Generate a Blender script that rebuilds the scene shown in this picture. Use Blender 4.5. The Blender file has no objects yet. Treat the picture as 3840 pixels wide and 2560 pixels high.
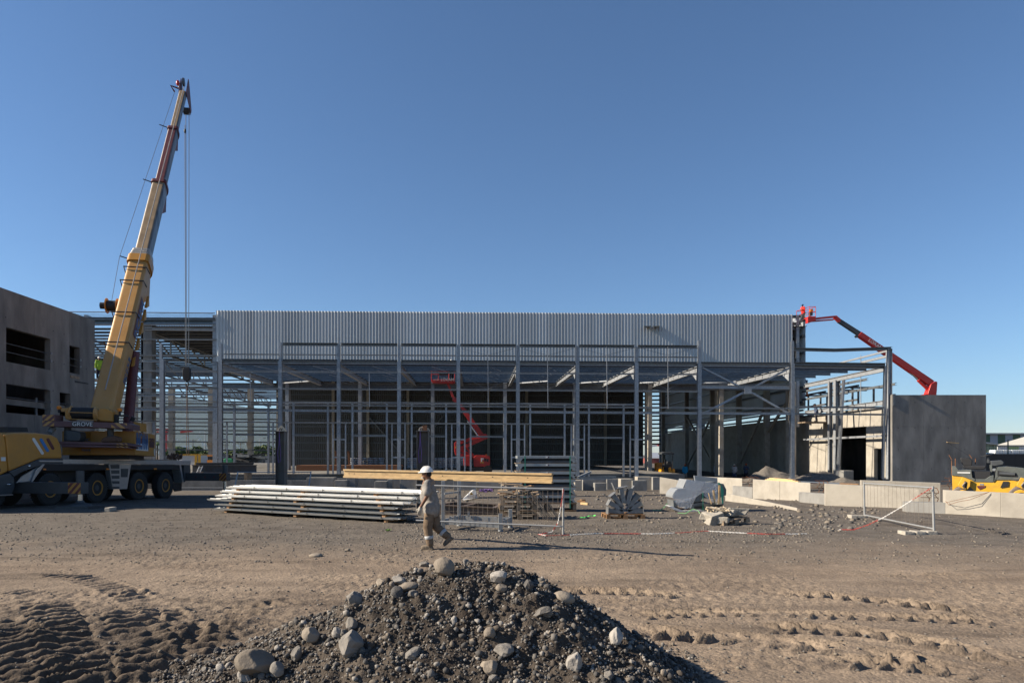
import bpy, math, random
import numpy as np
from mathutils import Vector, Matrix, Quaternion
random.seed(11)
RNG = np.random.default_rng(5)
D = bpy.data
scene = bpy.context.scene
COL = scene.collection
rad = math.radians
# ---------------------------------------------------------------- camera (24 mm shift lens, level)
F, CX, CY, CH = 2560.0, 1790.0, 1705.0, 2.05
cam = D.cameras.new('camera'); camo = D.objects.new('camera', cam); COL.objects.link(camo)
cam.lens = 24.0; cam.sensor_width = 36.0
cam.shift_x = (1920 - CX) / 3840.0; cam.shift_y = (CY - 1280) / 3840.0
cam.clip_start = 0.1; cam.clip_end = 60000
camo.location = (0, 0, CH); camo.rotation_euler = (rad(90), 0, 0)
scene.camera = camo
# ---------------------------------------------------------------- sky and sun
SUN_EL, SUN_FRONT = 30.0, 2.6
to_sun = Vector((-math.cos(rad(SUN_EL)) * math.cos(rad(SUN_FRONT)), -math.cos(rad(SUN_EL)) * math.sin(rad(SUN_FRONT)), math.sin(rad(SUN_EL))))
world = D.worlds.new('World'); scene.world = world; world.use_nodes = True
wn = world.node_tree; wn.nodes.clear()
sky = wn.nodes.new('ShaderNodeTexSky'); sky.sky_type = 'NISHITA'; sky.sun_disc = False
sky.sun_elevation = rad(SUN_EL); sky.sun_rotation = math.atan2(to_sun.x, to_sun.y)
sky.altitude = 0; sky.air_density = 1.0; sky.dust_density = 0.05; sky.ozone_density = 6.0
bg = wn.nodes.new('ShaderNodeBackground'); bg.inputs[1].default_value = 0.06
wo = wn.nodes.new('ShaderNodeOutputWorld')
wn.links.new(sky.outputs[0], bg.inputs[0]); wn.links.new(bg.outputs[0], wo.inputs[0])
sl = D.lights.new('sun', 'SUN'); sl.energy = 5.0; sl.angle = rad(0.5); sl.color = (1.0, 0.88, 0.71)
so = D.objects.new('sun', sl); COL.objects.link(so)
so.rotation_euler = (-to_sun).to_track_quat('-Z', 'Y').to_euler(); so.location = (-40, -10, 60)
vs = scene.view_settings
vs.view_transform = 'Standard'; vs.look = 'None'; vs.gamma = 1.0; vs.exposure = 1.1; vs.use_curve_mapping = False
# ---------------------------------------------------------------- pixel helpers (a pixel gives a direction, Y the distance)
def W(px, py, Y): return Vector(((px - CX) * Y / F, Y, CH - (py - CY) * Y / F))
def smooth(a, b, x):
    t = np.clip((x - a) / (b - a), 0, 1); return t * t * (3 - 2 * t)
def gz(x, y):
    z = -0.8 * smooth(22, 60, y)
    r = smooth(16.5, 19, x) * smooth(40, 50, y)
    return z * (1 - r) + (-0.42) * r
def G(px, py):
    Y = CH * F / max(1, py - CY)
    for _ in range(25):
        x = (px - CX) * Y / F; Y = (CH - float(gz(x, Y))) * F / (py - CY)
    return Vector(((px - CX) * Y / F, Y, CH - (py - CY) * Y / F))
class Plane:
    def __init__(s, p, n): s.p, s.n = Vector(p), Vector(n).normalized()
    def hit(s, px, py, off=0.0):
        d = Vector(((px - CX) / F, 1, -(py - CY) / F)); o = Vector((0, 0, CH))
        t = (s.p + s.n * off - o).dot(s.n) / d.dot(s.n)
        return o + d * t
# ---------------------------------------------------------------- object bookkeeping
ROOT = {}
def tag(o, label=None, cat=None, group=None, kind=None):
    if label: o['label'] = label
    if cat: o['category'] = cat
    if group: o['group'] = group
    if kind: o['kind'] = kind
    return o
def thing(name, label, cat, loc=(0, 0, 0), group=None):
    o = D.objects.new(name, None); COL.objects.link(o); o.location = loc
    o.empty_display_size = 0.2
    ROOT[o] = Vector(loc); return tag(o, label, cat, group)
def link(name, me, parent=None, origin=None):
    o = D.objects.new(name, me); COL.objects.link(o)
    if parent is not None: o.parent = parent; ROOT[o] = ROOT[parent]
    else:
        o.location = origin or (0, 0, 0); ROOT[o] = Vector(o.location)
    return o
Z = Vector((0, 0, 1))
def frame(d, up=Z):
    d = Vector(d).normalized(); up = Vector(up)
    if abs(d.dot(up)) > 0.98 * up.length: up = Vector((0, 1, 0)) if abs(d.y) < 0.9 else Vector((1, 0, 0))
    s = d.cross(up).normalized(); u = s.cross(d).normalized(); return d, s, u
PROF = {}
def profile(kind, w, h):
    a, b = w / 2, h / 2
    if kind == 'I':
        t = max(0.012, 0.1 * h); k = max(0.008, 0.06 * w)
        return [(-a, -b), (a, -b), (a, -b + t), (k, -b + t), (k, b - t), (a, b - t), (a, b), (-a, b), (-a, b - t), (-k, b - t), (-k, -b + t), (-a, -b + t)]
    if kind == 'C':
        t = max(0.008, 0.08 * w)
        return [(-a, -b), (a, -b), (a, -b + t * 2.5), (a - t, -b + t * 2.5), (a - t, -b + t), (-a + t, -b + t), (-a + t, b - t), (a - t, b - t), (a - t, b - t * 2.5), (a, b - t * 2.5), (a, b), (-a, b)]
    if kind == 'L':
        t = max(0.008, 0.12 * w)
        return [(-a, -b), (a, -b), (a, -b + t), (-a + t, -b + t), (-a + t, b), (-a, b)]
    return [(-a, -b), (a, -b), (a, b), (-a, b)]
class MB:
    def __init__(s, M=None): s.v, s.f, s.mi, s.M, s.cur = [], [], [], M, 0
    def add(s, vs, fs):
        n = len(s.v)
        s.v += [tuple(s.M @ Vector(p)) for p in vs] if s.M else [tuple(p) for p in vs]
        s.f += [tuple(i + n for i in f) for f in fs]; s.mi += [s.cur] * len(fs); return s
    def bb(s, lo, hi):
        x0, y0, z0 = lo; x1, y1, z1 = hi
        return s.add([(x0, y0, z0), (x1, y0, z0), (x1, y1, z0), (x0, y1, z0), (x0, y0, z1), (x1, y0, z1), (x1, y1, z1), (x0, y1, z1)],
                     [(0, 3, 2, 1), (4, 5, 6, 7), (0, 1, 5, 4), (1, 2, 6, 5), (2, 3, 7, 6), (3, 0, 4, 7)])
    def box(s, c, d, R=None):
        c = Vector(c); h = [k / 2 for k in d]; vs = []
        for z in (-1, 1):
            for x, y in ((-1, -1), (1, -1), (1, 1), (-1, 1)):
                p = Vector((x * h[0], y * h[1], z * h[2])); vs.append(c + (R @ p if R else p))
        return s.add(vs, [(0, 3, 2, 1), (4, 5, 6, 7), (0, 1, 5, 4), (1, 2, 6, 5), (2, 3, 7, 6), (3, 0, 4, 7)])
    def prism(s, pts, ext):
        pts = [Vector(p) for p in pts]; e = Vector(ext); n = len(pts)
        nn = Vector((0, 0, 0))
        for i in range(n): nn += pts[i].cross(pts[(i + 1) % n])
        if nn.dot(e) > 0: pts = pts[::-1]
        fs = [tuple(range(n)), tuple(range(2 * n - 1, n - 1, -1))]
        fs += [((i + 1) % n, i, n + i, n + (i + 1) % n) for i in range(n)]
        return s.add(pts + [p + e for p in pts], fs)
    def beam(s, p, q, w, h=None, kind='box', up=Z, flip=1):
        p, q = Vector(p), Vector(q); d, sd, u = frame(q - p, up)
        pr = profile(kind, w, h or w); n = len(pr)
        a = [p + sd * (x * flip) + u * y for x, y in pr]; b = [q + sd * (x * flip) + u * y for x, y in pr]
        fs = [(i, (i + 1) % n, n + (i + 1) % n, n + i) for i in range(n)] + [tuple(range(n - 1, -1, -1)), tuple(range(n, 2 * n))]
        if flip < 0: fs = [f[::-1] for f in fs]
        return s.add(a + b, fs)
    def tube(s, pts, r, n=8, cap=True):
        pts = [Vector(p) for p in pts]; m = len(pts)
        rs = r if isinstance(r, (list, tuple)) else [r] * m
        vs = []; prev = None
        for i, p in enumerate(pts):
            d = (pts[min(i + 1, m - 1)] - pts[max(i - 1, 0)]).normalized()
            if prev is None: _, a, b = frame(d)
            else:
                a = (prev - d * prev.dot(d)).normalized(); b = a.cross(d) * -1
                b = d.cross(a) * -1
            prev = a; b = a.cross(d)
            for k in range(n):
                t = 2 * math.pi * k / n; vs.append(p + (a * math.cos(t) + b * math.sin(t)) * rs[i])
        fs = []
        for i in range(m - 1):
            for k in range(n):
                k2 = (k + 1) % n; fs.append((i * n + k2, i * n + k, (i + 1) * n + k, (i + 1) * n + k2))
        if cap: fs += [tuple(range(n)), tuple(range(m * n - 1, (m - 1) * n - 1, -1))]
        return s.add(vs, fs)
    def cyl(s, p, q, r, n=16, r2=None): return s.tube([p, q], [r, r if r2 is None else r2], n)
    def lathe(s, c, axis, prof, n=24):
        c = Vector(c); d, a, b = frame(axis); vs = []; m = len(prof)
        for (h, r) in prof:
            for k in range(n):
                t = 2 * math.pi * k / n; vs.append(c + d * h + (a * math.cos(t) + b * math.sin(t)) * r)
        fs = [(i * n + k, i * n + (k + 1) % n, (i + 1) * n + (k + 1) % n, (i + 1) * n + k) for i in range(m - 1) for k in range(n)]
        fs += [tuple(range(n - 1, -1, -1)), tuple(range((m - 1) * n, m * n))]
        return s.add(vs, fs)
    def ell(s, c, r, R=None, nu=14, nv=8, lo=-1.0, hi=1.0):
        c = Vector(c); vs = []; fs = []
        for j in range(nv + 1):
            ph = math.asin(max(-1, min(1, lo))) + (math.asin(hi) - math.asin(lo)) * j / nv
            for i in range(nu):
                t = 2 * math.pi * i / nu
                p = Vector((r[0] * math.cos(ph) * math.cos(t), r[1] * math.cos(ph) * math.sin(t), r[2] * math.sin(ph)))
                vs.append(c + (R @ p if R else p))
        for j in range(nv):
            for i in range(nu):
                i2 = (i + 1) % nu; fs.append((j * nu + i, j * nu + i2, (j + 1) * nu + i2, (j + 1) * nu + i))
        fs += [tuple(range(nu - 1, -1, -1)), tuple(range(nv * nu, nv * nu + nu))]
        return s.add(vs, fs)
    def mesh(s, name, off):
        me = D.meshes.new(name)
        v = [(p[0] - off[0], p[1] - off[1], p[2] - off[2]) for p in s.v]
        me.from_pydata(v, [], s.f); me.update(); return me
    def build(s, name, mat, parent=None, smooth=None, bevel=0.0):
        if parent is not None: off = ROOT[parent]
        else:
            a = np.array(s.v); off = Vector(((a[:, 0].min() + a[:, 0].max()) / 2, (a[:, 1].min() + a[:, 1].max()) / 2, a[:, 2].min()))
        me = s.mesh(name, off)
        for m in (mat if isinstance(mat, (list, tuple)) else [mat]): me.materials.append(m)
        if isinstance(mat, (list, tuple)): me.polygons.foreach_set('material_index', s.mi)
        if smooth is not None:
            me.polygons.foreach_set('use_smooth', [True] * len(me.polygons))
            me.set_sharp_from_angle(angle=rad(smooth))
        o = link(name, me, parent, off)
        if bevel:
            b = o.modifiers.new('bevel', 'BEVEL'); b.width = bevel; b.segments = 2; b.limit_method = 'ANGLE'; b.angle_limit = rad(40)
        return o
def member(name, p, q, w, h, kind, mat, parent, up=Z, flip=1):
    return MB().beam(p, q, w, h, kind, up, flip).build(name, mat, parent)
def text_mb(body, size, origin, xdir, updir, depth=0.012, mb=None, align='LEFT', sx=1.0):
    c = D.curves.new('lettering', 'FONT'); c.body = body; c.size = size; c.extrude = depth; c.align_x = align
    o = D.objects.new('lettering', c); me = D.meshes.new_from_object(o)
    x, u = Vector(xdir).normalized(), Vector(updir).normalized(); n = x.cross(u)
    mb = mb or MB(); origin = Vector(origin)
    mb.add([origin + x * (v.co.x * sx) + u * v.co.y + n * v.co.z for v in me.vertices], [tuple(p.vertices) for p in me.polygons])
    D.objects.remove(o); D.meshes.remove(me); D.curves.remove(c); return mb
# ---------------------------------------------------------------- noise (numpy gradient noise)
_P = np.random.default_rng(3).permutation(256); _P = np.concatenate([_P, _P, _P])
_GA = np.random.default_rng(4).uniform(0, 2 * np.pi, 256); _GX, _GY = np.cos(_GA), np.sin(_GA)
def noise2(x, y):
    xi, yi = np.floor(x).astype(int), np.floor(y).astype(int); xf, yf = x - xi, y - yi
    xi &= 255; yi &= 255
    u = xf ** 3 * (xf * (xf * 6 - 15) + 10); v = yf ** 3 * (yf * (yf * 6 - 15) + 10)
    def g(a, b, dx, dy):
        h = _P[_P[a] + b]; return _GX[h] * dx + _GY[h] * dy
    n00, n10 = g(xi, yi, xf, yf), g((xi + 1) & 255, yi, xf - 1, yf)
    n01, n11 = g(xi, (yi + 1) & 255, xf, yf - 1), g((xi + 1) & 255, (yi + 1) & 255, xf - 1, yf - 1)
    return ((n00 * (1 - u) + n10 * u) * (1 - v) + (n01 * (1 - u) + n11 * u) * v) * 1.4
def fbm(x, y, oct=4, gain=0.5):
    s = 0; a = 1.0
    for i in range(oct): s = s + a * noise2(x * 2 ** i + 17.3 * i, y * 2 ** i - 9.1 * i); a *= gain
    return s
# ---------------------------------------------------------------- materials
def C3(c): return (c[0], c[1], c[2], 1.0)
def pm(name, col, rough=0.6, metal=0.0, var=0.0, scale=3.0, col2=None, bump=0.0, bscale=30.0, rand=0.0, stain=None, sscale=0.8, samt=0.5, stretch=(1, 1, 1), spec=0.4, alpha=None, trans=0.0, detail=6.0):
    m = D.materials.new(name); m.use_nodes = True; nt = m.node_tree; N, L = nt.nodes, nt.links
    b = N['Principled BSDF']; b.inputs['Roughness'].default_value = rough; b.inputs['Metallic'].default_value = metal
    b.inputs['Specular IOR Level'].default_value = spec
    tc = N.new('ShaderNodeTexCoord'); mp = N.new('ShaderNodeMapping'); mp.inputs['Scale'].default_value = stretch
    L.new(tc.outputs['Object'], mp.inputs['Vector'])
    out = None
    if var or col2:
        nz = N.new('ShaderNodeTexNoise'); nz.inputs['Scale'].default_value = scale; nz.inputs['Detail'].default_value = detail
        L.new(mp.outputs[0], nz.inputs['Vector'])
        cr = N.new('ShaderNodeValToRGB'); cr.color_ramp.elements[0].position = 0.3; cr.color_ramp.elements[1].position = 0.7
        c2 = col2 or [min(1, k * (1 + var)) for k in col]; c1 = [k * (1 - var) for k in col] if var else col
        cr.color_ramp.elements[0].color = C3(c1); cr.color_ramp.elements[1].color = C3(c2)
        L.new(nz.outputs['Fac'], cr.inputs[0]); out = cr.outputs[0]
    if stain:
        nz = N.new('ShaderNodeTexNoise'); nz.inputs['Scale'].default_value = sscale; nz.inputs['Detail'].default_value = 8; nz.inputs['Roughness'].default_value = 0.65
        L.new(mp.outputs[0], nz.inputs['Vector'])
        cr = N.new('ShaderNodeValToRGB'); cr.color_ramp.elements[0].position = 0.48; cr.color_ramp.elements[1].position = 0.68
        cr.color_ramp.elements[1].color = (samt,) * 3 + (1,)
        L.new(nz.outputs['Fac'], cr.inputs[0])
        mx = N.new('ShaderNodeMix'); mx.data_type = 'RGBA'; mx.inputs[6].default_value = C3(col); mx.inputs[7].default_value = C3(stain)
        if out: L.new(out, mx.inputs[6])
        L.new(cr.outputs[0], mx.inputs[0]); out = mx.outputs[2]
    if rand:
        oi = N.new('ShaderNodeObjectInfo'); mr = N.new('ShaderNodeMapRange'); mr.inputs[3].default_value = 1 - rand; mr.inputs[4].default_value = 1 + rand
        L.new(oi.outputs['Random'], mr.inputs[0])
        mx = N.new('ShaderNodeMix'); mx.data_type = 'RGBA'; mx.blend_type = 'MULTIPLY'; mx.inputs[0].default_value = 1; mx.inputs[6].default_value = C3(col)
        if out: L.new(out, mx.inputs[6])
        L.new(mr.outputs[0], mx.inputs[7]); out = mx.outputs[2]
    if out: L.new(out, b.inputs['Base Color'])
    else: b.inputs['Base Color'].default_value = C3(col)
    if bump:
        nz = N.new('ShaderNodeTexNoise'); nz.inputs['Scale'].default_value = bscale; nz.inputs['Detail'].default_value = 5
        L.new(mp.outputs[0], nz.inputs['Vector'])
        bm = N.new('ShaderNodeBump'); bm.inputs['Strength'].default_value = bump; bm.inputs['Distance'].default_value = 0.02
        L.new(nz.outputs['Fac'], bm.inputs['Height']); L.new(bm.outputs[0], b.inputs['Normal'])
    if alpha is not None: b.inputs['Alpha'].default_value = alpha
    if trans: b.inputs['Transmission Weight'].default_value = trans
    return m
galv = pm('galvanised_steel', (0.29, 0.305, 0.325), 0.42, 0.25, var=0.22, scale=9, rand=0.12, stain=(0.19, 0.2, 0.22), sscale=2.5)
galv_bright = pm('bright_galvanised_purlin', (0.13, 0.15, 0.17), 0.3, 0.45, var=0.2, scale=5, rand=0.12)
galv_dark = pm('weathered_steel_channel', (0.12, 0.13, 0.14), 0.45, 0.3, var=0.2, scale=5)
steel_dark = pm('dark_grey_primer', (0.085, 0.09, 0.098), 0.55, 0.1, var=0.15, scale=4, stain=(0.10, 0.06, 0.035), sscale=3)
rust = pm('rusty_steel', (0.16, 0.07, 0.035), 0.8, 0.1, var=0.3, scale=12)
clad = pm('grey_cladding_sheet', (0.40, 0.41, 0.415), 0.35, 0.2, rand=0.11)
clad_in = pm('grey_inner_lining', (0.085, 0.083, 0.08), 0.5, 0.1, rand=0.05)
concrete = pm('cast_concrete', (0.21, 0.205, 0.195), 0.85, var=0.16, scale=2.2, stain=(0.11, 0.108, 0.104), sscale=0.7, samt=0.75, bump=0.25, bscale=12, rand=0.05, stretch=(1, 1, 0.55))
concrete_light = pm('pale_concrete', (0.31, 0.285, 0.245), 0.9, var=0.1, scale=2.0, stain=(0.22, 0.2, 0.17), sscale=1.1, samt=0.6, bump=0.2, bscale=15, rand=0.05)
concrete_dark = pm('grey_precast_concrete', (0.195, 0.184, 0.17), 0.85, var=0.28, scale=1.5, stain=(0.085, 0.083, 0.08), sscale=0.5, samt=0.7, bump=0.25, bscale=10, rand=0.05, stretch=(1, 1, 0.35))
timber = pm('pine_timber', (0.50, 0.34, 0.17), 0.7, var=0.25, scale=4, stretch=(0.6, 6, 6), rand=0.1)
timber_old = pm('weathered_wood', (0.24, 0.18, 0.125), 0.85, var=0.3, scale=6, rand=0.2)
timber_orange = pm('reddish_wood_block', (0.26, 0.145, 0.07), 0.8, var=0.25, scale=8, rand=0.15)
black = pm('matt_black', (0.018, 0.018, 0.02), 0.6)
rubber = pm('tyre_rubber', (0.022, 0.022, 0.023), 0.8, var=0.2, scale=8, bump=0.3, bscale=20)
dark_grey = pm('dark_grey_paint', (0.05, 0.055, 0.06), 0.5, var=0.15, scale=3)
crane_yellow = pm('ochre_crane_paint', (0.43, 0.225, 0.066), 0.42, var=0.08, scale=1.5, stain=(0.36, 0.24, 0.11), sscale=1.5, samt=0.5)
crane_orange = pm('orange_yellow_paint', (0.42, 0.20, 0.035), 0.4, var=0.08, scale=1.5, stain=(0.28, 0.15, 0.05), sscale=2, samt=0.4)
crane_mauve = pm('faded_maroon_paint', (0.125, 0.065, 0.068), 0.6, var=0.12, scale=3)
maroon = pm('maroon_paint', (0.105, 0.028, 0.03), 0.5, var=0.2, scale=4)
red_paint = pm('red_lift_paint', (0.42, 0.025, 0.02), 0.35, var=0.1, scale=3, stain=(0.36, 0.05, 0.04), sscale=3, samt=0.4)
white_paint = pm('white_paint', (0.6, 0.6, 0.59), 0.45, var=0.05, scale=5)
white_sheet = pm('white_lacquered_sheet', (0.78, 0.775, 0.75), 0.35, var=0.04, scale=3)
grey_sheet = pm('grey_sheet_underside', (0.30, 0.305, 0.30), 0.45, var=0.1, scale=3)
blue_paint = pm('blue_paint', (0.03, 0.16, 0.42), 0.45)
blue_letter = pm('blue_letter_paint', (0.07, 0.16, 0.33), 0.5)
yellow_paint = pm('yellow_machine_paint', (0.58, 0.33, 0.028), 0.4, var=0.1, scale=5, stain=(0.33, 0.2, 0.06), sscale=4, samt=0.5)
orange_paint = pm('orange_paint', (0.72, 0.24, 0.03), 0.45, var=0.1, scale=4)
alu = pm('aluminium', (0.36, 0.37, 0.38), 0.35, 0.6, var=0.1, scale=8)
chrome = pm('bright_steel', (0.6, 0.6, 0.6), 0.2, 0.9)
soil_dark = None
# ================================================================ ground: one sheet, finer near the camera
def grid_axis(segs):
    out = []
    for a, b, st in segs:
        n = max(1, int(round((b - a) / st))); out += list(np.linspace(a, b, n, endpoint=False))
    return out
gx = grid_axis([(-9000, -1000, 1600), (-1000, -120, 110), (-120, -34, 6), (-34, -14, 0.5), (-14, -7.5, 0.085), (-7.5, -1.6, 0.025), (-1.6, 9.5, 0.034), (9.5, 20, 0.11), (20, 40, 0.6), (40, 120, 6), (120, 1000, 110), (1000, 9000, 1600)]) + [9000]
gy = grid_axis([(-1500, -100, 200), (-100, -6, 8), (-6, 3.8, 0.5), (3.8, 5.6, 0.06), (5.6, 9.8, 0.024), (9.8, 11, 0.04), (11, 18, 0.06), (18, 34, 0.14), (34, 60, 0.5), (60, 130, 3), (130, 1000, 90), (1000, 9000, 1300)]) + [9000]
gx, gy = np.array(gx), np.array(gy)
X, Y = np.meshgrid(gx, gy)
def track(path, width, pitch, depth, kind, X, Y, ang=0.0, rim=0.03):
    P = [G(*p) for p in path]; dz = np.zeros_like(X)
    pts = []
    for i in range(len(P) - 1):
        for t in np.linspace(0, 1, 12, endpoint=False): pts.append(P[i].lerp(P[i + 1], t))
    pts.append(P[-1]); A = np.array([(p.x, p.y) for p in pts])
    if len(A) > 4:
        for _ in range(6): A[1:-1] = (A[:-2] + 2 * A[1:-1] + A[2:]) / 4
    lo, hi = A.min(0) - width - 0.3, A.max(0) + width + 0.3
    msk = (X > lo[0]) & (X < hi[0]) & (Y > lo[1]) & (Y < hi[1])
    x, y = X[msk], Y[msk]
    best = np.full(x.shape, 1e9); side = np.zeros_like(best); arc = np.zeros_like(best); L = 0
    for i in range(len(A) - 1):
        d = A[i + 1] - A[i]; l = np.hypot(*d)
        if l < 1e-6: continue
        d = d / l; rx, ry = x - A[i, 0], y - A[i, 1]
        t = np.clip(rx * d[0] + ry * d[1], 0, l); ex, ey = rx - t * d[0], ry - t * d[1]
        dist = np.hypot(ex, ey); c = dist < best
        best[c] = dist[c]; side[c] = (rx * -d[1] + ry * d[0])[c]; arc[c] = (t + L)[c]; L += l
    s = side / (width / 2); wob = fbm(x * 1.7, y * 1.7, 3) * 0.5
    fade = smooth(0, 0.5, arc) * (1 - smooth(L - 0.5, L, arc)) * np.clip(0.8 + 1.1 * fbm(x * 0.9 + 40, y * 0.9, 2), 0.25, 1.1)
    ins = 1 - smooth(0.85, 1.05, np.abs(s) + 0.08 * wob)
    ph = (arc + ang * side + 0.025 * wob) / pitch
    if kind == 'crawler':
        saw = (ph % 1.0); bar = smooth(0.0, 0.16, saw) * (1 - smooth(0.34, 0.7, saw))
        z = ins * (-depth * 0.6 + depth * 0.95 * bar)
    else:
        ph = (arc + 0.9 * np.abs(side) + 0.05 * wob) / pitch + np.where(side > 0, 0.5, 0.0)
        saw = (ph % 1.0); lug = smooth(0.1, 0.36, saw) * (1 - smooth(0.36, 0.5, saw)) * smooth(0.1, 0.3, np.abs(s)) * (1 - smooth(0.7, 0.95, np.abs(s)))
        z = ins * (-depth * 0.4) + lug * depth * 1.25
    z = z + rim * np.exp(-((np.abs(s) - 1.12) / 0.16) ** 2) * (0.6 + wob * 1.3)
    dz[msk] = z * fade; return dz
def ground_height(X, Y, fine=True):
    z = gz(X, Y) + 0 * X
    near = 1 - smooth(25, 60, np.hypot(X, Y))
    z = z + near * (0.035 * fbm(X * 0.22, Y * 0.22, 3) + 0.012 * fbm(X * 1.1, Y * 1.1, 3))
    if not fine: return z
    dist = np.hypot(X, Y); k = 1 - smooth(14, 30, dist)
    z = z + k * 0.007 * fbm(X * 4.5, Y * 4.5, 3)
    rough = smooth(-0.05, 0.4, fbm(X * 0.35 + 7, Y * 0.35, 2)) * k
    z = z + rough * 0.02 * fbm(X * 9, Y * 9, 3)
    # rough churned earth on the left foreground
    ch = (1 - smooth(-3.2, -1.0, X + 0.25 * (Y - 8))) * (1 - smooth(8.5, 11, Y)) * k
    z = z + ch * (0.045 * np.abs(fbm(X * 1.8, Y * 1.8, 4)) + 0.025 * fbm(X * 6, Y * 6, 3))
    # fine streaks dragged across the right of the yard
    st = smooth(0.5, 3.5, X) * (1 - smooth(14, 17, Y)) * k
    z = z + st * 0.012 * fbm(X * 0.5, Y * 9.0 + X * 0.7, 3)
    for t in TRACKS: z = z + track(*t, X, Y)
    return z
TRACKS = [
 ([(-60, 2330), (60, 2400), (130, 2480), (180, 2600)], 0.6, 0.24, 0.11, 'crawler'),
 ([(640, 2330), (760, 2420), (830, 2540)], 0.5, 0.22, 0.09, 'crawler'),
 ([(260, 2160), (420, 2200), (600, 2290), (700, 2360)], 0.45, 0.2, 0.05, 'crawler'),
 ([(0, 2215), (240, 2235), (480, 2210)], 0.4, 0.2, 0.05, 'crawler'),
 ([(2300, 2310), (2700, 2300), (3200, 2310), (3800, 2330)], 0.5, 0.23, 0.05, 'tyre'),
 ([(3000, 2480), (3350, 2500), (3800, 2545)], 0.6, 0.25, 0.06, 'tyre'),
 ([(175, 2255), (215, 2350), (260, 2450), (330, 2590)], 0.58, 0.23, 0.15, 'crawler'),
 ([(470, 2270), (520, 2360), (560, 2450), (590, 2590)], 0.66, 0.24, 0.13, 'crawler'),
 ([(330, 2235), (470, 2225), (610, 2235)], 0.42, 0.2, 0.07, 'crawler'),
 ([(980, 2255), (830, 2330), (720, 2430), (640, 2560)], 0.55, 0.24, 0.11, 'crawler'),
 ([(130, 2150), (260, 2160), (420, 2175)], 0.42, 0.2, 0.06, 'crawler'),
 ([(1180, 2240), (1060, 2260), (900, 2290)], 0.4, 0.22, 0.07, 'crawler'),
 ([(2330, 2360), (2560, 2375), (2860, 2405), (3220, 2450)], 0.66, 0.25, 0.10, 'tyre'),
 ([(2060, 2212), (2340, 2222), (2620, 2240)], 0.52, 0.23, 0.075, 'tyre'),
 ([(2840, 2215), (3120, 2235), (3420, 2262), (3700, 2300)], 0.52, 0.24, 0.08, 'tyre'),
 ([(2800, 2360), (3160, 2365), (3500, 2420), (3900, 2500)], 0.62, 0.25, 0.075, 'tyre'),
 ([(3150, 2440), (3400, 2480), (3700, 2560)], 0.55, 0.25, 0.07, 'tyre'),
 ([(2760, 1846), (2960, 1885), (3160, 1925), (3330, 1950)], 0.5, 0.24, 0.1, 'tyre'),
 ([(3330, 1955), (3560, 1965), (3800, 2010)], 0.55, 0.25, 0.1, 'tyre'),
 ([(2700, 1862), (2900, 1898), (3080, 1930)], 0.45, 0.24, 0.09, 'tyre'),
 ([(3040, 2150), (3400, 2150), (3840, 2165)], 0.35, 0.12, 0.012, 'tyre'),
]
# ---- rubble pile shape
PK = (0.02, 6.35)
def pile_h(x, y):
    dx, dy = x - PK[0], y - PK[1]
    a = np.arctan2(dy, dx)
    rx = np.where(dx < 0, 2.68, 2.25)
    r = np.hypot(dx / rx, dy / 1.75)
    r = r * (1 + 0.08 * np.sin(3 * a + 0.6) + 0.05 * np.sin(5 * a + 2) + 0.07 * fbm(x * 1.1 + 9, y * 1.1, 2))
    h = 1.18 * (1 - r); top = 0.95
    h = np.where(h > top, top + (h - top) * 0.5, h)
    h = h + 0.04 * np.exp(-(((x + 0.75) / 0.5) ** 2 + ((y - 6.2) / 0.6) ** 2)) + 0.07 * np.exp(-(((x - 0.85) / 0.4) ** 2 + ((y - 6.3) / 0.5) ** 2))
    h = h + 0.05 * fbm(x * 1.6 + 3, y * 1.6, 3) + 0.05 * np.abs(fbm(x * 4 + 1, y * 4, 3)) + 0.035 * fbm(x * 9, y * 9, 3) - 0.04
    return h
ZG = ground_height(X, Y)
nx, ny = len(gx), len(gy)
co = np.stack([X, Y, ZG], -1).reshape(-1, 3).astype(np.float32)
idx = np.arange(nx * ny).reshape(ny, nx)
quads = np.stack([idx[:-1, :-1], idx[:-1, 1:], idx[1:, 1:], idx[1:, :-1]], -1).reshape(-1, 4)
def grid_mesh(name, co, quads):
    me = D.meshes.new(name); me.vertices.add(len(co)); me.vertices.foreach_set('co', co.ravel())
    me.loops.add(quads.size); me.loops.foreach_set('vertex_index', quads.ravel().astype(np.int32))
    me.polygons.add(len(quads)); me.polygons.foreach_set('loop_start', np.arange(0, quads.size, 4, dtype=np.int32))
    me.polygons.foreach_set('use_smooth', np.ones(len(quads), dtype=bool))
    me.update(calc_edges=True); return me
def nmath(N, L, op, a, b=None, clamp=False):
    n = N.new('ShaderNodeMath'); n.operation = op; n.use_clamp = clamp
    for i, v in enumerate((a, b)):
        if v is None: continue
        if isinstance(v, (int, float)): n.inputs[i].default_value = v
        else: L.new(v, n.inputs[i])
    return n.outputs[0]
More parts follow.
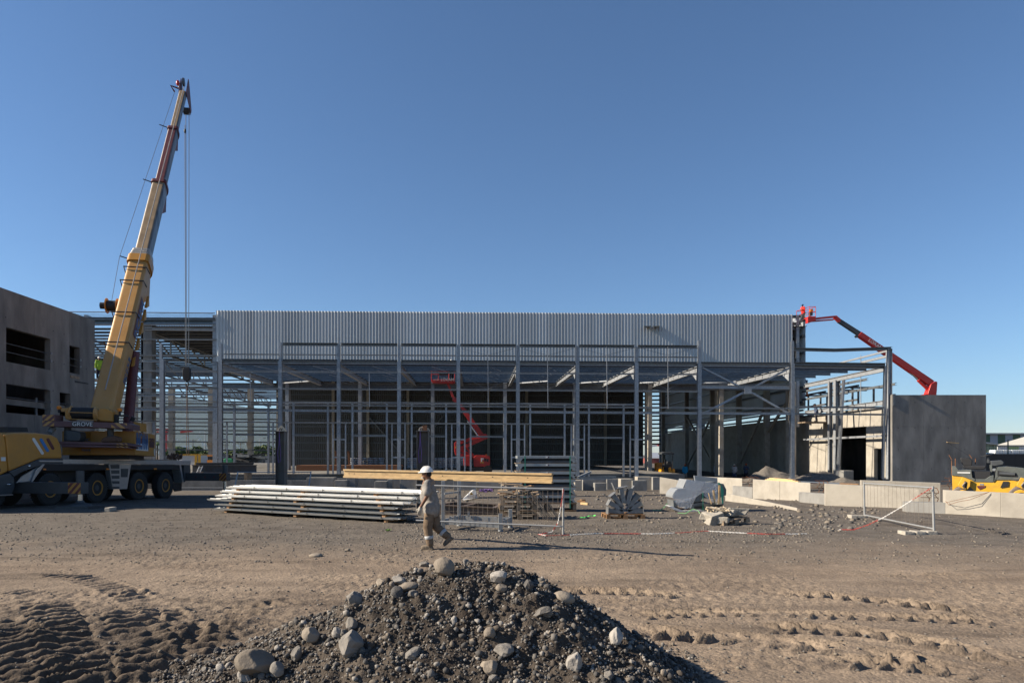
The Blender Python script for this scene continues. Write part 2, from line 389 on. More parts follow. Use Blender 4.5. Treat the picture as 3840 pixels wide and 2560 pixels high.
def ground_mat():
    m = D.materials.new('yard_dirt'); m.use_nodes = True; N, L = m.node_tree.nodes, m.node_tree.links
    b = N['Principled BSDF']; b.inputs['Roughness'].default_value = 0.95; b.inputs['Specular IOR Level'].default_value = 0.15
    tc = N.new('ShaderNodeTexCoord'); P = tc.outputs['Object']
    def noise(sc, det=6, rough=0.6, vec=P):
        n = N.new('ShaderNodeTexNoise'); n.inputs['Scale'].default_value = sc; n.inputs['Detail'].default_value = det; n.inputs['Roughness'].default_value = rough
        L.new(vec, n.inputs['Vector']); return n.outputs['Fac']
    def ramp(f, p0, p1, c0, c1):
        r = N.new('ShaderNodeValToRGB'); r.color_ramp.elements[0].position = p0; r.color_ramp.elements[1].position = p1
        r.color_ramp.elements[0].color = C3(c0); r.color_ramp.elements[1].color = C3(c1); L.new(f, r.inputs[0]); return r.outputs[0]
    def mix(f, a, bb):
        x = N.new('ShaderNodeMix'); x.data_type = 'RGBA'
        for i, v in ((0, f), (6, a), (7, bb)):
            if isinstance(v, tuple): x.inputs[i].default_value = C3(v)
            else: L.new(v, x.inputs[i])
        return x.outputs[2]
    mp = N.new('ShaderNodeMapping'); mp.inputs['Scale'].default_value = (0.35, 1.3, 1); L.new(P, mp.inputs['Vector']); S = mp.outputs[0]
    sep = N.new('ShaderNodeSeparateXYZ'); L.new(P, sep.inputs[0])
    brown = ramp(noise(0.9, 8, 0.65, S), 0.32, 0.68, (0.155, 0.118, 0.088), (0.27, 0.212, 0.158))
    grey = ramp(noise(1.3, 8, 0.7), 0.3, 0.7, (0.078, 0.067, 0.057), (0.158, 0.138, 0.117))
    dep = nmath(N, L, 'ADD', sep.outputs[1], nmath(N, L, 'MULTIPLY', noise(0.35, 5), 7.0))
    gfac = ramp(nmath(N, L, 'MULTIPLY', nmath(N, L, 'SUBTRACT', dep, 15.8), 0.22, True), 0.0, 1.0, (0, 0, 0), (1, 1, 1))
    col = mix(gfac, brown, grey)
    # damp dark patches
    damp = ramp(noise(0.55, 6, 0.6, S), 0.58, 0.7, (0, 0, 0), (0.75, 0.75, 0.75))
    col = mix(damp, col, (0.06, 0.045, 0.034))
    # churned darker earth to the left of the pile
    lx = nmath(N, L, 'ADD', sep.outputs[0], nmath(N, L, 'MULTIPLY', noise(0.7, 5), 2.4))
    ly = nmath(N, L, 'ADD', sep.outputs[1], nmath(N, L, 'MULTIPLY', noise(0.5, 5), 2.4))
    lf = nmath(N, L, 'MULTIPLY', nmath(N, L, 'MULTIPLY', nmath(N, L, 'SUBTRACT', -0.6, lx), 0.8, True), nmath(N, L, 'MULTIPLY', nmath(N, L, 'SUBTRACT', 10.6, ly), 0.6, True))
    col = mix(nmath(N, L, 'MULTIPLY', lf, 0.8), col, (0.055, 0.042, 0.032))
    # grain of small stones
    v = N.new('ShaderNodeTexVoronoi'); v.inputs['Scale'].default_value = 28; L.new(P, v.inputs['Vector'])
    gs = N.new('ShaderNodeMix'); gs.data_type = 'RGBA'; gs.blend_type = 'MULTIPLY'; gs.inputs[0].default_value = 0.55
    L.new(col, gs.inputs[6]); L.new(ramp(v.outputs['Color'], 0.1, 0.9, (0.62, 0.62, 0.62), (1.45, 1.42, 1.38)), gs.inputs[7])
    col = gs.outputs[2]
    col = mix(ramp(noise(60, 3, 0.6), 0.3, 0.75, (0, 0, 0), (0.35, 0.35, 0.35)), col, (0.09, 0.08, 0.07))
    L.new(col, b.inputs['Base Color'])
    h1 = noise(22, 6, 0.7); bm = N.new('ShaderNodeBump'); bm.inputs['Strength'].default_value = 0.55; bm.inputs['Distance'].default_value = 0.03; L.new(h1, bm.inputs['Height'])
    b2 = N.new('ShaderNodeBump'); b2.inputs['Strength'].default_value = 0.35; b2.inputs['Distance'].default_value = 0.02; b2.invert = True
    L.new(v.outputs['Distance'], b2.inputs['Height']); L.new(bm.outputs[0], b2.inputs['Normal']); L.new(b2.outputs[0], b.inputs['Normal'])
    return m
dirt = ground_mat()
me = grid_mesh('ground', co, quads); me.materials.append(dirt)
ground = link('ground', me); tag(ground, kind='structure')
from bisect import bisect_left
def gh(x, y):
    i = min(max(bisect_left(gx, x), 1), nx - 1); j = min(max(bisect_left(gy, y), 1), ny - 1)
    tx = (x - gx[i - 1]) / (gx[i] - gx[i - 1]); ty = (y - gy[j - 1]) / (gy[j] - gy[j - 1])
    return float((ZG[j - 1, i - 1] * (1 - tx) + ZG[j - 1, i] * tx) * (1 - ty) + (ZG[j, i - 1] * (1 - tx) + ZG[j, i] * tx) * ty)
def GH(px, py):
    p = G(px, py); return Vector((p.x, p.y, gh(p.x, p.y)))
# ================================================================ rocks
def ico(sub):
    t = (1 + 5 ** 0.5) / 2
    v = [(-1, t, 0), (1, t, 0), (-1, -t, 0), (1, -t, 0), (0, -1, t), (0, 1, t), (0, -1, -t), (0, 1, -t), (t, 0, -1), (t, 0, 1), (-t, 0, -1), (-t, 0, 1)]
    f = [(0, 11, 5), (0, 5, 1), (0, 1, 7), (0, 7, 10), (0, 10, 11), (1, 5, 9), (5, 11, 4), (11, 10, 2), (10, 7, 6), (7, 1, 8), (3, 9, 4), (3, 4, 2), (3, 2, 6), (3, 6, 8), (3, 8, 9), (4, 9, 5), (2, 4, 11), (6, 2, 10), (8, 6, 7), (9, 8, 1)]
    v = [Vector(p).normalized() for p in v]
    for _ in range(sub):
        c = {}; nf = []
        def mid(a, b):
            k = (min(a, b), max(a, b))
            if k not in c: c[k] = len(v); v.append(((v[a] + v[b]) / 2).normalized())
            return c[k]
        for a, b, d in f:
            x, y, z = mid(a, b), mid(b, d), mid(d, a); nf += [(a, x, z), (b, y, x), (d, z, y), (x, y, z)]
        f = nf
    return np.array(v), np.array(f)
def rock_shape(sub, seed, ang):
    r = np.random.default_rng(seed); v, f = ico(sub)
    v = v.copy(); d = np.ones(len(v))
    if ang > 0:   # cut facets
        for _ in range(int(6 + 8 * ang)):
            n = r.normal(size=3); n /= np.linalg.norm(n); h = r.uniform(0.62 if ang <= 1 else 0.42, 0.95 if ang <= 1 else 0.8); k = v @ n
            over = k * d > h; d[over] = h / k[over]
    ph = r.uniform(0, 50, 3)
    d = d * (1 + (0.05 + 0.05 * ang) * fbm(v[:, 0] * 1.3 + ph[0] + v[:, 2], v[:, 1] * 1.3 + ph[1] - v[:, 2] * 0.7, 3))
    return v * d[:, None], f
def rot3(seed, tilt=3.14):
    r = random.Random(seed); return Matrix.Rotation(r.uniform(0, 6.28), 3, 'Z') @ Matrix.Rotation(r.uniform(-tilt, tilt), 3, 'X') @ Matrix.Rotation(r.uniform(-tilt, tilt), 3, 'Y')
def stone_mat(name, c1, c2, sc=6):
    return pm(name, c1, 0.92, col2=c2, scale=sc, bump=0.35, bscale=35, rand=0.22, spec=0.2)
rock_clod = stone_mat('earth_clod', (0.06, 0.05, 0.042), (0.11, 0.093, 0.078))
rock_grey = stone_mat('grey_basalt_stone', (0.115, 0.106, 0.096), (0.2, 0.184, 0.165))
rock_tan = stone_mat('tan_river_boulder', (0.165, 0.14, 0.112), (0.235, 0.2, 0.162), 3)
rock_pale = stone_mat('pale_broken_stone', (0.22, 0.205, 0.185), (0.33, 0.305, 0.275))
rock_dark = stone_mat('dark_basalt_stone', (0.06, 0.057, 0.055), (0.11, 0.104, 0.098))
def many_rocks(name, pts, mats, parent=None, sub=0, kinds=8, ang=0.7, kind='stuff'):
    """pts: (x,y,z,size,flat,seed) -> one mesh"""
    shp = [rock_shape(sub, 900 + i, ang) for i in range(kinds)]
    V, Fc, MI = [], [], []; off = 0
    for i, (x, y, z, s, fl, sd) in enumerate(pts):
        v, f = shp[sd % kinds]; R = np.array(rot3(sd, 0.35 if fl < 0.75 else 3))
        vv = (v * np.array([s, s * (0.7 + 0.3 * ((sd * 7) % 10) / 10), s * fl])) @ R.T + np.array([x, y, z])
        V.append(vv); Fc.append(f + off); MI.append(np.full(len(f), sd % len(mats))); off += len(v)
    V, Fc, MI = np.concatenate(V).astype(np.float32), np.concatenate(Fc), np.concatenate(MI)
    if parent is not None: V = V - np.array(ROOT[parent], dtype=np.float32)
    me = D.meshes.new(name); me.vertices.add(len(V)); me.vertices.foreach_set('co', V.ravel())
    me.loops.add(Fc.size); me.loops.foreach_set('vertex_index', Fc.ravel().astype(np.int32))
    me.polygons.add(len(Fc)); me.polygons.foreach_set('loop_start', np.arange(0, Fc.size, 3, dtype=np.int32)); me.polygons.foreach_set('material_index', MI.astype(np.int32))
    me.update(calc_edges=True)
    for m in mats: me.materials.append(m)
    return tag(link(name, me, parent), kind=kind)
# ---- pile mound
pile = thing('rubble_pile', 'dark heap of earth and broken stones in the foreground', 'rubble pile', (PK[0], PK[1], 0))
px_ = np.linspace(-3.4, 3.2, 300); py_ = np.linspace(3.4, 9.3, 250); PX, PY = np.meshgrid(px_, py_)
PH = pile_h(PX, PY); base = np.vectorize(gh)(PX, PY)
PZ = np.where(PH > -0.12, np.maximum(PH, -0.12) + base * 0.5, -0.12 + base * 0.5)
k = np.arange(PX.size).reshape(PX.shape)
q = np.stack([k[:-1, :-1], k[:-1, 1:], k[1:, 1:], k[1:, :-1]], -1).reshape(-1, 4)
keep = (PH.ravel()[q] > -0.1).any(1); q = q[keep]
soil = pm('moist_dark_soil', (0.03, 0.024, 0.02), 0.95, col2=(0.09, 0.074, 0.06), scale=3.5, bump=0.9, bscale=45, spec=0.15, detail=10)
pc = np.stack([PX, PY, PZ], -1).reshape(-1, 3).astype(np.float32) - np.array([PK[0], PK[1], 0], dtype=np.float32)
me = grid_mesh('mound', pc, q); me.materials.append(soil); link('mound', me, pile)
def on_pile(px, py):
    d = Vector(((px - CX) / F, 1, -(py - CY) / F)); Yy = 3.0; prev = None
    while Yy < 12:
        x = d.x * Yy; z = CH + d.z * Yy; h = max(float(pile_h(np.array(x), np.array(Yy))), gh(x, Yy))
        if z <= h: break
        Yy += 0.01
    return Vector((x, Yy, z))
pts = []
while len(pts) < 26000:
    x, y = random.uniform(-3, 2.8), random.uniform(3.6, 8.6); h = float(pile_h(np.array(x), np.array(y)))
    if h < 0.0: 
        if random.random() > 0.3 or h < -0.16: continue
        h = max(h, 0) 
    s = min(0.045, 0.0075 * math.exp(abs(random.gauss(0, 0.6))))
    pts.append((x, y, h + gh(x, y) * 0.5 + s * 0.2, s, random.uniform(0.6, 1), random.randrange(9999)))
many_rocks('gravel', pts, [rock_grey, rock_dark, rock_clod, rock_grey, rock_dark, rock_clod, rock_pale], pile, 0, kinds=14, ang=1.0)
pts = []
while len(pts) < 2300:
    x, y = random.uniform(-3, 2.6), random.uniform(3.8, 7.6); h = float(pile_h(np.array(x), np.array(y)))
    if h < 0.02 or random.random() > 0.35 + 0.65 * (0.5 + float(fbm(np.array(x * 1.3), np.array(y * 1.3), 2))) : continue
    s = min(0.045, 0.012 * math.exp(abs(random.gauss(0, 0.55))))
    pts.append((x, y, h + gh(x, y) * 0.5 + s * 0.1, s, random.uniform(0.6, 1), random.randrange(9999)))
many_rocks('coarse_rubble', pts, [rock_grey, rock_clod, rock_tan, rock_dark, rock_pale, rock_grey, rock_clod], pile, 1, kinds=20, ang=1.3)
# medium stones, one object each, shared meshes
MED = []
for i in range(10):
    v, f = rock_shape(2, 40 + i, 0.2 if i < 4 else 0.9); me = D.meshes.new('stone'); me.from_pydata(v.tolist(), [], f.tolist()); me.polygons.foreach_set('use_smooth', [True] * len(f)); me.set_sharp_from_angle(angle=rad(32))
    me.materials.append([rock_tan, rock_grey, rock_grey, rock_tan, rock_grey, rock_grey, rock_dark, rock_grey, rock_pale, rock_dark][i]); MED.append(me)
n = 0
while n < 190:
    x, y = random.uniform(-2.7, 2.4), random.uniform(4.1, 7.4); h = float(pile_h(np.array(x), np.array(y)))
    if h < 0.05: continue
    s = 0.024 * math.exp(abs(random.gauss(0, 0.5))); s = min(s, 0.07)
    o = link('stone', MED[random.randrange(10)], pile)
    o.location = Vector((x - PK[0], y - PK[1], h + gh(x, y) * 0.5 + s * 0.25)); o.rotation_euler = [random.uniform(0, 6.28) for _ in range(3)]
    o.scale = (s, s * random.uniform(0.65, 0.95), s * random.uniform(0.55, 0.9)); n += 1
def boulder(px, py, rx, ry, tilt, mat, label, ang=0.15, seed=1, onpile=True, sink=0.25):
    p = on_pile(px, py + ry * 0.7) if onpile else GH(px, py + ry * 0.6); s = p.y / F
    v, f = rock_shape(4, seed, ang)
    R = Matrix.Rotation(tilt, 3, 'Y') @ Matrix.Rotation(random.uniform(-0.3, 0.3), 3, 'Z')
    sc = np.array([rx * s, max(rx, ry) * s * 0.85, ry * s])
    vv = (v * sc) @ np.array(R).T
    me = D.meshes.new('boulder'); me.from_pydata(vv.tolist(), [], f.tolist()); me.polygons.foreach_set('use_smooth', [True] * len(f))
    if ang > 0.4: me.set_sharp_from_angle(angle=rad(28))
    me.materials.append(mat)
    c = W(px, py, p.y + sc[1] * 0.25)
    o = link('boulder' if rx > 28 else 'rock', me, None, c); return tag(o, label, 'boulder' if rx > 28 else 'rock', 'boulders on the rubble pile' if onpile else 'loose stones in the yard')
B = boulder
B(1665, 2128, 43, 40, 0.2, rock_tan, 'smooth round tan boulder perched on top of the rubble pile', 0.05, 1)
B(966, 2488, 84, 50, 0.35, rock_tan, 'largest pitted oval boulder at the left foot of the rubble pile', 0.08, 2)
B(1166, 2380, 35, 31, 0.3, rock_tan, 'pale round boulder on the left slope of the pile', 0.05, 3)
B(1310, 2416, 50, 56, -0.2, rock_grey, 'big flat-faced grey angular boulder on the pile left of centre', 0.8, 4)
B(1868, 2166, 40, 26, -0.2, rock_pale, 'light angular boulder just right of the pile top', 0.9, 5)
B(1530, 2198, 42, 17, -0.05, rock_tan, 'flat brownish boulder lying left of the pile top', 0.2, 6)
B(1500, 2178, 36, 18, 0.3, rock_pale, 'light flat boulder behind the flat brown one near the top', 0.4, 7)
B(2115, 2240, 42, 24, 0.2, rock_tan, 'smooth oval boulder alone on the right shoulder of the pile', 0.05, 8)
B(1836, 2374, 23, 25, 0.1, rock_tan, 'small rounded brown rock in the middle of the pile front', 0.1, 9)
B(1892, 2440, 41, 30, -0.1, rock_grey, 'broad angular brown-grey boulder right of the pile centre', 0.9, 10)
B(1840, 2500, 29, 29, 0, rock_tan, 'round smooth boulder low at the centre front of the pile', 0.05, 11)
B(1550, 2450, 36, 22, -0.5, rock_grey, 'grey wedge boulder low on the pile left of the round one', 0.7, 12)
B(2155, 2480, 30, 40, 0.5, rock_pale, 'light jagged boulder low on the right half of the pile', 0.9, 13)
B(2310, 2388, 28, 38, 0.5, rock_pale, 'whitish rough boulder on the right slope of the pile', 0.9, 14)
B(1318, 2336, 25, 25, 0, rock_grey, 'small grey round rock above the big flat-faced boulder', 0.3, 15)
B(1266, 2370, 24, 25, 0.2, rock_pale, 'white angular rock left of the big flat-faced boulder', 0.8, 16)
B(1042, 2510, 29, 34, -0.4, rock_grey, 'grey rounded boulder right of the largest pitted boulder', 0.25, 17)
B(925, 2536, 37, 22, 0.6, rock_pale, 'light slab boulder under the largest pitted boulder', 0.6, 18)
B(1328, 2242, 36, 27, 0.5, rock_grey, 'dark angular boulder on the upper left edge of the pile', 0.9, 19)
B(1982, 2196, 22, 25, 0.2, rock_dark, 'dark angular rock on the upper right edge of the pile', 0.9, 20)
B(2034, 2292, 35, 15, -0.4, rock_grey, 'flat grey boulder slanting on the right face of the pile', 0.7, 21)
B(1112, 2450, 20, 32, 0.3, rock_grey, 'upright grey rock between pitted boulder and pale round boulder', 0.8, 22)
B(1550, 2228, 21, 18, 0, rock_grey, 'small grey pebble-shaped rock under the flat brown boulder', 0.1, 23)
B(1880, 2204, 22, 18, 0, rock_tan, 'brown rounded rock under the light angular boulder near the top', 0.2, 24)
B(1185, 2082, 26, 9, 0, rock_tan, 'flat tan boulder half buried left of the walking worker', 0.1, 25, False)
B(1305, 2060, 12, 6, 0, rock_tan, 'small tan stone half buried beside a flat tan boulder', 0.1, 26, False)
B(1592, 2115, 23, 12, 0, rock_grey, 'grey cobble on the ground behind the pile top boulder', 0.1, 27, False)
# ---- loose gravel of the yard
pts = []
def scatter(n, x0, x1, y0, y1, smin, smax, dens):
    k = 0
    while k < n:
        px, py = random.uniform(x0, x1), random.uniform(y0, y1)
        if dens(px, py) < random.random(): k += 0.15; continue
        p = G(px, py); s = smin * (smax / smin) ** (random.random() ** 2.4)
        pts.append((p.x, p.y, gh(p.x, p.y) + s * 0.12, s, random.uniform(0.35, 0.8), random.randrange(9999))); k += 1
scatter(16000, -300, 4000, 1850, 2110, 0.009, 0.042, lambda x, y: 0.85 if 1880 < y < 2060 and x < 2950 else 0.35)
scatter(6500, -300, 4000, 2060, 2560, 0.005, 0.03, lambda x, y: 0.3 if x > 2000 else 0.55)
scatter(2600, 1500, 3050, 1960, 2035, 0.011, 0.05, lambda x, y: 0.8)
scatter(330, 2200, 3150, 1846, 1960, 0.035, 0.12, lambda x, y: 0.9)
scatter(320, 1400, 2500, 1835, 1880, 0.04, 0.15, lambda x, y: 0.9)
scatter(160, 2900, 3300, 1900, 1990, 0.05, 0.13, lambda x, y: 0.9)
many_rocks('loose_gravel', pts, [rock_grey, rock_dark, rock_tan, rock_grey, rock_tan], None, 0, kinds=10, ang=0.4)
# ================================================================ industrial hall, lean-to frame
YF, YM = 57.0, 71.6
def f(px, py, dy=0.0): return W(px, py, YF + dy)
def h(px, py, dy=0.0): return W(px, py, YM + dy)
hall = thing('industrial_hall', 'long unfinished steel hall with grey ribbed cladding along its top', 'building', (4, 72, -0.4))
lean = thing('lean_to', 'open galvanised steel lean-to frame in front of the clad hall', 'lean-to', (4, 57, 0.3))
SLAB = 0.45
slab_m = pm('dusty_slab', (0.15, 0.14, 0.125), 0.95, var=0.25, scale=0.8, bump=0.2, bscale=6)
# --- slab (structure)
sb = MB().bb((-46, 57.25, -0.9), (17.4, 135, SLAB)).build('floor_slab', slab_m); tag(sb, kind='structure')
# --- upper facade cladding: ribbed sheets
def ribbed_sheet(name, n, pitch, height, depth, mat, rib=0.32):
    pr = []
    for i in range(n):
        x = i * pitch; r = rib * pitch
        pr += [(x, 0), (x + pitch * 0.30, 0), (x + pitch * 0.62, -depth), (x + pitch * 0.86, -depth), (x + pitch * 0.99, 0)]
    pr.append((n * pitch, 0)); m = len(pr)
    v = [(x, y, 0) for x, y in pr] + [(x, y, height) for x, y in pr]
    me = D.meshes.new(name); me.from_pydata(v, [], [(i, i + 1, m + i + 1, m + i) for i in range(m - 1)]); me.materials.append(mat); return me
x0, x1 = (811 - CX) * YM / F, (2972 - CX) * YM / F
NS = 61; sw = (x1 - x0) / NS; sheet = ribbed_sheet('cladding_sheet', 3, sw / 3, 5.15, 0.065, clad)
for i in range(NS):
    px = 811 + (2972 - 811) * i / NS; zt = CH - (1164 + 16 * i / NS - CY) * YM / F
    zb = CH - (1356 + 9 * i / NS - CY) * YM / F
    o = link('cladding_sheet', sheet, hall); o.location = Vector((x0 + i * sw, YM - 0.02, zb)) - ROOT[hall]; o.scale = (1, 1, (zt - zb) / 5.15)
# --- main hall columns along the front line
def hall_col(pxl, pxr, ytop, wide=0.36, deep=1.3, mat=None):
    p = h((pxl + pxr) / 2, ytop); z0 = -0.5
    MB().bb((p.x - wide / 2, YM, z0), (p.x + wide / 2, YM + deep, p.z)).build('column', mat or concrete, hall)
col_conc = pm('column_concrete', (0.34, 0.31, 0.265), 0.85, var=0.15, scale=2.5, stain=(0.24, 0.2, 0.15), sscale=1, samt=0.6)
for a in (1076, 1349, 1622, 1894, 2157): hall_col(a, a, 1432, 0.36, 0.9, galv)
for a in (2438, 2706, 2978): hall_col(a, a, 1432, 0.42, 1.5, col_conc)
hall_col(806, 806, 1180, 0.5, 0.9, galv); hall_col(549, 549, 1212, 1.1, 1.0, concrete_dark)
hall_col(532, 532, 1180, 0.26, 0.3, galv); hall_col(320, 320, 1180, 0.3, 0.9, galv)
# front line beam below the cladding, and gutter / parapet rails to the left
member('wall_beam', h(800, 1447, 0.2), h(2980, 1452, 0.2), 0.5, 0.62, 'I', galv_dark, hall)
member('wall_beam', h(800, 1363, 0.15), h(2975, 1372, 0.15), 0.3, 0.3, 'C', galv, hall)
member('parapet_rail', h(160, 1168, -0.1), h(806, 1174, -0.1), 0.09, 0.09, 'box', galv, hall)
member('parapet_rail', h(160, 1192, -0.1), h(806, 1195, -0.1), 0.16, 0.2, 'C', galv_dark, hall)
member('gutter_beam', h(160, 1206, 0.1), h(806, 1208, 0.1), 0.4, 0.45, 'C', galv_bright, hall)
member('wall_rail', h(160, 1217, -0.05), h(806, 1217, -0.05), 0.18, 0.16, 'C', galv, hall)
member('wall_rail', h(545, 1233, -0.05), h(806, 1236, -0.05), 0.2, 0.24, 'C', galv, hall)
for y, t, xr in ((1271, 0.13, 811), (1331, 0.12, 811), (1389, 0.13, 811), (1450, 0.1, 811), (1502, 0.1, 811)):
    member('wall_rail', h(300, y, -0.1), h(xr, y + 2, -0.1), 0.12, t, 'C', galv, hall)
for y, t in ((1425, 0.36), (1477, 0.22), (1533, 0.3)):
    member('wall_beam', h(300, y, 0.1), h(811, y + 2, 0.1), 0.3, t, 'I', galv, hall)
# safety net on the parapet (thin strands)
net_m = pm('blue_safety_net', (0.10, 0.16, 0.26), 0.8)
mb = MB()
for i in range(130):
    a = 200 + (800 - 200) * i / 130
    sag = 4 + 3 * math.sin(i * 0.33)
    mb.beam(h(a, 1172 + sag, -0.15), h(a - 4, 1193, -0.15), 0.012)
for k in range(6):
    for i in range(24):
        a = 200 + 25 * i; mb.beam(h(a, 1176 + k * 3.2 + 2 * math.sin(i), -0.15), h(a + 25, 1176 + k * 3.2 + 2 * math.sin(i + 1), -0.15), 0.012)
mb.build('safety_net', net_m, hall)
# --- roof: deck sheets on the right part and trusses
ZR = CH - (1226 - 1700) * YM / F
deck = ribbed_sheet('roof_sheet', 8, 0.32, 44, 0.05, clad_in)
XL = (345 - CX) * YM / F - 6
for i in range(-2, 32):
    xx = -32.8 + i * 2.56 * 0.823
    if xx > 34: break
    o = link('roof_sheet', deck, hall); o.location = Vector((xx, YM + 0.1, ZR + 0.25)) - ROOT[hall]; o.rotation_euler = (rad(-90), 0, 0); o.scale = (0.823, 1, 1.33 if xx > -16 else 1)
for i in range(22):
    yy = YM + 0.8 + i * 2.05
    member('roof_purlin', (XL - 8, yy, ZR + 0.08), (34.4, yy, ZR + 0.08), 0.09, 0.24, 'C', galv_dark, hall)
for i in range(10):
    yy = YM + 46 + i * 3.2
    member('roof_purlin', (XL - 8, yy, ZR - 1.2), (0, yy, ZR - 1.2), 0.09, 0.24, 'C', galv, hall)
truss_m = pm('truss_steel', (0.16, 0.17, 0.18), 0.5, 0.3, var=0.2, scale=4)
def truss(x, y0, y1, zt, zb, n):
    mb = MB(); mb.beam((x, y0, zt), (x, y1, zt), 0.2, 0.2, 'I'); mb.beam((x, y0 + 1.5, zb), (x, y1 - 1, zb), 0.2, 0.2, 'I')
    for i in range(n):
        a, b = y0 + (y1 - y0) * i / n, y0 + (y1 - y0) * (i + 1) / n; m_ = (a + b) / 2
        mb.beam((x, a, zt), (x, b, zb), 0.13, 0.13); mb.beam((x, b, zb), (x, b, zt), 0.13, 0.13)
    mb.build('roof_truss', truss_m, hall)
for px in (-60, 215, 549, 806, 1076, 1349, 1622, 1894, 2157, 2438, 2706): truss((px - CX) * YM / F, YM + 0.9, YM + 44, ZR - 0.15, ZR - 2.1, 9)
for px in (-60, 215, 549, 806):
    truss((px - CX) * YM / F, YM + 46, YM + 74, ZR - 1.35, ZR - 3.0, 7)
# cross beams tying the trusses, left open bay
for i, yy in enumerate((80, 90, 101, 114)):
    member('tie_beam', (XL - 8, yy, ZR - 2.2), (-20, yy, ZR - 2.2), 0.16, 0.16, 'I', truss_m, hall)
# --- back line: columns and rails, open to the hills on the left
YB = 118.0
def bk(px, py): return W(px, py, YB)
for px in (640, 789, 937, 500, 350, 200):
    p = bk(px, 1456); MB().bb((p.x - 0.42, YB, -0.6), (p.x + 0.42, YB + 0.9, p.z)).build('column', col_conc, hall)
    MB().prism([(p.x - 0.42, YB - 0.05, 3.2), (p.x - 0.42, YB - 0.05, 4.2), (p.x - 0.42, YB - 0.7, 4.2)], (0.84, 0, 0)).build('corbel', col_conc, hall)
for y in (1512, 1530, 1545, 1569, 1597, 1612, 1625, 1655, 1685):
    member('wall_rail', bk(150, y - 3), bk(1040, y + 3), 0.18, 0.22, 'C', galv_dark, hall)
for y in (1440, 1456, 1470, 1490):
    member('wall_rail', W(150, y, YB + 10), W(1000, y, YB + 10), 0.18, 0.25, 'C', galv, hall)
# --- inner partition wall: lining sheets with rails
YP = 101.0
pxa, pxb = (1036 - CX) * YP / F, (2412 - CX) * YP / F
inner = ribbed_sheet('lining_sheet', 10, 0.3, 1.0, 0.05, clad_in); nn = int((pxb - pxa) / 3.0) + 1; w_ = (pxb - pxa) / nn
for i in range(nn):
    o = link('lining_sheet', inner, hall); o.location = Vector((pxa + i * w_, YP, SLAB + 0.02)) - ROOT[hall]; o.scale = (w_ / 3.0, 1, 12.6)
for k, y in enumerate((1478, 1500, 1525, 1549, 1573, 1598, 1626, 1659, 1688, 1718)):
    member('wall_rail', W(1038, y, YP - 0.12), W(2412, y + 5, YP - 0.12), 0.16, 0.2, 'C', galv_dark, hall)
for px in (1250, 1380, 1530, 1832, 1975, 2270): 
    p = W(px, 1500, YP - 0.3); MB().bb((p.x - 0.2, YP - 0.5, SLAB), (p.x + 0.2, YP - 0.15, 13)).build('column', col_conc, hall)
for a in ((1380, 1560, 1540, 1740), (1540, 1720, 1660, 1560)):
    member('brace', W(a[0], a[1], YP - 0.4), W(a[2], a[3], YP - 0.4), 0.18, 0.18, 'box', truss_m, hall)
# --- right side wall of the hall: ribbed sheets above, rails and brown columns
XR = 34.5
side = ribbed_sheet('cladding_sheet', 9, 0.165, 10.2, 0.045, clad)
for i in range(36):
    o = link('cladding_sheet', side, hall); o.location = Vector((XR, YM + 0.15 + i * 1.485, 6.95)) - ROOT[hall]; o.rotation_euler = (0, 0, rad(90)); o.scale = (1, 1, 1.0 if i > 1 else 0.985)
for z in (6.2, 6.75, 7.6, 9.2, 11, 12.8, 14.6, 16.4):
    member('side_rail', (XR - 0.2, YM, z), (XR - 0.2, 125, z), 0.16, 0.2, 'C', galv_dark, hall)
for y in (79.5, 88, 98, 110, 124):
    MB().bb((XR - 1.0, y, -0.5), (XR - 0.4, y + 0.5, 15)).build('column', col_conc, hall)
for (y0, z0, y1, z1) in ((88, 1.0, 80, 8.0), (80, 4.5, 72, 9.5), (98, 0.5, 110, 8), (110, 0.5, 98, 8)):
    member('brace', (XR - 0.6, y0, z0), (XR - 0.6, y1, z1), 0.25, 0.25, 'box', col_conc, hall)
# return at the front right corner: short purlins
for y in (1188, 1215, 1232, 1294, 1350):
    member('wall_rail', h(2972, y, 0.3), h(3005, y - 2, 0.3), 0.2, 0.3, 'C', galv_dark, hall)
MB().bb((h(2990, 0).x, YM + 0.2, 5), (h(3001, 0).x, YM + 0.7, h(0, 1180).z)).build('column', galv, hall)
# far end of the hall: open frame with rails against the sky
for px in (2490, 2580, 2630):
    p = W(px, 1420, 127); MB().bb((p.x - 0.7, 127, -0.6), (p.x + 0.7, 127.8, 15)).build('column', concrete_dark, hall)
for i in range(17):
    member('wall_rail', W(2410, 1425 + i * 15, 127), W(2660, 1418 + i * 15 + 3, 127), 0.16, 0.28, 'C', galv_dark, hall)
MB().bb((W(2495, 0, 129).x, 129, -1), (XR + 2, 129.4, 6.2)).build('end_wall', concrete_dark, hall)
# two bright service brackets stuck out of the cladding
for a in (2418, 2450):
    MB().beam(h(a + 12, 1223, 0), h(a + 12, 1223, -1.25), 0.62, 0.09, 'C').build('bracket', galv_bright, hall)

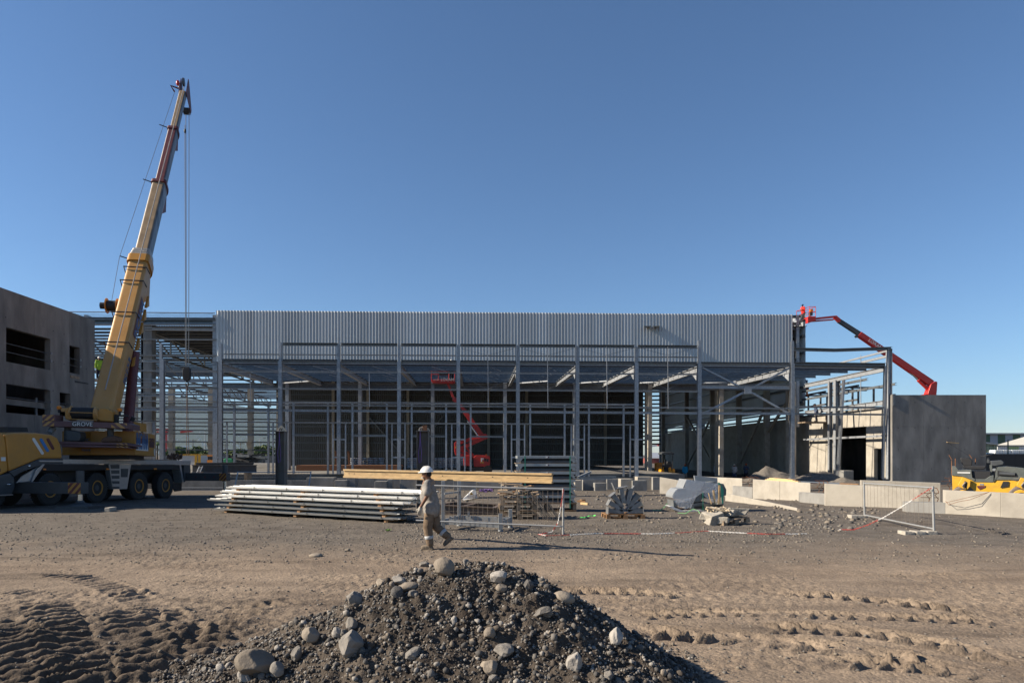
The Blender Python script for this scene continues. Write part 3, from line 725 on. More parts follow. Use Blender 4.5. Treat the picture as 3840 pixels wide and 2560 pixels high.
# ================================================================ lean-to frame
COLS = [828, 1052, 1271, 1497, 1719, 1942, 2165, 2386, 2622, 2970]
tops = [1287, 1284, 1287, 1290, 1292, 1294, 1297, 1299, 1276, 1279]
def base_z(px): return 0.55 - 0.45 * (px - 820) / 2150.0
for px, yt in zip(COLS, tops):
    a = f(px, yt); b = Vector((a.x, a.y, base_z(px)))
    top = f(px, 1352 + 12 * (px - 820) / 2150)
    member('column', b, top, 0.30, 0.34, 'I', galv, lean, up=Vector((0, 1, 0)))
    member('column_extension', top, a, 0.22, 0.24, 'I', galv, lean, up=Vector((0, 1, 0)))
    MB().box((b.x, b.y, b.z + 0.02), (0.5, 0.5, 0.04)).build('base_plate', galv, lean)
for a, b in zip(COLS[:-1], COLS[1:]):
    def sl(y): return (y + 0.0066 * (a - 1052), y + 0.0066 * (b - 1052))
    def rail(name, y, t, w=0.12, kind='C', m=galv, dy=-0.2):
        ya, yb = sl(y); member(name, f(a + 7, ya, dy), f(b - 7, yb, dy), w, t, kind, m, lean)
    last = b > 2400
    if a > 1000 and b < 2700: rail('top_beam', 1290, 0.24, 0.2, 'C', galv_dark)
    if b < 2700: rail('side_rail', 1329, 0.10); rail('side_rail', 1393, 0.12); rail('side_rail', 1457, 0.12)
    rail('eave_beam', 1358, 0.2, 0.2, 'C', galv, 0.05); rail('eave_channel', 1350, 0.16, 0.2, 'C', galv_dark, 0.0)
    if b < 2400: rail('wind_beam', 1508, 0.14, 0.2, 'C', galv, -0.1); rail('side_rail', 1583, 0.11)
    rail('side_rail', 1518, 0.11); rail('wind_beam', 1538, 0.2, 0.2, 'I', galv, -0.05)
for px in (1384, 1829, 2053, 2275, 2504, 938):
    member('tie_rod', f(px, 1300 if px > 1500 else 1400, -0.3), f(px + 2, 1528 + 0.0066 * (px - 1800), -0.3), 0.05, 0.05, 'box', galv, lean)
for i, px in enumerate((1829, 2053, 2275, 2504)):
    for sgn in (-1, 1):
        MB().tube([f(px, 1461, -0.25), f(px + sgn * 60, 1428, -0.25), f(px + sgn * 100, 1412, -0.25)], 0.016, 5).build('tie_cable', galv_dark, lean)
        MB().tube([f(px, 1332, -0.25), f(px + sgn * 60, 1316, -0.25), f(px + sgn * 100, 1305, -0.25)], 0.012, 5).build('tie_cable', galv_dark, lean)
for a in (879, 1007, 1101, 1230, 1322, 1451, 1544, 1673, 1765, 1894, 1988, 2117, 2208, 2338):
    p = f(a, 1511 + 0.0066 * (a - 1052), -0.05); member('door_post', (p.x, p.y, base_z(a)), p, 0.15, 0.2, 'C', galv, lean, up=Vector((0, 1, 0)))
for a in (851, 1024, 1075, 1249, 1296, 1470, 1519, 1694, 1743, 1918, 1967, 2142, 2191, 2363):
    p = f(a, 1585 + 0.0066 * (a - 1052), -0.1); member('window_post', (p.x, p.y, base_z(a)), p, 0.11, 0.12, 'C', galv, lean, up=Vector((0, 1, 0)))
for a, b in ((879, 1007), (1101, 1230), (1322, 1451), (1544, 1673), (1765, 1894), (1988, 2117), (2208, 2338)):
    y = 1629 + 0.008 * (a - 879); member('lintel', f(a, y, -0.05), f(b, y + 1, -0.05), 0.15, 0.14, 'C', galv, lean)
for c in COLS[:8]:
    for sgn in (1, -1):
        for y in (1647, 1714):
            member('tie', f(c + sgn * 6, y, -0.1), f(c + sgn * 23, y, -0.1), 0.1, 0.12, 'box', galv, lean)
# roof rafters and purlins
for px in COLS:
    a = f(px, 1374 + 0.006 * (px - 1052)); b = Vector((a.x, YM, CH - (1436 + 0.004 * (px - 1052) - CY) * YM / F))
    member('rafter', a, b, 0.28, 0.5, 'I', galv, lean)
    d = b - a
    MB().prism([a + Vector((-0.17, 0.2, -0.3)), a + Vector((-0.17, 1.4, -0.3)), a + Vector((-0.17, 0.2, -0.95))], (0.02, 0, 0)).build('haunch', galv, lean)
NP = 9
for i in range(NP):
    t = (i + 0.6) / NP; yy = YF + (YM - YF) * t
    zz = 9.45 + 0.36 + 0.06 * t
    for a, b in zip(COLS[:-1], COLS[1:]):
        member('roof_purlin', Vector(((a - CX) * YF / F, yy, zz - 0.3 * (a - 820) / 2150 )), Vector(((b - CX) * YF / F, yy, zz - 0.3 * (b - 820) / 2150)), 0.08, 0.30, 'C', galv_bright, lean)
    if i % 2 == 0:
        for a, b in zip(COLS[:-1], COLS[1:]):
            mx = ((a + b) / 2 - CX) * YF / F
            MB().tube([(mx, yy, 9.6), (mx + 1.2, yy + 3.2, 9.55)], 0.025, 5).build('sag_rod', galv, lean)
for a, b in ((1052, 1271), (1942, 2165), (2165, 2386), (2386, 2622), (2622, 2970)):
    member('roof_brace', W(a, 1436, YM - 0.4), W((a + b) / 2, 1428, YM - 3), 0.12, 0.12, 'L', galv, lean)
# right end bay: X brace, strut and side frame running back
node = f(2803, 1463, 0.05)
for p in ((2634, 1377), (2961, 1552), (2634, 1552), (2961, 1379)):
    member('cross_brace', f(p[0], p[1], 0.05), node, 0.16, 0.16, 'L', galv, lean)
MB().box(node + Vector((0, -0.1, 0)), (0.62, 0.03, 0.62)).build('gusset_plate', galv, lean)
member('strut', f(2630, 1450, 0.1), f(2962, 1452, 0.1), 0.22, 0.28, 'I', galv, lean)
SX = (3334 - CX) * YF / F     # side line of the end bay
cr = f(3334, 1307); member('column', (cr.x, YF, 0.05), cr, 0.32, 0.36, 'I', galv, lean, up=Vector((1, 0, 0)))
cr = f(3319, 1372); member('column', (cr.x, YF + 0.35, 0.05), cr, 0.17, 0.2, 'C', galv, lean, up=Vector((0, 1, 0)))
member('top_beam', f(2978, 1309, -0.1), f(3130, 1313, -0.1), 0.2, 0.26, 'C', galv_dark, lean)
member('top_beam', f(3130, 1313, -0.1), f(3344, 1306, -0.1), 0.2, 0.26, 'C', galv_dark, lean)
member('eave_beam', f(2978, 1364, 0), f(3322, 1368, 0), 0.22, 0.3, 'C', galv_dark, lean)
member('eave_beam', f(2978, 1374, 0.12), f(3322, 1378, 0.12), 0.2, 0.2, 'C', galv, lean)
for y in (1525, 1551): member('side_rail', f(2978, y, -0.1), f(3318, y + 3, -0.1), 0.15, 0.15, 'C', galv, lean)
def sd(py, Y_):  # height on the side line given pixel row at YF
    return Vector((SX, Y_, CH - (py - CY) * YF / F))
def sidebeam(name, py, w, hh, kind, m, y0=YF, y1=YM, dx=0.0):
    member(name, sd(py, y0) + Vector((dx, 0, 0)), sd(py, y1) + Vector((dx, 0, 0)), w, hh, kind, m, lean)
sidebeam('side_rafter', 1380, 0.22, 0.42, 'I', galv); sidebeam('side_rail', 1314, 0.12, 0.14, 'C', galv, YF, YF + 9); sidebeam('side_rail', 1334, 0.14, 0.2, 'C', galv, YF, YF + 4)
sidebeam('side_rail', 1404, 0.16, 0.2, 'C', galv_dark, YF + 3.5, YM + 1, 0.2); sidebeam('side_rail', 1442, 0.16, 0.2, 'C', galv_dark, YF - 0.6, YM + 1, 0.2)
sidebeam('side_beam', 1507, 0.2, 0.4, 'I', galv); sidebeam('side_rail', 1633, 0.16, 0.18, 'C', galv, YF, YM, -0.1)
for px, w in ((3138, 0.34), (3113, 0.2)):
    yy = SX * F / (px - CX); member('column', (SX, yy, 0), (SX, yy, 9.2), w + 0.1, w + 0.14, 'I', galv, lean, up=Vector((1, 0, 0)))
a = Vector((SX - 1.4, 62.5, 0.0)); member('leaning_post', a, Vector((SX - 0.3, 63.5, 9.0)), 0.2, 0.22, 'C', galv, lean)
for i, (pr, yy) in enumerate(((3250, 58.5), (3180, 60.2), (3115, 62), (3060, 64), (3010, 66.5))):
    member('roof_purlin', Vector(((2970 - CX) * YF / F, yy, 9.45)), Vector(((pr - CX) * yy / F, yy, 9.4)), 0.09, 0.3, 'C', galv_bright, lean)
member('tie_rod', (SX, YF + 4.2, 5.5), (SX, YF + 4.2, 11.0), 0.05, 0.05, 'box', galv, lean)
# left end bay frame in front of the hall (posts without cladding)
for px, y0, y1, w in ((609, 1347, 1770, 0.34), (487, 1375, 1475, 0.24)):
    member('column', f(px, min(y1, 1768)), f(px, y0), w, w + 0.02, 'I', galv, lean, up=Vector((0, 1, 0)))
member('column_extension', f(604, 1347), f(604, 1287), 0.2, 0.2, 'I', galv, lean, up=Vector((0, 1, 0)))
for y, a, b, t in ((1352, 530, 600, 0.2), (1452, 495, 600, 0.14), (1578, 360, 600, 0.14), (1532, 360, 600, 0.3), (1480, 470, 600, 0.24), (1392, 617, 820, 0.1), (1583, 617, 820, 0.1), (1524, 617, 820, 0.12)):
    member('side_rail', f(a, y, -0.1), f(b, y + 1, -0.1), 0.14, t, 'C', galv, lean)
member('column', f(578, 1768), f(578, 1580), 0.2, 0.2, 'C', galv, lean, up=Vector((0, 1, 0)))

# ================================================================ concrete walls at the right end
def panel_wall(name, label, lo, hi, nx_, nz_, mat, axis, openings=(), holes=True):
    """wall of cast panels separated by recessed joints; lo/hi are box corners, axis 0 = along x, 1 = along y"""
    t = thing(name, label, 'wall', ((lo[0] + hi[0]) / 2, (lo[1] + hi[1]) / 2, lo[2])); g = 0.012
    edges = [lo[axis] + (hi[axis] - lo[axis]) * i / nx_ for i in range(nx_ + 1)]
    for o in openings: edges += [o[0], o[1]]
    edges = sorted(set(round(e, 4) for e in edges))
    zz = sorted(set([round(lo[2] + (hi[2] - lo[2]) * k / nz_, 4) for k in range(nz_ + 1)] + [round(o[k], 4) for o in openings for k in (2, 3)]))
    for a, b in zip(edges[:-1], edges[1:]):
        for c, d in zip(zz[:-1], zz[1:]):
            if any(a >= o[0] - 1e-3 and b <= o[1] + 1e-3 and c >= o[2] - 1e-3 and d <= o[3] + 1e-3 for o in openings): continue
            l, h_ = list(lo), list(hi); l[axis], h_[axis], l[2], h_[2] = a + g / 2, b - g / 2, c + g / 2, d - g / 2
            MB().bb(l, h_).build('panel', mat, t)
    l, h_ = list(lo), list(hi); k = 1 - axis
    core = 0.05
    for a, b in zip(edges[:-1], edges[1:]):
        for c, d in zip(zz[:-1], zz[1:]):
            if any(a >= o[0] - 1e-3 and b <= o[1] + 1e-3 and c >= o[2] - 1e-3 and d <= o[3] + 1e-3 for o in openings): continue
            l, h_ = list(lo), list(hi); l[axis], h_[axis], l[2], h_[2] = a, b, c, d; l[k] += core; h_[k] -= core
            mbw = MB().bb(l, h_) if 'mbw' not in dir() else mbw.bb(l, h_)
    mbw.build('joint_core', mat, t)
    return t
XW = 34.85
w1 = panel_wall('concrete_wall', 'sunlit pale concrete wall with two dark doorways behind the end bay frame', (XW, 57.4, -0.8), (XW + 0.35, 128, 6.05), 12, 1, concrete_light, 1,
    openings=((61.2, 66.0, -0.4, 4.6), (58.7, 60.0, -0.4, 2.6)))
w2 = panel_wall('precast_wall', 'tall grey precast concrete wall right of the steel frame', ((3346 - CX) * 56.6 / F, 56.6, -0.8), ((3698 - CX) * 56.6 / F, 56.95, CH + (CY - 1480) * 56.6 / F), 3, 3, concrete_dark, 0)
hole = MB()
for i in range(6):
    for zz in (0.9, 2.5, 4.3, 6.4):
        hole.cyl((34.9 + i * 1.38, 56.605, zz), (34.9 + i * 1.38, 56.597, zz), 0.035, 8)
hole.build('tie_hole', black, w2)
MB().box((34.55, 56.8, 6.6), (0.22, 0.5, 1.0)).build('edge_plate', galv_dark, w2)
# dark back room behind the doorways
rm = thing('back_room', 'dark unlit room behind the pale wall with doorways', 'room', (38, 62, -0.6))
MB().bb((XW + 0.5, 57.3, 6.1), (40.6, 75, 6.3)).build('ceiling', concrete_dark, rm); MB().bb((40.3, 57.3, -0.6), (40.6, 75, 6.1)).build('wall', concrete_dark, rm); MB().bb((XW + 0.5, 74.7, -0.6), (40.3, 75, 6.1)).build('wall', concrete_dark, rm)
# ================================================================ concrete building on the left (its right-hand face recedes)
LX = -23.5
def lp(px, py):
    Y_ = LX * F / (px - CX); return Vector((LX, Y_, CH - (py - CY) * Y_ / F))
lb = thing('concrete_building', 'bare grey concrete two-storey building with empty window openings on the left', 'building', (LX - 4, 36, -0.4))
y_end = lp(355, 1197).y; ztop = 10.3
wins = []
for (xa, xb, pc, yt, yb) in ((22, 188, 188, 1271, 1388), (260, 298, 298, 1304, 1404), (22, 188, 188, 1463, 1561), (223, 263, 263, 1476, 1562)):
    a, b = lp(xa, 0).y, lp(xb, 0).y; wins.append((a, b, lp(pc, yb).z, lp(pc, yt).z))
ys = sorted(set([26.0] + [round(k, 3) for w in wins for k in w[:2]] + [31.0, 36.2, 39.3, round(y_end, 3)]))
zs = sorted(set([-0.6, ztop] + [round(k, 3) for w in wins for k in w[2:]] + [5.15]))
core = MB()
for a, b in zip(ys[:-1], ys[1:]):
    for c, d in zip(zs[:-1], zs[1:]):
        if any(a >= w[0] - 2e-3 and b <= w[1] + 2e-3 and c >= w[2] - 2e-3 and d <= w[3] + 2e-3 for w in wins): continue
        core.bb((LX - 0.3, a, c), (LX - 0.006, b, d))
core.build('wall', concrete_dark, lb)
# cast lifts with fine joints, one skin panel per bay
def skin(a, b, c, d):
    MB().bb((LX - 0.006, a + 0.006, c + 0.006), (LX + 0.004, b - 0.006, d - 0.006)).build('panel', concrete_dark, lb)
joints = [26.0, 31.0, 36.2, 39.3, y_end]
for a, b in zip(joints[:-1], joints[1:]):
    for c, d in ((-0.6, 5.15), (5.15, ztop)):
        cut = [w for w in wins if w[1] > a and w[0] < b and w[3] > c and w[2] < d]
        yy = sorted(set([a, b] + [min(max(k, a), b) for w in cut for k in w[:2]])); zz = sorted(set([c, d] + [min(max(k, c), d) for w in cut for k in w[2:]]))
        m_ = MB()
        for y0, y1 in zip(yy[:-1], yy[1:]):
            for z0, z1 in zip(zz[:-1], zz[1:]):
                if any(y0 >= w[0] - 2e-3 and y1 <= w[1] + 2e-3 and z0 >= w[2] - 2e-3 and z1 <= w[3] + 2e-3 for w in cut): continue
                e = 0.007
                m_.bb((LX - 0.005, y0 + (e if y0 == a else 0), z0 + (e if z0 == c else 0)), (LX + 0.012, y1 - (e if y1 == b else 0), z1 - (e if z1 == d else 0)))
        if m_.v: m_.build('panel', concrete_dark, lb)
MB().bb((LX - 14, y_end - 0.3, -0.6), (LX - 0.3, y_end, ztop)).build('wall', concrete_dark, lb)
MB().bb((LX - 14, 26, ztop - 0.45), (LX - 0.31, y_end - 0.31, ztop - 0.2)).build('roof_slab', concrete_dark, lb)
MB().bb((LX - 14, 26, 4.6), (LX - 0.31, y_end - 0.31, 4.9)).build('floor_slab', concrete_dark, lb)
MB().bb((LX - 14, 26, -0.6), (LX - 13.7, y_end - 0.31, ztop - 0.46)).build('wall', concrete_dark, lb)
MB().bb((LX - 14, 26, -0.6), (LX - 0.31, 26.3, ztop - 0.46)).build('wall', concrete_dark, lb)
for w in wins:   # bare reveals and guard bars
    for k in (0.3, 0.55):
        z = w[2] + (w[3] - w[2]) * k
        MB().tube([(LX - 0.12, w[0] - 0.02, z), (LX - 0.12, w[1] + 0.12, z - 0.02)], 0.018, 6).build('guard_bar', galv_dark, lb)
        MB().box((LX + 0.03, w[1] + 0.06, z), (0.05, 0.1, 0.12)).build('bar_clamp', galv, lb)
for yy in (lp(42, 0).y, lp(170, 0).y): MB().beam((LX - 0.5, yy, wins[2][2] - 0.1), (LX - 0.5, yy, wins[2][2] + 1.0), 0.08).build('guard_post', galv, lb)
a = lp(262, 1412); b = lp(296, 1423); MB().bb((LX - 0.1, a.y, a.z - 0.05), (LX + 0.04, b.y, a.z + 0.1)).build('sill_board', timber_old, lb)
a = lp(280, 1427); b = lp(330, 1437); MB().prism([a, b, lp(330, 1446 - 6), lp(280, 1433)], (0.03, 0, 0)).build('bitumen_strip', black, lb)
mb = MB()
for yy in (28, 30, 32, 34, 37.8, 38.8, 41):
    for z in (1.6, 3.2, 5.6, 7.2, 8.9):
        if any(w[0] - 0.2 < yy < w[1] + 0.2 and w[2] - 0.2 < z < w[3] + 0.2 for w in wins): continue
        mb.cyl((LX + 0.012, yy, z), (LX + 0.016, yy, z), 0.035, 8)
mb.build('tie_hole', black, lb)
# ================================================================ mobile crane
def clip(poly, f_):
    out = []
    for i in range(len(poly)):
        a, b = poly[i], poly[(i + 1) % len(poly)]; fa, fb = f_(a), f_(b)
        if fa >= 0: out.append(a)
        if (fa >= 0) != (fb >= 0):
            t = fa / (fa - fb); out.append((a[0] + (b[0] - a[0]) * t, a[1] + (b[1] - a[1]) * t))
    return out
def stripes(quad, nrm, period=0.3, slant=1.0, duty=0.5, lift=0.006, asp=1.0, phase=0.0, th=0.004):
    """slanted bands on a quad (bl, br, tr, tl); returns MB"""
    bl, br, tr, tl = [Vector(q) for q in quad]; mb = MB(); nrm = Vector(nrm).normalized()
    k = -4
    while k * period < 3:
        c0 = k * period + phase; c1 = c0 + period * duty
        poly = clip(clip([(0, 0), (1, 0), (1, 1), (0, 1)], lambda p: p[0] + slant * asp * p[1] - c0), lambda p: c1 - p[0] - slant * asp * p[1])
        if len(poly) > 2:
            P = [bl.lerp(br, u).lerp(tl.lerp(tr, u), v) + nrm * lift for u, v in poly]; mb.prism(P, nrm * th)
        k += 1
    return mb
crane = thing('mobile_crane', 'big ochre telescopic mobile crane parked on outriggers with its boom raised', 'crane', (-17, 33, -0.25))
O_ = Vector((-17.3, 31.2, 0)); dv = Vector((0.164, 0.986, 0)).normalized(); nv = Vector((dv.y, -dv.x, 0))
CP = Plane(O_, nv)
def cz(zx, zy, off=0.0): return CP.hit(zx / 2.45, 1500 + zy / 2.45, off)
def cu(u, z, off=0.0): return O_ + dv * u + nv * off + Vector((0, 0, z))
def plate(name, pts, depth, mat, parent=None, off=0.0, bevel=0.0):
    return MB().prism([cz(x, y, off) for x, y in pts], -nv * depth).build(name, mat, parent or crane, bevel=bevel)
cab = plate('cab', [(-420, 300), (0, 300), (36, 308), (56, 400), (74, 655), (0, 690), (-420, 700)], 2.5, crane_orange, bevel=0.06)
plate('cab_window', [(-380, 330), (-60, 330), (-50, 470), (-380, 480)], 0.02, black, cab, 0.012)
plate('sticker', [(10, 522), (52, 522), (52, 558), (10, 558)], 0.01, white_paint, cab, 0.012)
plate('stripe', [(-40, 625), (6, 625), (6, 655), (-40, 655)], 0.01, maroon, cab, 0.012)
hood = plate('engine_hood', [(48, 312), (110, 300), (200, 295), (340, 300), (480, 318), (530, 345), (556, 400), (572, 480), (575, 534), (365, 538), (84, 655), (66, 480)], 2.5, crane_orange, bevel=0.07)
for (a, b, m_) in (((310, 358), (390, 486), white_paint), ((378, 362), (438, 462), blue_paint), ((442, 360), (488, 442), maroon)):
    A, Bq = Vector((a[0], a[1])), Vector((b[0], b[1])); dd = (Bq - A).normalized(); nn_ = Vector((-dd.y, dd.x)); r_ = 13
    pts_ = [A + nn_ * r_ * math.cos(t) - dd * r_ * math.sin(t) for t in np.linspace(0, math.pi, 7)] + [Bq - nn_ * r_ * math.cos(t) + dd * r_ * math.sin(t) for t in np.linspace(0, math.pi, 7)]
    plate('hood_stripe', [tuple(p) for p in pts_], 0.012, m_, hood, 0.012)
MB().tube([cz(455, 300, -1.2), cz(470, 275, -1.2), cz(492, 262, -1.2)], 0.13, 12).build('exhaust_stack', alu, hood, smooth=40)
rf = plate('roof_unit', [(65, 245), (250, 250), (262, 292), (70, 292)], 1.2, black, hood, -0.6)
plate('fender', [(84, 657), (365, 540), (578, 545), (578, 582), (400, 588), (200, 660), (130, 702), (118, 690)], 0.5, dark_grey, off=0.02, bevel=0.015)
plate('front_fender', [(-420, 705), (0, 692), (95, 668), (135, 715), (138, 800), (110, 868), (-420, 890)], 2.3, dark_grey, off=0.03, bevel=0.04)
MB().ell(cz(268, 604, 0.03), (0.06, 0.06, 0.06)).build('marker_light', chrome, crane, smooth=60)
MB().ell(cz(75, 772, 0.05), (0.1, 0.1, 0.04)).build('marker_light', chrome, crane, smooth=60)
plate('step_bar', [(-300, 880), (120, 862), (122, 872), (-300, 892)], 0.1, alu, off=0.06)
deck_ = plate('deck_edge', [(580, 541), (1120, 548), (1752, 556), (1752, 590), (580, 582)], 2.5, alu, bevel=0.008)
plate('deck_trim', [(362, 552), (578, 553), (578, 566), (362, 564)], 0.06, alu, off=0.05)
plate('side_skirt', [(392, 588), (1000, 590), (1662, 592), (1662, 636), (980, 640), (350, 648)], 2.4, black, off=-0.04)
plate('mudguard', [(330, 640), (395, 585), (412, 588), (300, 748), (292, 748)], 0.05, alu, off=0.02)
plate('mudguard', [(200, 700), (385, 590), (300, 740), (220, 748), (150, 760)], 0.05, alu, off=-0.05)
lad = plate('ladder_panel', [(1000, 584), (1204, 592), (1168, 814), (1036, 818)], 0.25, alu, off=0.02)
for k in range(5): plate('step_recess', [(1014 + k * 5, 592 + k * 50), (1098, 592 + k * 50), (1098, 628 + k * 46), (1020 + k * 5, 628 + k * 46)], 0.02, dark_grey, lad, 0.03)
plate('valve_box', [(1112, 628), (1180, 628), (1172, 706), (1112, 706)], 0.02, dark_grey, lad, 0.03)
plate('mudguard', [(1650, 592), (1664, 592), (1690, 756), (1676, 760)], 0.5, alu, off=0.0)
plate('mudguard', [(1560, 760), (1670, 760), (1670, 830), (1610, 838)], 0.06, black, off=-0.1)
for k, (x, y) in enumerate(((412, 634), (992, 632), (1428, 630))): plate('side_marker', [(x - 12, y - 6), (x + 12, y - 6), (x + 12, y + 6), (x - 12, y + 6)], 0.02, orange_paint, off=0.0)
for j, u in enumerate((-5.6, -2.75, 0.0, 2.92, 5.08)):
    for sgn in (0, 1):
        c = cu(u, 0, -0.25 if sgn == 0 else -2.15); zc = gh(c.x, c.y) + 0.68; c.z = zc; R_ = 0.69; ax = nv if sgn == 0 else -nv
        w = MB().lathe(c, ax, [(-0.2, 0.3), (-0.2, R_ - 0.06), (-0.15, R_), (0.15, R_), (0.2, R_ - 0.06), (0.205, 0.36), (0.16, 0.345)], 36).build('tyre', rubber, crane, smooth=35)
        r_ = MB().lathe(c, ax, [(-0.1, 0.3), (0.17, 0.345), (0.2, 0.34), (0.2, 0.3), (0.08, 0.27), (0.06, 0.2)], 28).build('rim', crane_orange, w, smooth=35)
        MB().lathe(c, ax, [(0.0, 0.17), (0.13, 0.16), (0.17, 0.12), (0.17, 0.001)], 20).build('hub', dark_grey, w, smooth=40)
        if sgn == 0:
            tr = MB()
            for q_ in range(40):
                t = 2 * math.pi * q_ / 40; e1 = dv * math.cos(t) + Z * math.sin(t); e2 = -dv * math.sin(t) + Z * math.cos(t)
                tr.box(c + e1 * (R_ + 0.008), (0.36, 0.06, 0.03), Matrix((ax, e2, e1)).transposed())
            tr.build('tread', rubber, w)
MB().prism([cu(-6.2, 0.55, -0.7), cu(7.2, 0.55, -0.7), cu(7.2, 1.5, -0.7), cu(-6.2, 1.5, -0.7)], -nv * 1.1).build('chassis', black, crane)
def outrigger(u, L, z0, z1, haz=(0.55,)):
    a = cu(u, (z0 + z1) / 2, -0.3); b = a + nv * (L + 0.3); o = MB().beam(a, b, 0.42, z1 - z0).build('outrigger_beam', dark_grey, crane, bevel=0.012)
    hh = (z1 - z0) / 2 - 0.01; back = -dv * 0.212
    q = [b - nv * haz[0] + back - Z * hh, b + back - Z * hh, b + back + Z * hh, b - nv * haz[0] + back + Z * hh]
    MB().prism(q, -dv * 0.004).build('hazard_plate', crane_orange, o)
    stripes(q, -dv, 0.5, -1.0, 0.5, 0.004, (z1 - z0) / haz[0] * 0.9).build('hazard_stripe', maroon, o)
    j = b - nv * 0.2; g_ = gh(j.x, j.y)
    MB().cyl((j.x, j.y, z0 - 0.02), (j.x, j.y, z1 + 0.45), 0.15, 18).build('jack_sleeve', dark_grey, o, smooth=40)
    MB().cyl((j.x, j.y, g_ + 0.1), (j.x, j.y, z0), 0.1, 16).build('jack_rod', chrome, o, smooth=40)
    MB().lathe((j.x, j.y, g_ + 0.1), Z, [(0, 0.42), (0.05, 0.4), (0.12, 0.16), (0.2, 0.13)], 24).build('jack_foot', dark_grey, o, smooth=30)
    MB().box((j.x, j.y, g_ + 0.05), (1.25, 1.1, 0.1)).build('ground_pad', dark_grey, o); return o
outrigger(-4.2, 2.72, 0.54, 0.98); outrigger(7.05, 2.4, 0.62, 1.05, (0.42,))
b_ = MB()
for k in range(3): b_.prism([cu(7.05, 0, 0.5 + k * 0.55) + Vector((0, 0, 0.83)) - dv * 0.22 + nv * 0, cu(7.05, 0, 0.62 + k * 0.55) + Vector((0, 0, 0.9)) - dv * 0.22, cu(7.05, 0, 0.62 + k * 0.55) + Vector((0, 0, 0.76)) - dv * 0.22], -dv * 0.004)
b_.build('reflector', maroon, crane)
plate('rear_frame', [(1690, 600), (1748, 592), (1752, 660), (1700, 750), (1685, 745)], 2.2, dark_grey, off=-0.05)
chain_m = pm('rusty_chain', (0.11, 0.06, 0.04), 0.8, var=0.3, scale=20)
plate('deck_timber', [(1336, 541), (1630, 548), (1630, 556), (1336, 551)], 0.6, timber_old, off=-0.3)
mb = MB()
for i in range(70):
    p = CP.hit((1540 + random.uniform(0, 130)) / 2.45, 1500 + (536 + random.uniform(0, 8)) / 2.45, -0.5 - random.random() * 0.6) + Vector((0, 0, random.random() * 0.28)); mb.box(p, (0.12, 0.07, 0.06), rot3(i))
mb.build('chain_heap', chain_m, crane)
# ---- superstructure
FT, TP = W(398, 1540, 32.0), W(688, 352, 47.5)
az = Vector((TP.x - FT.x, TP.y - FT.y, 0)).normalized(); rt = Vector((az.y, -az.x, 0))
RP = Plane((-17.2, 30.0, 0), -az)
def sz(zx, zy, off=0.0): return RP.hit(130 + zx / 4.8, 1480 + zy / 4.8, off)
sup = MB().prism([sz(490, 650, -1.3), sz(1300, 650, -1.3), sz(1300, 1085, -1.3), sz(490, 1085, -1.3)], az * 5.0).build('superstructure', crane_orange, crane, bevel=0.03)
def splate(name, pts, depth, mat, parent=sup, off=0.0, bevel=0.0): return MB().prism([sz(x, y, off) for x, y in pts], az * depth).build(name, mat, parent, bevel=bevel)
splate('slewing_ring', [(620, 1085), (1700, 1085), (1700, 1165), (620, 1165)], 2.4, black, off=-1.6)
splate('counterweight', [(135, 466), (360, 470), (1660, 506), (1768, 538), (1768, 632), (1660, 610), (135, 562)], 1.1, crane_mauve, bevel=0.02)
q = [sz(138, 560, 0.0), sz(350, 566, 0), sz(352, 472, 0), sz(138, 466, 0)]
MB().prism(q, -az * 0.006).build('hazard_plate', crane_mauve, sup); stripes(q, -az, 0.62, -1, 0.5, 0.008, 0.55).build('hazard_stripe', crane_yellow, sup)
splate('counterweight_horn', [(140, 352), (368, 352), (368, 468), (138, 462)], 0.9, crane_mauve, bevel=0.02)
q = [sz(142, 460), sz(352, 464), sz(354, 360), sz(144, 358)]
stripes(q, -az, 0.62, -1, 0.5, 0.006, 0.55, 0.1).build('hazard_stripe', crane_yellow, sup)
q = [sz(1380, 592), sz(1660, 606), sz(1660, 512), sz(1380, 504)]
stripes(q, -az, 0.62, 1, 0.5, 0.006, 0.45, 0.0).build('hazard_stripe', crane_yellow, sup)
splate('name_plate', [(666, 485), (1046, 492), (1046, 572), (668, 568)], 0.02, dark_grey, off=0.02)
p0 = sz(674, 556, 0.03); p1 = sz(1040, 564, 0.03)
t_ = text_mb('GROVE', (p1 - p0).length / 3.25, p0, p1 - p0, Z, 0.008); t_.build('lettering', white_paint, sup)
for zx0, zx1, y0, y1 in ((536, 656, 590, 835), (1310, 1420, 610, 760)):
    a, b = sz((zx0 + zx1) / 2, y0, -0.6), sz((zx0 + zx1) / 2, y1, -0.6); MB().cyl(a, b, (zx1 - zx0) / 9.6 / 85, 14).build('lift_post', dark_grey, sup, smooth=40)
splate('canvas_bundle', [(550, 640), (640, 632), (820, 670), (832, 760), (800, 835), (560, 832)], 0.7, dark_grey, off=-0.15, bevel=0.05)
splate('counterweight_slab', [(420, 836), (1612, 862), (1795, 905), (1795, 934), (1600, 906), (420, 886)], 1.2, crane_mauve, off=-0.02, bevel=0.015)
splate('counterweight_slab', [(470, 892), (1180, 908), (1690, 932), (1752, 966), (1480, 950), (480, 938)], 1.2, crane_mauve, off=0.03, bevel=0.015)
for (x0, x1, y0, y1) in ((1480, 1670, 866, 902), (1480, 1680, 914, 946)):
    q = [sz(x0, y1 - 2, 0.04), sz(x1, y1 + 8, 0.04), sz(x1, y0 + 10, 0.04), sz(x0, y0, 0.04)]; stripes(q, -az, 0.5, 1, 0.5, 0.02, 0.3).build('hazard_stripe', crane_yellow, sup)
splate('chain_heap', [(1180, 850), (1200, 790), (1300, 745), (1430, 735), (1515, 760), (1520, 845)], 0.5, chain_m, off=-0.1, bevel=0.06)
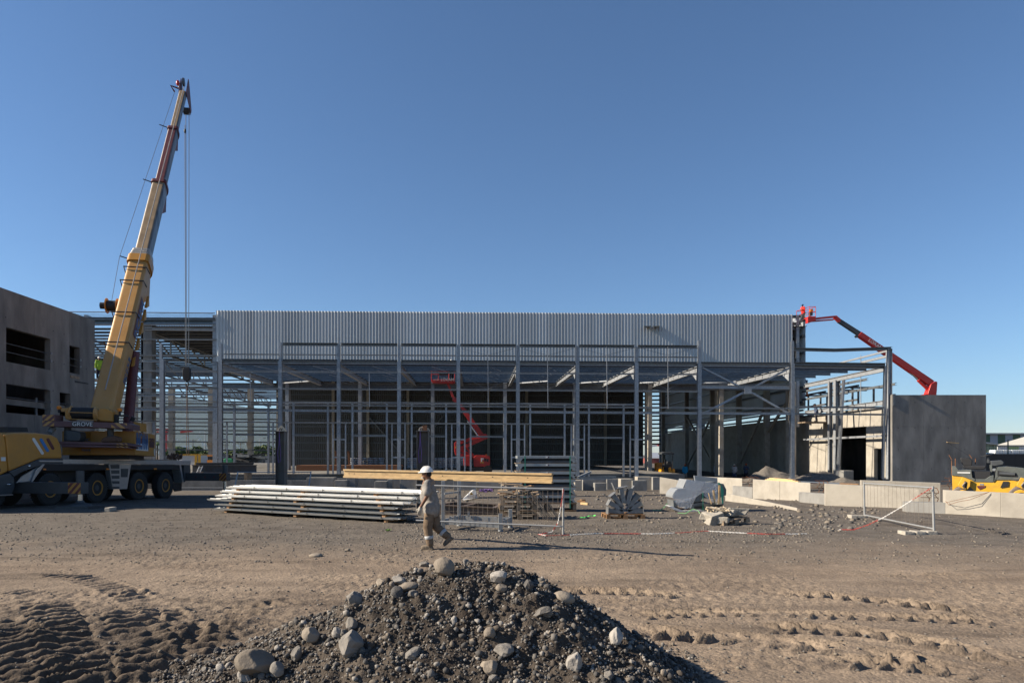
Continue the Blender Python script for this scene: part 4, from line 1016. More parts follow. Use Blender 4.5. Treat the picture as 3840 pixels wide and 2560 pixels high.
for (txt, x0, x1, y) in (('INCANA', 846, 1190, 836), ('MANUTENTION', 846, 1316, 1012)):
    a, b = sz(x0, y, -1.28), sz(x1, y + (x1 - x0) * 0.01, -1.28); text_mb(txt, (b - a).length / (len(txt) * 0.66), a, b - a, Z, 0.012).build('lettering', blue_letter, sup)
splate('grille', [(1450, 962), (1742, 966), (1742, 1070), (1450, 1062)], 0.04, dark_grey, off=-1.2)
# right hand housing
SPp = RP.hit(130 + 1808 / 4.8, 1650, -1.2); SP = Plane(SPp, rt)
def ss(zx, zy, off=0.0): return SP.hit(130 + zx / 4.8, 1480 + zy / 4.8, off)
hb = MB().prism([ss(1810, 652), ss(2165, 716), ss(2165, 1108), ss(1810, 1082)], -rt * 1.9).build('engine_housing', crane_orange, sup, bevel=0.02)
splate('housing_rear', [(1425, 648), (1806, 652), (1806, 1082), (1425, 1070)], 0.1, crane_orange, off=-1.18)
MB().prism([ss(1830, 770, 0.012), ss(2046, 800, 0.012), ss(2046, 885, 0.012), ss(1830, 870, 0.012)], -rt * 0.015).build('red_band', maroon, hb)
MB().prism([ss(1830, 872, 0.012), ss(2046, 887, 0.012), ss(2046, 1012, 0.012), ss(1830, 994, 0.012)], -rt * 0.015).build('white_band', white_paint, hb)
a, b = ss(1832, 972, 0.025), ss(2042, 986, 0.025); text_mb('INCANA', 1.12, a, b - a, Z, 0.008, sx=(b - a).length / (1.12 * 3.75)).build('lettering', blue_letter, hb)
MB().prism([ss(2054, 800, 0.012), ss(2160, 815, 0.012), ss(2160, 806, 0.012), ss(2054, 790, 0.012)], -rt * 0.01).build('vent_slot', black, hb)
a = ss(2070, 880, 0.015); b = ss(2165, 890, 0.015)
text_mb('LEVAGE &', 0.42, a, b - a, Z, 0.006, sx=(b - a).length / 2.1).build('lettering', crane_mauve, hb); a2 = ss(2064, 945, 0.015); text_mb('MANUTENTION', 0.42, a2, b - a, Z, 0.006, sx=(b - a).length / 3.4).build('lettering', crane_mauve, hb)
MB().prism([ss(2150, 970, 0.012), ss(2166, 972, 0.012), ss(2166, 1088, 0.012), ss(2150, 1086, 0.012)], -rt * 0.01).build('sticker', white_paint, hb)
splate('tank', [(1780, 480), (1905, 500), (1908, 662), (1812, 645)], 1.0, crane_orange, off=-1.6, bevel=0.02)
MB().tube([sz(1750, 475, -1.8), sz(1765, 430, -1.8), sz(1782, 400, -1.8)], 0.1, 12).build('exhaust_stack', black, sup, smooth=40)
MB().tube([sz(1720, 530, -1.5), sz(1690, 400, -1.5), sz(1660, 300, -1.5)], 0.012, 5).build('aerial', black, sup)
# winch
wa, wb = sz(668, 330, -0.75), sz(1096, 342, -0.75)
wd = MB().lathe(wa, wb - wa, [(0, 0.25)] + [(((wb - wa).length) * k / 40, 0.265 + 0.012 * (k % 2)) for k in range(1, 40)] + [((wb - wa).length, 0.25)], 24).build('winch_drum', black, sup)
for p_, sg in ((wa, -1), (wb, 1)): MB().lathe(p_, (wb - wa) * sg, [(-0.02, 0.3), (0.0, 0.33), (0.03, 0.33), (0.05, 0.28), (0.14, 0.2)], 28).build('drum_flange', crane_yellow, wd, smooth=35)
splate('winch_frame', [(545, 300), (600, 225), (650, 235), (650, 440), (600, 460), (545, 420)], 0.8, crane_orange, off=-0.5, bevel=0.03)
splate('winch_frame', [(1130, 300), (1180, 240), (1260, 240), (1400, 300), (1400, 480), (1200, 470), (1130, 440)], 0.6, crane_orange, off=-0.6, bevel=0.03)
MB().tube([sz(590, 310, -0.4), sz(1110, 328, -0.4)], 0.02, 6).build('guard_rod', crane_yellow, sup); MB().tube([sz(620, 432, -0.4), sz(1130, 455, -0.4), sz(1130, 335, -0.4)], 0.02, 6).build('guard_rod', crane_yellow, sup)
splate('sheave_bracket', [(466, 262), (480, 240), (600, 232), (600, 300), (480, 305)], 0.3, crane_yellow, off=-0.8, bevel=0.02); splate('sheave_bracket', [(1290, 275), (1400, 262), (1450, 290), (1455, 345), (1300, 350)], 0.3, crane_yellow, off=-0.9, bevel=0.02)
for zx, zy in ((440, 240), (1533, 278)):
    MB().lathe(sz(zx, zy + 22, -0.9), Z, [(0, 0.06), (0.05, 0.1), (0.12, 0.1), (0.16, 0.05)], 14).build('beacon', orange_paint, sup, smooth=40); MB().cyl(sz(zx, zy + 80, -0.9), sz(zx, zy + 20, -0.9), 0.05, 8).build('beacon_post', black, sup)
splate('hose_bundle', [(1300, 350), (1680, 362), (1680, 388), (1500, 390), (1500, 500), (1410, 495), (1400, 390)], 0.15, black, off=-0.8)
# ---- boom
bd = (TP - FT); BL = bd.length; bd.normalize(); bt = rt.cross(bd).normalized()      # bt = outward normal of the top face
if bt.dot(Vector((0, -1, 0))) < 0: bt = -bt
def at_row(py):
    lo, hi = 0.0, 1.2
    for _ in range(40):
        m_ = (lo + hi) / 2; p = FT.lerp(TP, m_); y = CY - (p.z - CH) * F / p.y
        if y > py: lo = m_
        else: hi = m_
    return (lo + hi) / 2 * BL
T1, T2, T3, T4 = at_row(990), at_row(702), at_row(497), at_row(345)
def section(w, hh):
    a, r_ = w / 2, 0.16 * w; pts_ = []
    for cx_, cy_, t0 in ((a - r_, hh * 0.5 - r_, 0), (-a + r_, hh * 0.5 - r_, 90)):
        for k in range(5): t = rad(t0 + k * 22.5); pts_.append((cx_ + r_ * math.cos(t), cy_ + r_ * math.sin(t)))
    for k in range(9): t = rad(180 + k * 22.5); pts_.append((a * math.cos(t), -hh * 0.1 + hh * 0.4 * math.sin(t)))
    return pts_
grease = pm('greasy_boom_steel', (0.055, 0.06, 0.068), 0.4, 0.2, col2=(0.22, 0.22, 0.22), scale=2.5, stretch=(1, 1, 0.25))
sil = pm('silver_boom_steel', (0.34, 0.32, 0.29), 0.4, 0.3, var=0.2, scale=3)  # lighter silver steel for the left faces of the sections and the collars
def tubeprism(name, t0, t1, w, hh, mats, parent, shift=0.0):
    pr = section(w, hh); n_ = len(pr); mb = MB()
    a = [FT + bd * t0 + rt * x + bt * (y + shift) for x, y in pr]; b = [FT + bd * t1 + rt * x + bt * (y + shift) for x, y in pr]
    for i in range(n_):
        x = (pr[i][0] + pr[(i + 1) % n_][0]) / 2; y = (pr[i][1] + pr[(i + 1) % n_][1]) / 2
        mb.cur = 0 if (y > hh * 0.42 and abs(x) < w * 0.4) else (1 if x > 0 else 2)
        if len(mats) == 1: mb.cur = 0
        mb.add([a[i], a[(i + 1) % n_], b[(i + 1) % n_], b[i]], [(0, 1, 2, 3)])
    mb.cur = 0; mb.add(a, [tuple(range(n_ - 1, -1, -1))]); mb.add(b, [tuple(range(n_))])
    return mb.build(name, list(mats), parent, smooth=35)
boom = tubeprism('boom', -0.5, T1, 0.98, 1.28, (crane_yellow,), crane)
tan_b = pm('dusty_tan_boom_paint', (0.27, 0.19, 0.11), 0.5, 0.1, var=0.2, scale=2)
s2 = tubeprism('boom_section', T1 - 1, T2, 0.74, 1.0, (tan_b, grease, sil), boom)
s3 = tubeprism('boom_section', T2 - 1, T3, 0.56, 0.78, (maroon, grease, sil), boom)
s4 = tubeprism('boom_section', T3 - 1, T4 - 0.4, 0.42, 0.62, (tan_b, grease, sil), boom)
for t, w, hh, m_, L_ in ((T1, 1.14, 1.46, crane_orange, 0.5), (T2, 0.86, 1.15, maroon, 0.22), (T3, 0.66, 0.92, maroon, 0.22)):
    tubeprism('boom_collar', t - L_, t + 0.02, w, hh, (m_,), boom)
for k in range(3): tubeprism('boom_collar', T1 + 0.05 + k * 0.2, T1 + 0.19 + k * 0.2, 1.05 - k * 0.05, 1.36 - k * 0.06, (sil,), boom)
for t, w, hh in ((T1, 1.1, 1.5), (T2, 0.85, 1.2), (T3, 0.66, 0.95)):     # sloping wear shoes below each collar
    MB().prism([FT + bd * t + bt * -(hh * 0.42) + rt * (w * 0.28), FT + bd * (t - 2.0 * w) + bt * -(hh * 0.5) + rt * (w * 0.28), FT + bd * (t - 1.2 * w) + bt * -(hh * 0.85) + rt * (w * 0.28)], -rt * w * 0.56).build('collar_shoe', crane_orange if t == T1 else maroon, boom)
    MB().tube([FT + bd * t - rt * w * 0.5 + bt * 0.3, FT + bd * (t + 0.1) - rt * (w * 0.5 + 0.5) + bt * 0.4], 0.03, 6).build('cable_guide', black, boom)
for py in (1040, 1090, 1208, 1320):
    t = at_row(py); c = FT + bd * t
    MB().tube([c - rt * 0.6 - bt * 0.1, c - rt * 0.58 + bt * 0.72, c + rt * 0.56 + bt * 0.72, c + rt * 0.62 + bt * 0.3], 0.035, 6).build('rope_hoop', black, boom)
for py, w in ((1230, 0.5), (1290, 0.5), (1350, 0.45), (1180, 0.4), (1130, 0.3)):
    t = at_row(py); MB().prism([FT + bd * t + rt * 0.46 - bt * 0.45, FT + bd * (t + 0.5) + rt * 0.46 - bt * 0.78, FT + bd * (t + 0.9) + rt * 0.46 - bt * 0.45], rt * 0.12).build('bracket', crane_orange, boom)
rope_m = pm('steel_rope', (0.3, 0.28, 0.26), 0.5, 0.4)
MB().tube([FT + bd * 0.5 + bt * 0.95 + rt * 0.12, FT + bd * T1 + bt * 0.85 + rt * 0.15, FT + bd * (T4 - 0.2) + bt * 0.45 + rt * 0.1], 0.028, 6).build('hoist_rope', rope_m, boom)
# lettering on the right face of the base section
def bl(t, v): return FT + bd * t + rt * 0.497 + bt * v
band_a, band_b = at_row(1268), at_row(1128)
fr = 0.505
MB().prism([FT + bd * band_a + rt * 0.5 + bt * 0.33, FT + bd * band_b + rt * 0.5 + bt * 0.33, FT + bd * band_b + rt * 0.5 - bt * 0.02, FT + bd * band_a + rt * 0.5 - bt * 0.02], rt * 0.006).build('lettering_band', maroon, boom)
LB = band_b - band_a
text_mb('INCANA', 0.78, FT + bd * (band_a + 0.1) + rt * 0.512 - bt * 0.30, bd, bt, 0.006, sx=LB * 0.94 / (0.78 * 3.75)).build('lettering', blue_letter, boom)
a_, b_2 = at_row(1438), at_row(1330)
text_mb('0262 55 24 78', 0.45, FT + bd * a_ + rt * 0.505 - bt * 0.15, bd, bt, 0.006, sx=(b_2 - a_) / (0.45 * 6.6)).build('lettering', blue_letter, boom)
# luffing cylinder
MB().cyl(FT + Vector((0, 0, -1.2)) + az * 1.6 + rt * 0.45, FT + bd * 4.2 - bt * 0.55 + rt * 0.45, 0.24, 18).build('luffing_cylinder', maroon, crane, smooth=40)
# auxiliary cable reel on the left side of the boom
c = FT + bd * at_row(1150) - rt * 0.55
cr_ = MB().lathe(c, -rt, [(0.1, 0.2), (0.12, 0.28), (0.6, 0.28), (0.62, 0.2)], 22).build('cable_reel', black, boom, smooth=30)
for k in (0.1, 0.62): MB().lathe(c - rt * k, -rt, [(0, 0.4), (0.03, 0.4)], 24).build('reel_flange', crane_yellow, cr_)
MB().lathe(c - rt * 0.65, -rt, [(0, 0.17), (0.3, 0.17)], 16).build('reel_motor', black, cr_); MB().box(c + rt * 0.03, (0.3, 0.3, 0.35)).build('reel_bracket', crane_orange, cr_)
tipw = W(655, 345, 47.5)
MB().tube([c - rt * 0.35 + bt * 0.28, FT + bd * T1 - rt * 1.05 + bt * 0.4, tipw], 0.012, 5).build('signal_cable', black, boom)
# ---- boom head, ropes, hook block
hd = FT + bd * T4
head = MB()
for sg in (-1, 1): head.prism([hd - bd * 0.6 + rt * sg * 0.24 + bt * 0.28, hd + bd * 0.9 + rt * sg * 0.24 + bt * 0.45, hd + bd * 0.9 + rt * sg * 0.24 + bt * 0.2, hd + rt * sg * 0.24 - bt * 1.35, hd - bd * 0.35 + rt * sg * 0.24 - bt * 1.35], rt * 0.04)
head.build('boom_head', maroon, boom)
for k in range(5): MB().lathe(hd - bd * 0.25 - bt * 1.25 + rt * (-0.2 + k * 0.085), rt, [(0, 0.26), (0.02, 0.22), (0.05, 0.22), (0.07, 0.26)], 20).build('sheave', grease, boom)
MB().lathe(hd + bd * 0.7 + bt * 0.3 - rt * 0.1, rt, [(0, 0.28), (0.1, 0.28)], 20).build('sheave', grease, boom)
MB().tube([hd - rt * 0.3 + bt * 0.2, hd - rt * 0.8 + bt * 0.35, tipw], 0.06, 6).build('cable_arm', maroon, boom)
MB().tube([hd - rt * 0.35 + bt * 0.2, W(672, 322, 47.5), W(668, 305, 47.5)], 0.03, 6).build('anemometer_mast', white_paint, boom); MB().ell(W(667, 312, 47.5), (0.12, 0.12, 0.2)).build('anemometer', red_paint, boom, smooth=50)
hk = W(701, 1405, 46.8)
for a, b in ((W(693, 470, 46.8), hk + Vector((-0.09, 0, 0.6))), (W(697, 430, 46.8), hk + Vector((-0.03, 0, 0.6))), (W(709, 425, 46.8), hk + Vector((0.12, 0, 0.6)))):
    MB().tube([a, b], 0.022, 6).build('hoist_rope', rope_m, crane)
MB().ell(W(694, 492, 46.8), (0.08, 0.08, 0.16)).build('limit_weight', black, crane)
blk = MB().prism([hk + Vector(p) for p in ((-0.2, -0.14, 0.5), (0.2, -0.14, 0.5), (0.24, -0.14, 0.3), (0.24, -0.14, -0.25), (0.12, -0.14, -0.42), (-0.12, -0.14, -0.42), (-0.24, -0.14, -0.25), (-0.24, -0.14, 0.3))], (0, 0.28, 0)).build('hook_block', black, crane, bevel=0.02)
MB().tube([hk + Vector((0.1 * math.cos(t) , 0, -0.62 + 0.16 * math.sin(t))) for t in np.linspace(2.4, -3.6, 14)], [0.05] * 10 + [0.045, 0.04, 0.03, 0.02], 8).build('hook', black, blk, smooth=40)
for dx in (-0.06, 0.08): MB().tube([hk + Vector((dx * 0.3, 0, -0.75)), W(704, 1708, 46.8) + Vector((dx, 0, 0))], 0.022, 5).build('sling', chain_m, crane)
# ================================================================ people: blobs of tapered capsules fused by a voxel remesh
def rcone(mb, a, b, ra, rb, n=14):
    a, b = Vector(a), Vector(b); mb.tube([a, b], [ra, rb], n); mb.ell(a, (ra,) * 3, None, 12, 8); mb.ell(b, (rb,) * 3, None, 12, 8)
def fuse(name, prims, voxel, mat, parent, smooth_it=6, M=None, matfn=None):
    mb = MB(M)
    for p in prims:
        if p[0] == 'c': rcone(mb, *p[1:])
        elif p[0] == 'e': mb.ell(p[1], p[2], p[3] if len(p) > 3 else None, 16, 10)
        elif p[0] == 'b': mb.box(p[1], p[2], p[3] if len(p) > 3 else None)
    off = ROOT[parent]; me = mb.mesh(name, off); o = D.objects.new(name, me); COL.objects.link(o)
    r = o.modifiers.new('r', 'REMESH'); r.mode = 'VOXEL'; r.voxel_size = voxel; r.use_smooth_shade = True
    s = o.modifiers.new('s', 'SMOOTH'); s.iterations = smooth_it; s.factor = 0.5
    dg = bpy.context.evaluated_depsgraph_get(); me2 = D.meshes.new_from_object(o.evaluated_get(dg)); D.objects.remove(o); D.meshes.remove(me)
    me2.name = name; me2.materials.clear()
    for m in (mat if isinstance(mat, list) else [mat]): me2.materials.append(m)
    me2.polygons.foreach_set('use_smooth', [True] * len(me2.polygons))
    if matfn:
        inv = (M.inverted() if M else Matrix.Identity(4))
        me2.polygons.foreach_set('material_index', [matfn(inv @ (p.center + off)) for p in me2.polygons])
    return link(name, me2, parent)
def cloth(name, c, var=0.12): return pm(name, c, 0.95, var=var, scale=9, bump=1.0, bscale=7, spec=0.1, stain=[k*0.55 for k in c], sscale=3.5, samt=0.6)
skin_d = pm('brown_skin', (0.16, 0.075, 0.045), 0.6); hair_m = pm('black_hair', (0.012, 0.01, 0.01), 0.8)
shirt_m = cloth('dusty_grey_shirt', (0.235, 0.218, 0.2), 0.25); trous_m = cloth('khaki_work_trousers', (0.165, 0.12, 0.084), 0.3); boot_m = cloth('dusty_boots', (0.16, 0.13, 0.1)); sole_m = pm('dark_sole', (0.05, 0.045, 0.04), 0.9)
helm_w = pm('white_helmet_shell', (0.66, 0.64, 0.6), 0.4, var=0.12, scale=8); glove_m = cloth('dirty_white_glove', (0.4, 0.37, 0.32)); band_m = pm('reflective_band', (0.36, 0.37, 0.38), 0.5)
def person(label, loc, facing, P, mats, voxel=0.012, detail=True, scale=1.0, extra=None):
    """P: joints in a local frame (x forward, y left, z up)."""
    t = thing('person', label, 'person', loc)
    M = Matrix.Translation(Vector(loc)) @ Matrix.Rotation(facing, 4, 'Z') @ Matrix.Scale(scale, 4)
    v = lambda k: Vector(P[k]); up = (v('neck') - v('pelvis')).normalized()
    hd = v('head'); hx = Vector(P.get('look', (1, 0, 0))).normalized(); hy = Z.cross(hx).normalized(); hz = hx.cross(hy); RH = Matrix((hx, hy, hz)).transposed()
    body = [('c', v('pelvis'), v('chest'), 0.125, 0.135), ('c', v('chest'), v('neck'), 0.12, 0.06), ('c', v('neck'), hd - hz * 0.05, 0.058, 0.06),
            ('e', hd, (0.098, 0.075, 0.118), RH), ('e', hd + hx * 0.045 - hz * 0.05, (0.055, 0.05, 0.06), RH), ('e', hd + hx * 0.104 - hz * 0.02, (0.02, 0.015, 0.025), RH),
            ('e', hd + hy * 0.078 - hz * 0.01, (0.02, 0.012, 0.03), RH), ('e', hd - hy * 0.078 - hz * 0.01, (0.02, 0.012, 0.03), RH), ('e', hd + hx * 0.098 - hz * 0.075, (0.012, 0.026, 0.010), RH)]
    for s in 'lr':
        body += [('c', v('sh' + s), v('el' + s), 0.056, 0.044), ('c', v('el' + s), v('wr' + s), 0.043, 0.032), ('c', v('hip' + s), v('kn' + s), 0.085, 0.058), ('c', v('kn' + s), v('an' + s), 0.056, 0.042)]
    fuse('body', body, voxel, mats['skin'], t, 3, M)
    tor = [('c', v('pelvis') + Vector((0.0, 0, -0.08)), v('pelvis') + Vector((0.02, 0, 0.1)), 0.19, 0.185), ('c', v('pelvis') + Vector((0.02, 0, 0.1)), v('chest'), 0.182, 0.17), ('c', v('chest'), v('neck') - up * 0.07, 0.165, 0.085),
           ('c', v('shl'), v('shr'), 0.085, 0.085), ('c', v('chest') + (v('shl') - v('shr')) * 0.22, v('chest') - (v('shl') - v('shr')) * 0.22, 0.14, 0.14)]
    tor += [('c', v('hipl') + Vector((0, 0.005, 0.05)), v('hipr') + Vector((0, -0.005, 0.05)), 0.142, 0.142), ('c', v('hipl') + Vector((0, 0.0, -0.03)), v('hipr') + Vector((0, 0, -0.03)), 0.14, 0.14)]
    if P.get('belly'): tor.append(('e', v('pelvis') + Vector((0.09, 0, 0.2)), (0.17, 0.18, 0.2)))
    ns = P.get('sleeve', 0.75)
    for s in 'lr': tor.append(('c', v('sh' + s), v('sh' + s).lerp(v('el' + s), ns), 0.083, 0.088 if ns < 1 else 0.066))
    if ns >= 1:
        for s in 'lr': tor.append(('c', v('el' + s), v('wr' + s), 0.062, 0.05))
    fuse('shirt', tor, voxel, mats['shirt'], t, 4, M)
    leg = [('c', v('hipl'), v('hipr'), 0.125, 0.125), ('c', v('pelvis'), v('pelvis') + Vector((0, 0, 0.06)), 0.13, 0.13)]
    for s in 'lr':
        leg += [('c', v('hip' + s), v('kn' + s), 0.118, 0.105), ('c', v('kn' + s), v('kn' + s).lerp(v('an' + s), 0.8), 0.103, 0.086), ('c', v('kn' + s).lerp(v('an' + s), 0.8), v('an' + s) + Vector((0, 0, 0.02)), 0.086, 0.08)]
        if detail: leg += [('e', v('hip' + s).lerp(v('kn' + s), 0.62) + Vector((0, 0.075 if s == 'l' else -0.075, 0)), (0.07, 0.035, 0.1)), ('e', v('kn' + s).lerp(v('an' + s), 0.9), (0.088, 0.085, 0.03)), ('e', v('kn' + s).lerp(v('an' + s), 0.78), (0.08, 0.082, 0.025))]
    tr = fuse('trousers', leg, voxel, mats['trousers'], t, 3, M)
    for s in 'lr':
        a = v('an' + s); fd = Vector(P.get('foot' + s, (1, 0, 0))).normalized(); sdv = Z.cross(fd).normalized(); fu = fd.cross(sdv); RF = Matrix((fd, sdv, fu)).transposed()
        fuse('boot', [('c', a + fu * 0.04, a - fu * 0.03, 0.058, 0.06), ('e', a + fd * 0.06 - fu * 0.055, (0.14, 0.052, 0.048), RF), ('e', a + fd * 0.13 - fu * 0.06, (0.075, 0.055, 0.045), RF), ('b', a + fd * 0.055 - fu * 0.098, (0.28, 0.095, 0.03), RF)], voxel * 0.9, mats['boot'], t, 2, M)
        if detail:
            c = v('kn' + s).lerp(a, 0.58); ax = (a - v('kn' + s)).normalized()
            MB(M).lathe(c - ax * 0.03, ax, [(0, 0.09), (0.01, 0.099), (0.06, 0.096), (0.07, 0.088)], 20).build('reflective_band', band_m, tr, smooth=50)
    # hands
    for s in 'lr':
        w = v('wr' + s); hdv = Vector(P['hand' + s][0]).normalized(); pn = Vector(P['hand' + s][1]); pn = (pn - hdv * pn.dot(hdv)).normalized(); sdv = hdv.cross(pn)
        curl = P['hand' + s][2]; pr = [('c', w, w + hdv * 0.05, 0.036, 0.04), ('c', w + hdv * 0.05 + sdv * 0.022, w + hdv * 0.095 + sdv * 0.03, 0.022, 0.019), ('c', w + hdv * 0.05 - sdv * 0.022, w + hdv * 0.095 - sdv * 0.03, 0.022, 0.019)]
        for k, (o, L_) in enumerate(((0.034, 0.075), (0.012, 0.085), (-0.011, 0.08), (-0.033, 0.062))):
            b0 = w + hdv * 0.095 + sdv * o; ang1, ang2 = curl * 0.6, curl * 1.5
            b1 = b0 + (hdv * math.cos(ang1) + pn * math.sin(ang1)) * L_ * 0.55; b2 = b1 + (hdv * math.cos(ang2) + pn * math.sin(ang2)) * L_ * 0.5
            pr += [('c', b0, b1, 0.0125, 0.0115), ('c', b1, b2, 0.0115, 0.0095)]
        sg = 1 if s == 'r' else -1
        tb = w + hdv * 0.03 + sdv * 0.035 * sg; tb1 = tb + (hdv * 0.6 + sdv * 0.7 * sg + pn * 0.3).normalized() * 0.045; pr += [('c', tb, tb1, 0.016, 0.014), ('c', tb1, tb1 + (hdv * 0.9 + pn * 0.5).normalized() * 0.04, 0.013, 0.011)]
        fuse('glove', pr, 0.006 if detail else 0.012, mats['glove'], t, 2, M)
    # head gear
    if mats.get('helmet'):
        hm = MB(M); c = hd + hz * 0.045; prof = []
        hm.ell(c, (0.145, 0.118, 0.118), RH, 24, 10, 0.0, 1.0); hm.build('helmet', mats['helmet'], t, smooth=50)
        br = MB(M); n_ = 28; vs_ = []
        for ring, (k, dz) in enumerate(((0.9, 0.012), (1.06, -0.004), (1.06, -0.014), (0.9, 0.0))):
            for i in range(n_):
                a = 2 * math.pi * i / n_; px_b = 0.145 * k * math.cos(a); px_b += 0.045 * max(0, math.cos(a)) ** 2 if ring in (1, 2) else 0
                vs_.append(c + RH @ Vector((px_b, 0.118 * k * math.sin(a), dz)))
        br.add(vs_, [(r * n_ + i, r * n_ + (i + 1) % n_, ((r + 1) % 4) * n_ + (i + 1) % n_, ((r + 1) % 4) * n_ + i) for r in range(4) for i in range(n_)]); br.build('helmet_brim', mats['helmet'], t, smooth=50)
        if detail:
            for k in (-0.035, 0, 0.035): MB(M).tube([c + RH @ Vector((0.12 * math.cos(a), k, 0.122 * math.sin(a) * (1 - 3 * k * k))) for a in np.linspace(0.9, 2.3, 8)], 0.008, 6).build('helmet_rib', mats['helmet'], t, smooth=50)
            MB(M).ell(hd - hx * 0.03 - hz * 0.01, (0.08, 0.079, 0.075), RH).build('hair', hair_m, t, smooth=60)
            MB(M).tube([c + RH @ Vector((0.02, s_ * 0.11, -0.02)) for s_ in (1,)] + [hd + RH @ Vector((0.06, 0.05, -0.13)), hd + RH @ Vector((0.06, -0.05, -0.13)), c + RH @ Vector((0.02, -0.11, -0.02))], 0.006, 5).build('chin_strap', black, t)
            for s_ in (1, -1): MB(M).ell(hd + RH @ Vector((0.088, 0.03 * s_, 0.012)), (0.008, 0.008, 0.006), None, 8, 6).build('eye', hair_m, t, smooth=60)
            MB(M).box(c + RH @ Vector((0.135, 0, 0.03)), (0.02, 0.07, 0.03), RH).build('lamp_clip', black, t)
    return t, M
# ---- the worker carrying a formwork beam (walks left, seen from his left side)
wp = GH(1618, 2058); wp.z -= 0.005
# local x forward = world -X (facing left, slightly away)
fac = rad(180 - 14)
pose = dict(pelvis=(0.0, 0, 0.93), chest=(0.06, 0, 1.26), neck=(0.05, 0, 1.50), head=(0.10, 0.02, 1.635), look=(1, 0.0, -0.06), belly=True,
    shl=(0.03, 0.19, 1.43), ell=(0.02, 0.27, 1.15), wrl=(0.16, 0.28, 0.915), shr=(0.06, -0.18, 1.44), elr=(0.30, -0.28, 1.28), wrr=(0.27, -0.40, 1.52),
    hipl=(0.0, 0.10, 0.88), knl=(0.05, 0.11, 0.49), anl=(0.0, 0.10, 0.11), hipr=(-0.02, -0.10, 0.88), knr=(-0.07, -0.10, 0.48), anr=(-0.34, -0.10, 0.26),
    footl=(1, 0.05, 0), footr=(0.75, -0.1, -0.66), sleeve=0.72, handl=((0.15, 0.05, -1), (0.4, -0.9, 0), 0.55), handr=((0.1, 0.95, 0.25), (0.1, 0.1, -1), 0.5))
worker, WM = person('worker in white helmet and grey shirt carrying a long timber beam', wp, fac, pose,
    dict(skin=skin_d, shirt=shirt_m, trousers=trous_m, boot=boot_m, glove=glove_m, helmet=helm_w))
# beam on his right shoulder, behind the head seen from the camera
pl_ = W(1291, 1774, 16.55); pr_ = W(2072, 1793, 13.75)
ht = thing('timber_beam', 'long yellow wooden formwork beam carried on the worker shoulder', 'timber beam', pl_.lerp(pr_, 0.5))
dirb = (pr_ - pl_).normalized(); sdb = dirb.cross(Z).normalized(); upb = sdb.cross(dirb)
shw = WM @ Vector((0.03, -0.2, 1.52))
cc = pl_.lerp(pr_, ((shw - pl_).dot(dirb)) / (pr_ - pl_).length)
timber_b = pm('yellow_formwork_timber', (0.34, 0.235, 0.115), 0.6, var=0.28, scale=5, stretch=(1, 1.5, 7), stain=(0.30, 0.18, 0.08), sscale=2)
HB = 0.205
MB().beam(pl_, pr_, 0.027, HB - 0.07).build('web', timber_b, ht)
for k in (-1, 1): MB().beam(pl_ + upb * k * (HB / 2 - 0.02), pr_ + upb * k * (HB / 2 - 0.02), 0.085, 0.042).build('flange', timber_b, ht, bevel=0.004)
mb = MB()
for t in (0.03, 0.06, 0.52, 0.75, 0.9): mb.cyl(pl_.lerp(pr_, t) + sdb * 0.0142, pl_.lerp(pr_, t) + sdb * 0.017, 0.012, 8); mb.cyl(pl_.lerp(pr_, t) - sdb * 0.0142, pl_.lerp(pr_, t) - sdb * 0.017, 0.012, 8)
mb.build('bolt_hole', black, ht)
# ---- distant people
def P_stand(lean=0.0, arm='down', stride=0.06):
    d = dict(pelvis=(0, 0, 0.95), chest=(0.02 + lean * 0.3, 0, 1.28), neck=(0.02 + lean * 0.5, 0, 1.50), head=(0.04 + lean * 0.6, 0, 1.63), shl=(0.02 + lean * .45, 0.19, 1.43), shr=(0.02 + lean * .45, -0.19, 1.43),
        ell=(0.0, 0.26, 1.14), wrl=(0.1, 0.26, 0.9), elr=(0.0, -0.26, 1.14), wrr=(0.1, -0.26, 0.9), hipl=(0, 0.1, 0.9), hipr=(0, -0.1, 0.9), knl=(stride, 0.12, 0.5), knr=(0.02, -0.12, 0.5), anl=(stride * 0.6, 0.13, 0.11), anr=(-stride, -0.13, 0.11),
        handl=((0, 0, -1), (0, -1, 0), 0.4), handr=((0, 0, -1), (0, 1, 0), 0.4), sleeve=1.0)
    if arm == 'up': d.update(ell=(0.18, 0.24, 1.55), wrl=(0.25, 0.22, 1.82), elr=(0.2, -0.2, 1.4), wrr=(0.35, -0.15, 1.5), handl=((0, 0, 1), (1, 0, 0), 0.4), handr=((1, 0, 0.3), (0, 0, -1), 0.4))
    if arm == 'fold': d.update(ell=(0.05, 0.26, 1.16), wrl=(0.27, 0.05, 1.2), elr=(0.05, -0.26, 1.16), wrr=(0.27, -0.05, 1.16), handl=((0.3, -1, 0), (-1, 0, 0), 0.3), handr=((0.3, 1, 0), (-1, 0, 0), 0.3))
    if arm == 'face': d.update(elr=(0.16, -0.22, 1.25), wrr=(0.2, -0.08, 1.5), handr=((0, 0.6, 0.6), (-1, 0, 0), 0.4))
    return d
helm_o = pm('orange_helmet_shell', (0.75, 0.14, 0.03), 0.4); helm_b = pm('blue_helmet_shell', (0.03, 0.12, 0.28), 0.35)
def mt(shirt, trousers, helmet): return dict(skin=skin_d, shirt=shirt, trousers=trousers, boot=sole_m, glove=skin_d, helmet=helmet)
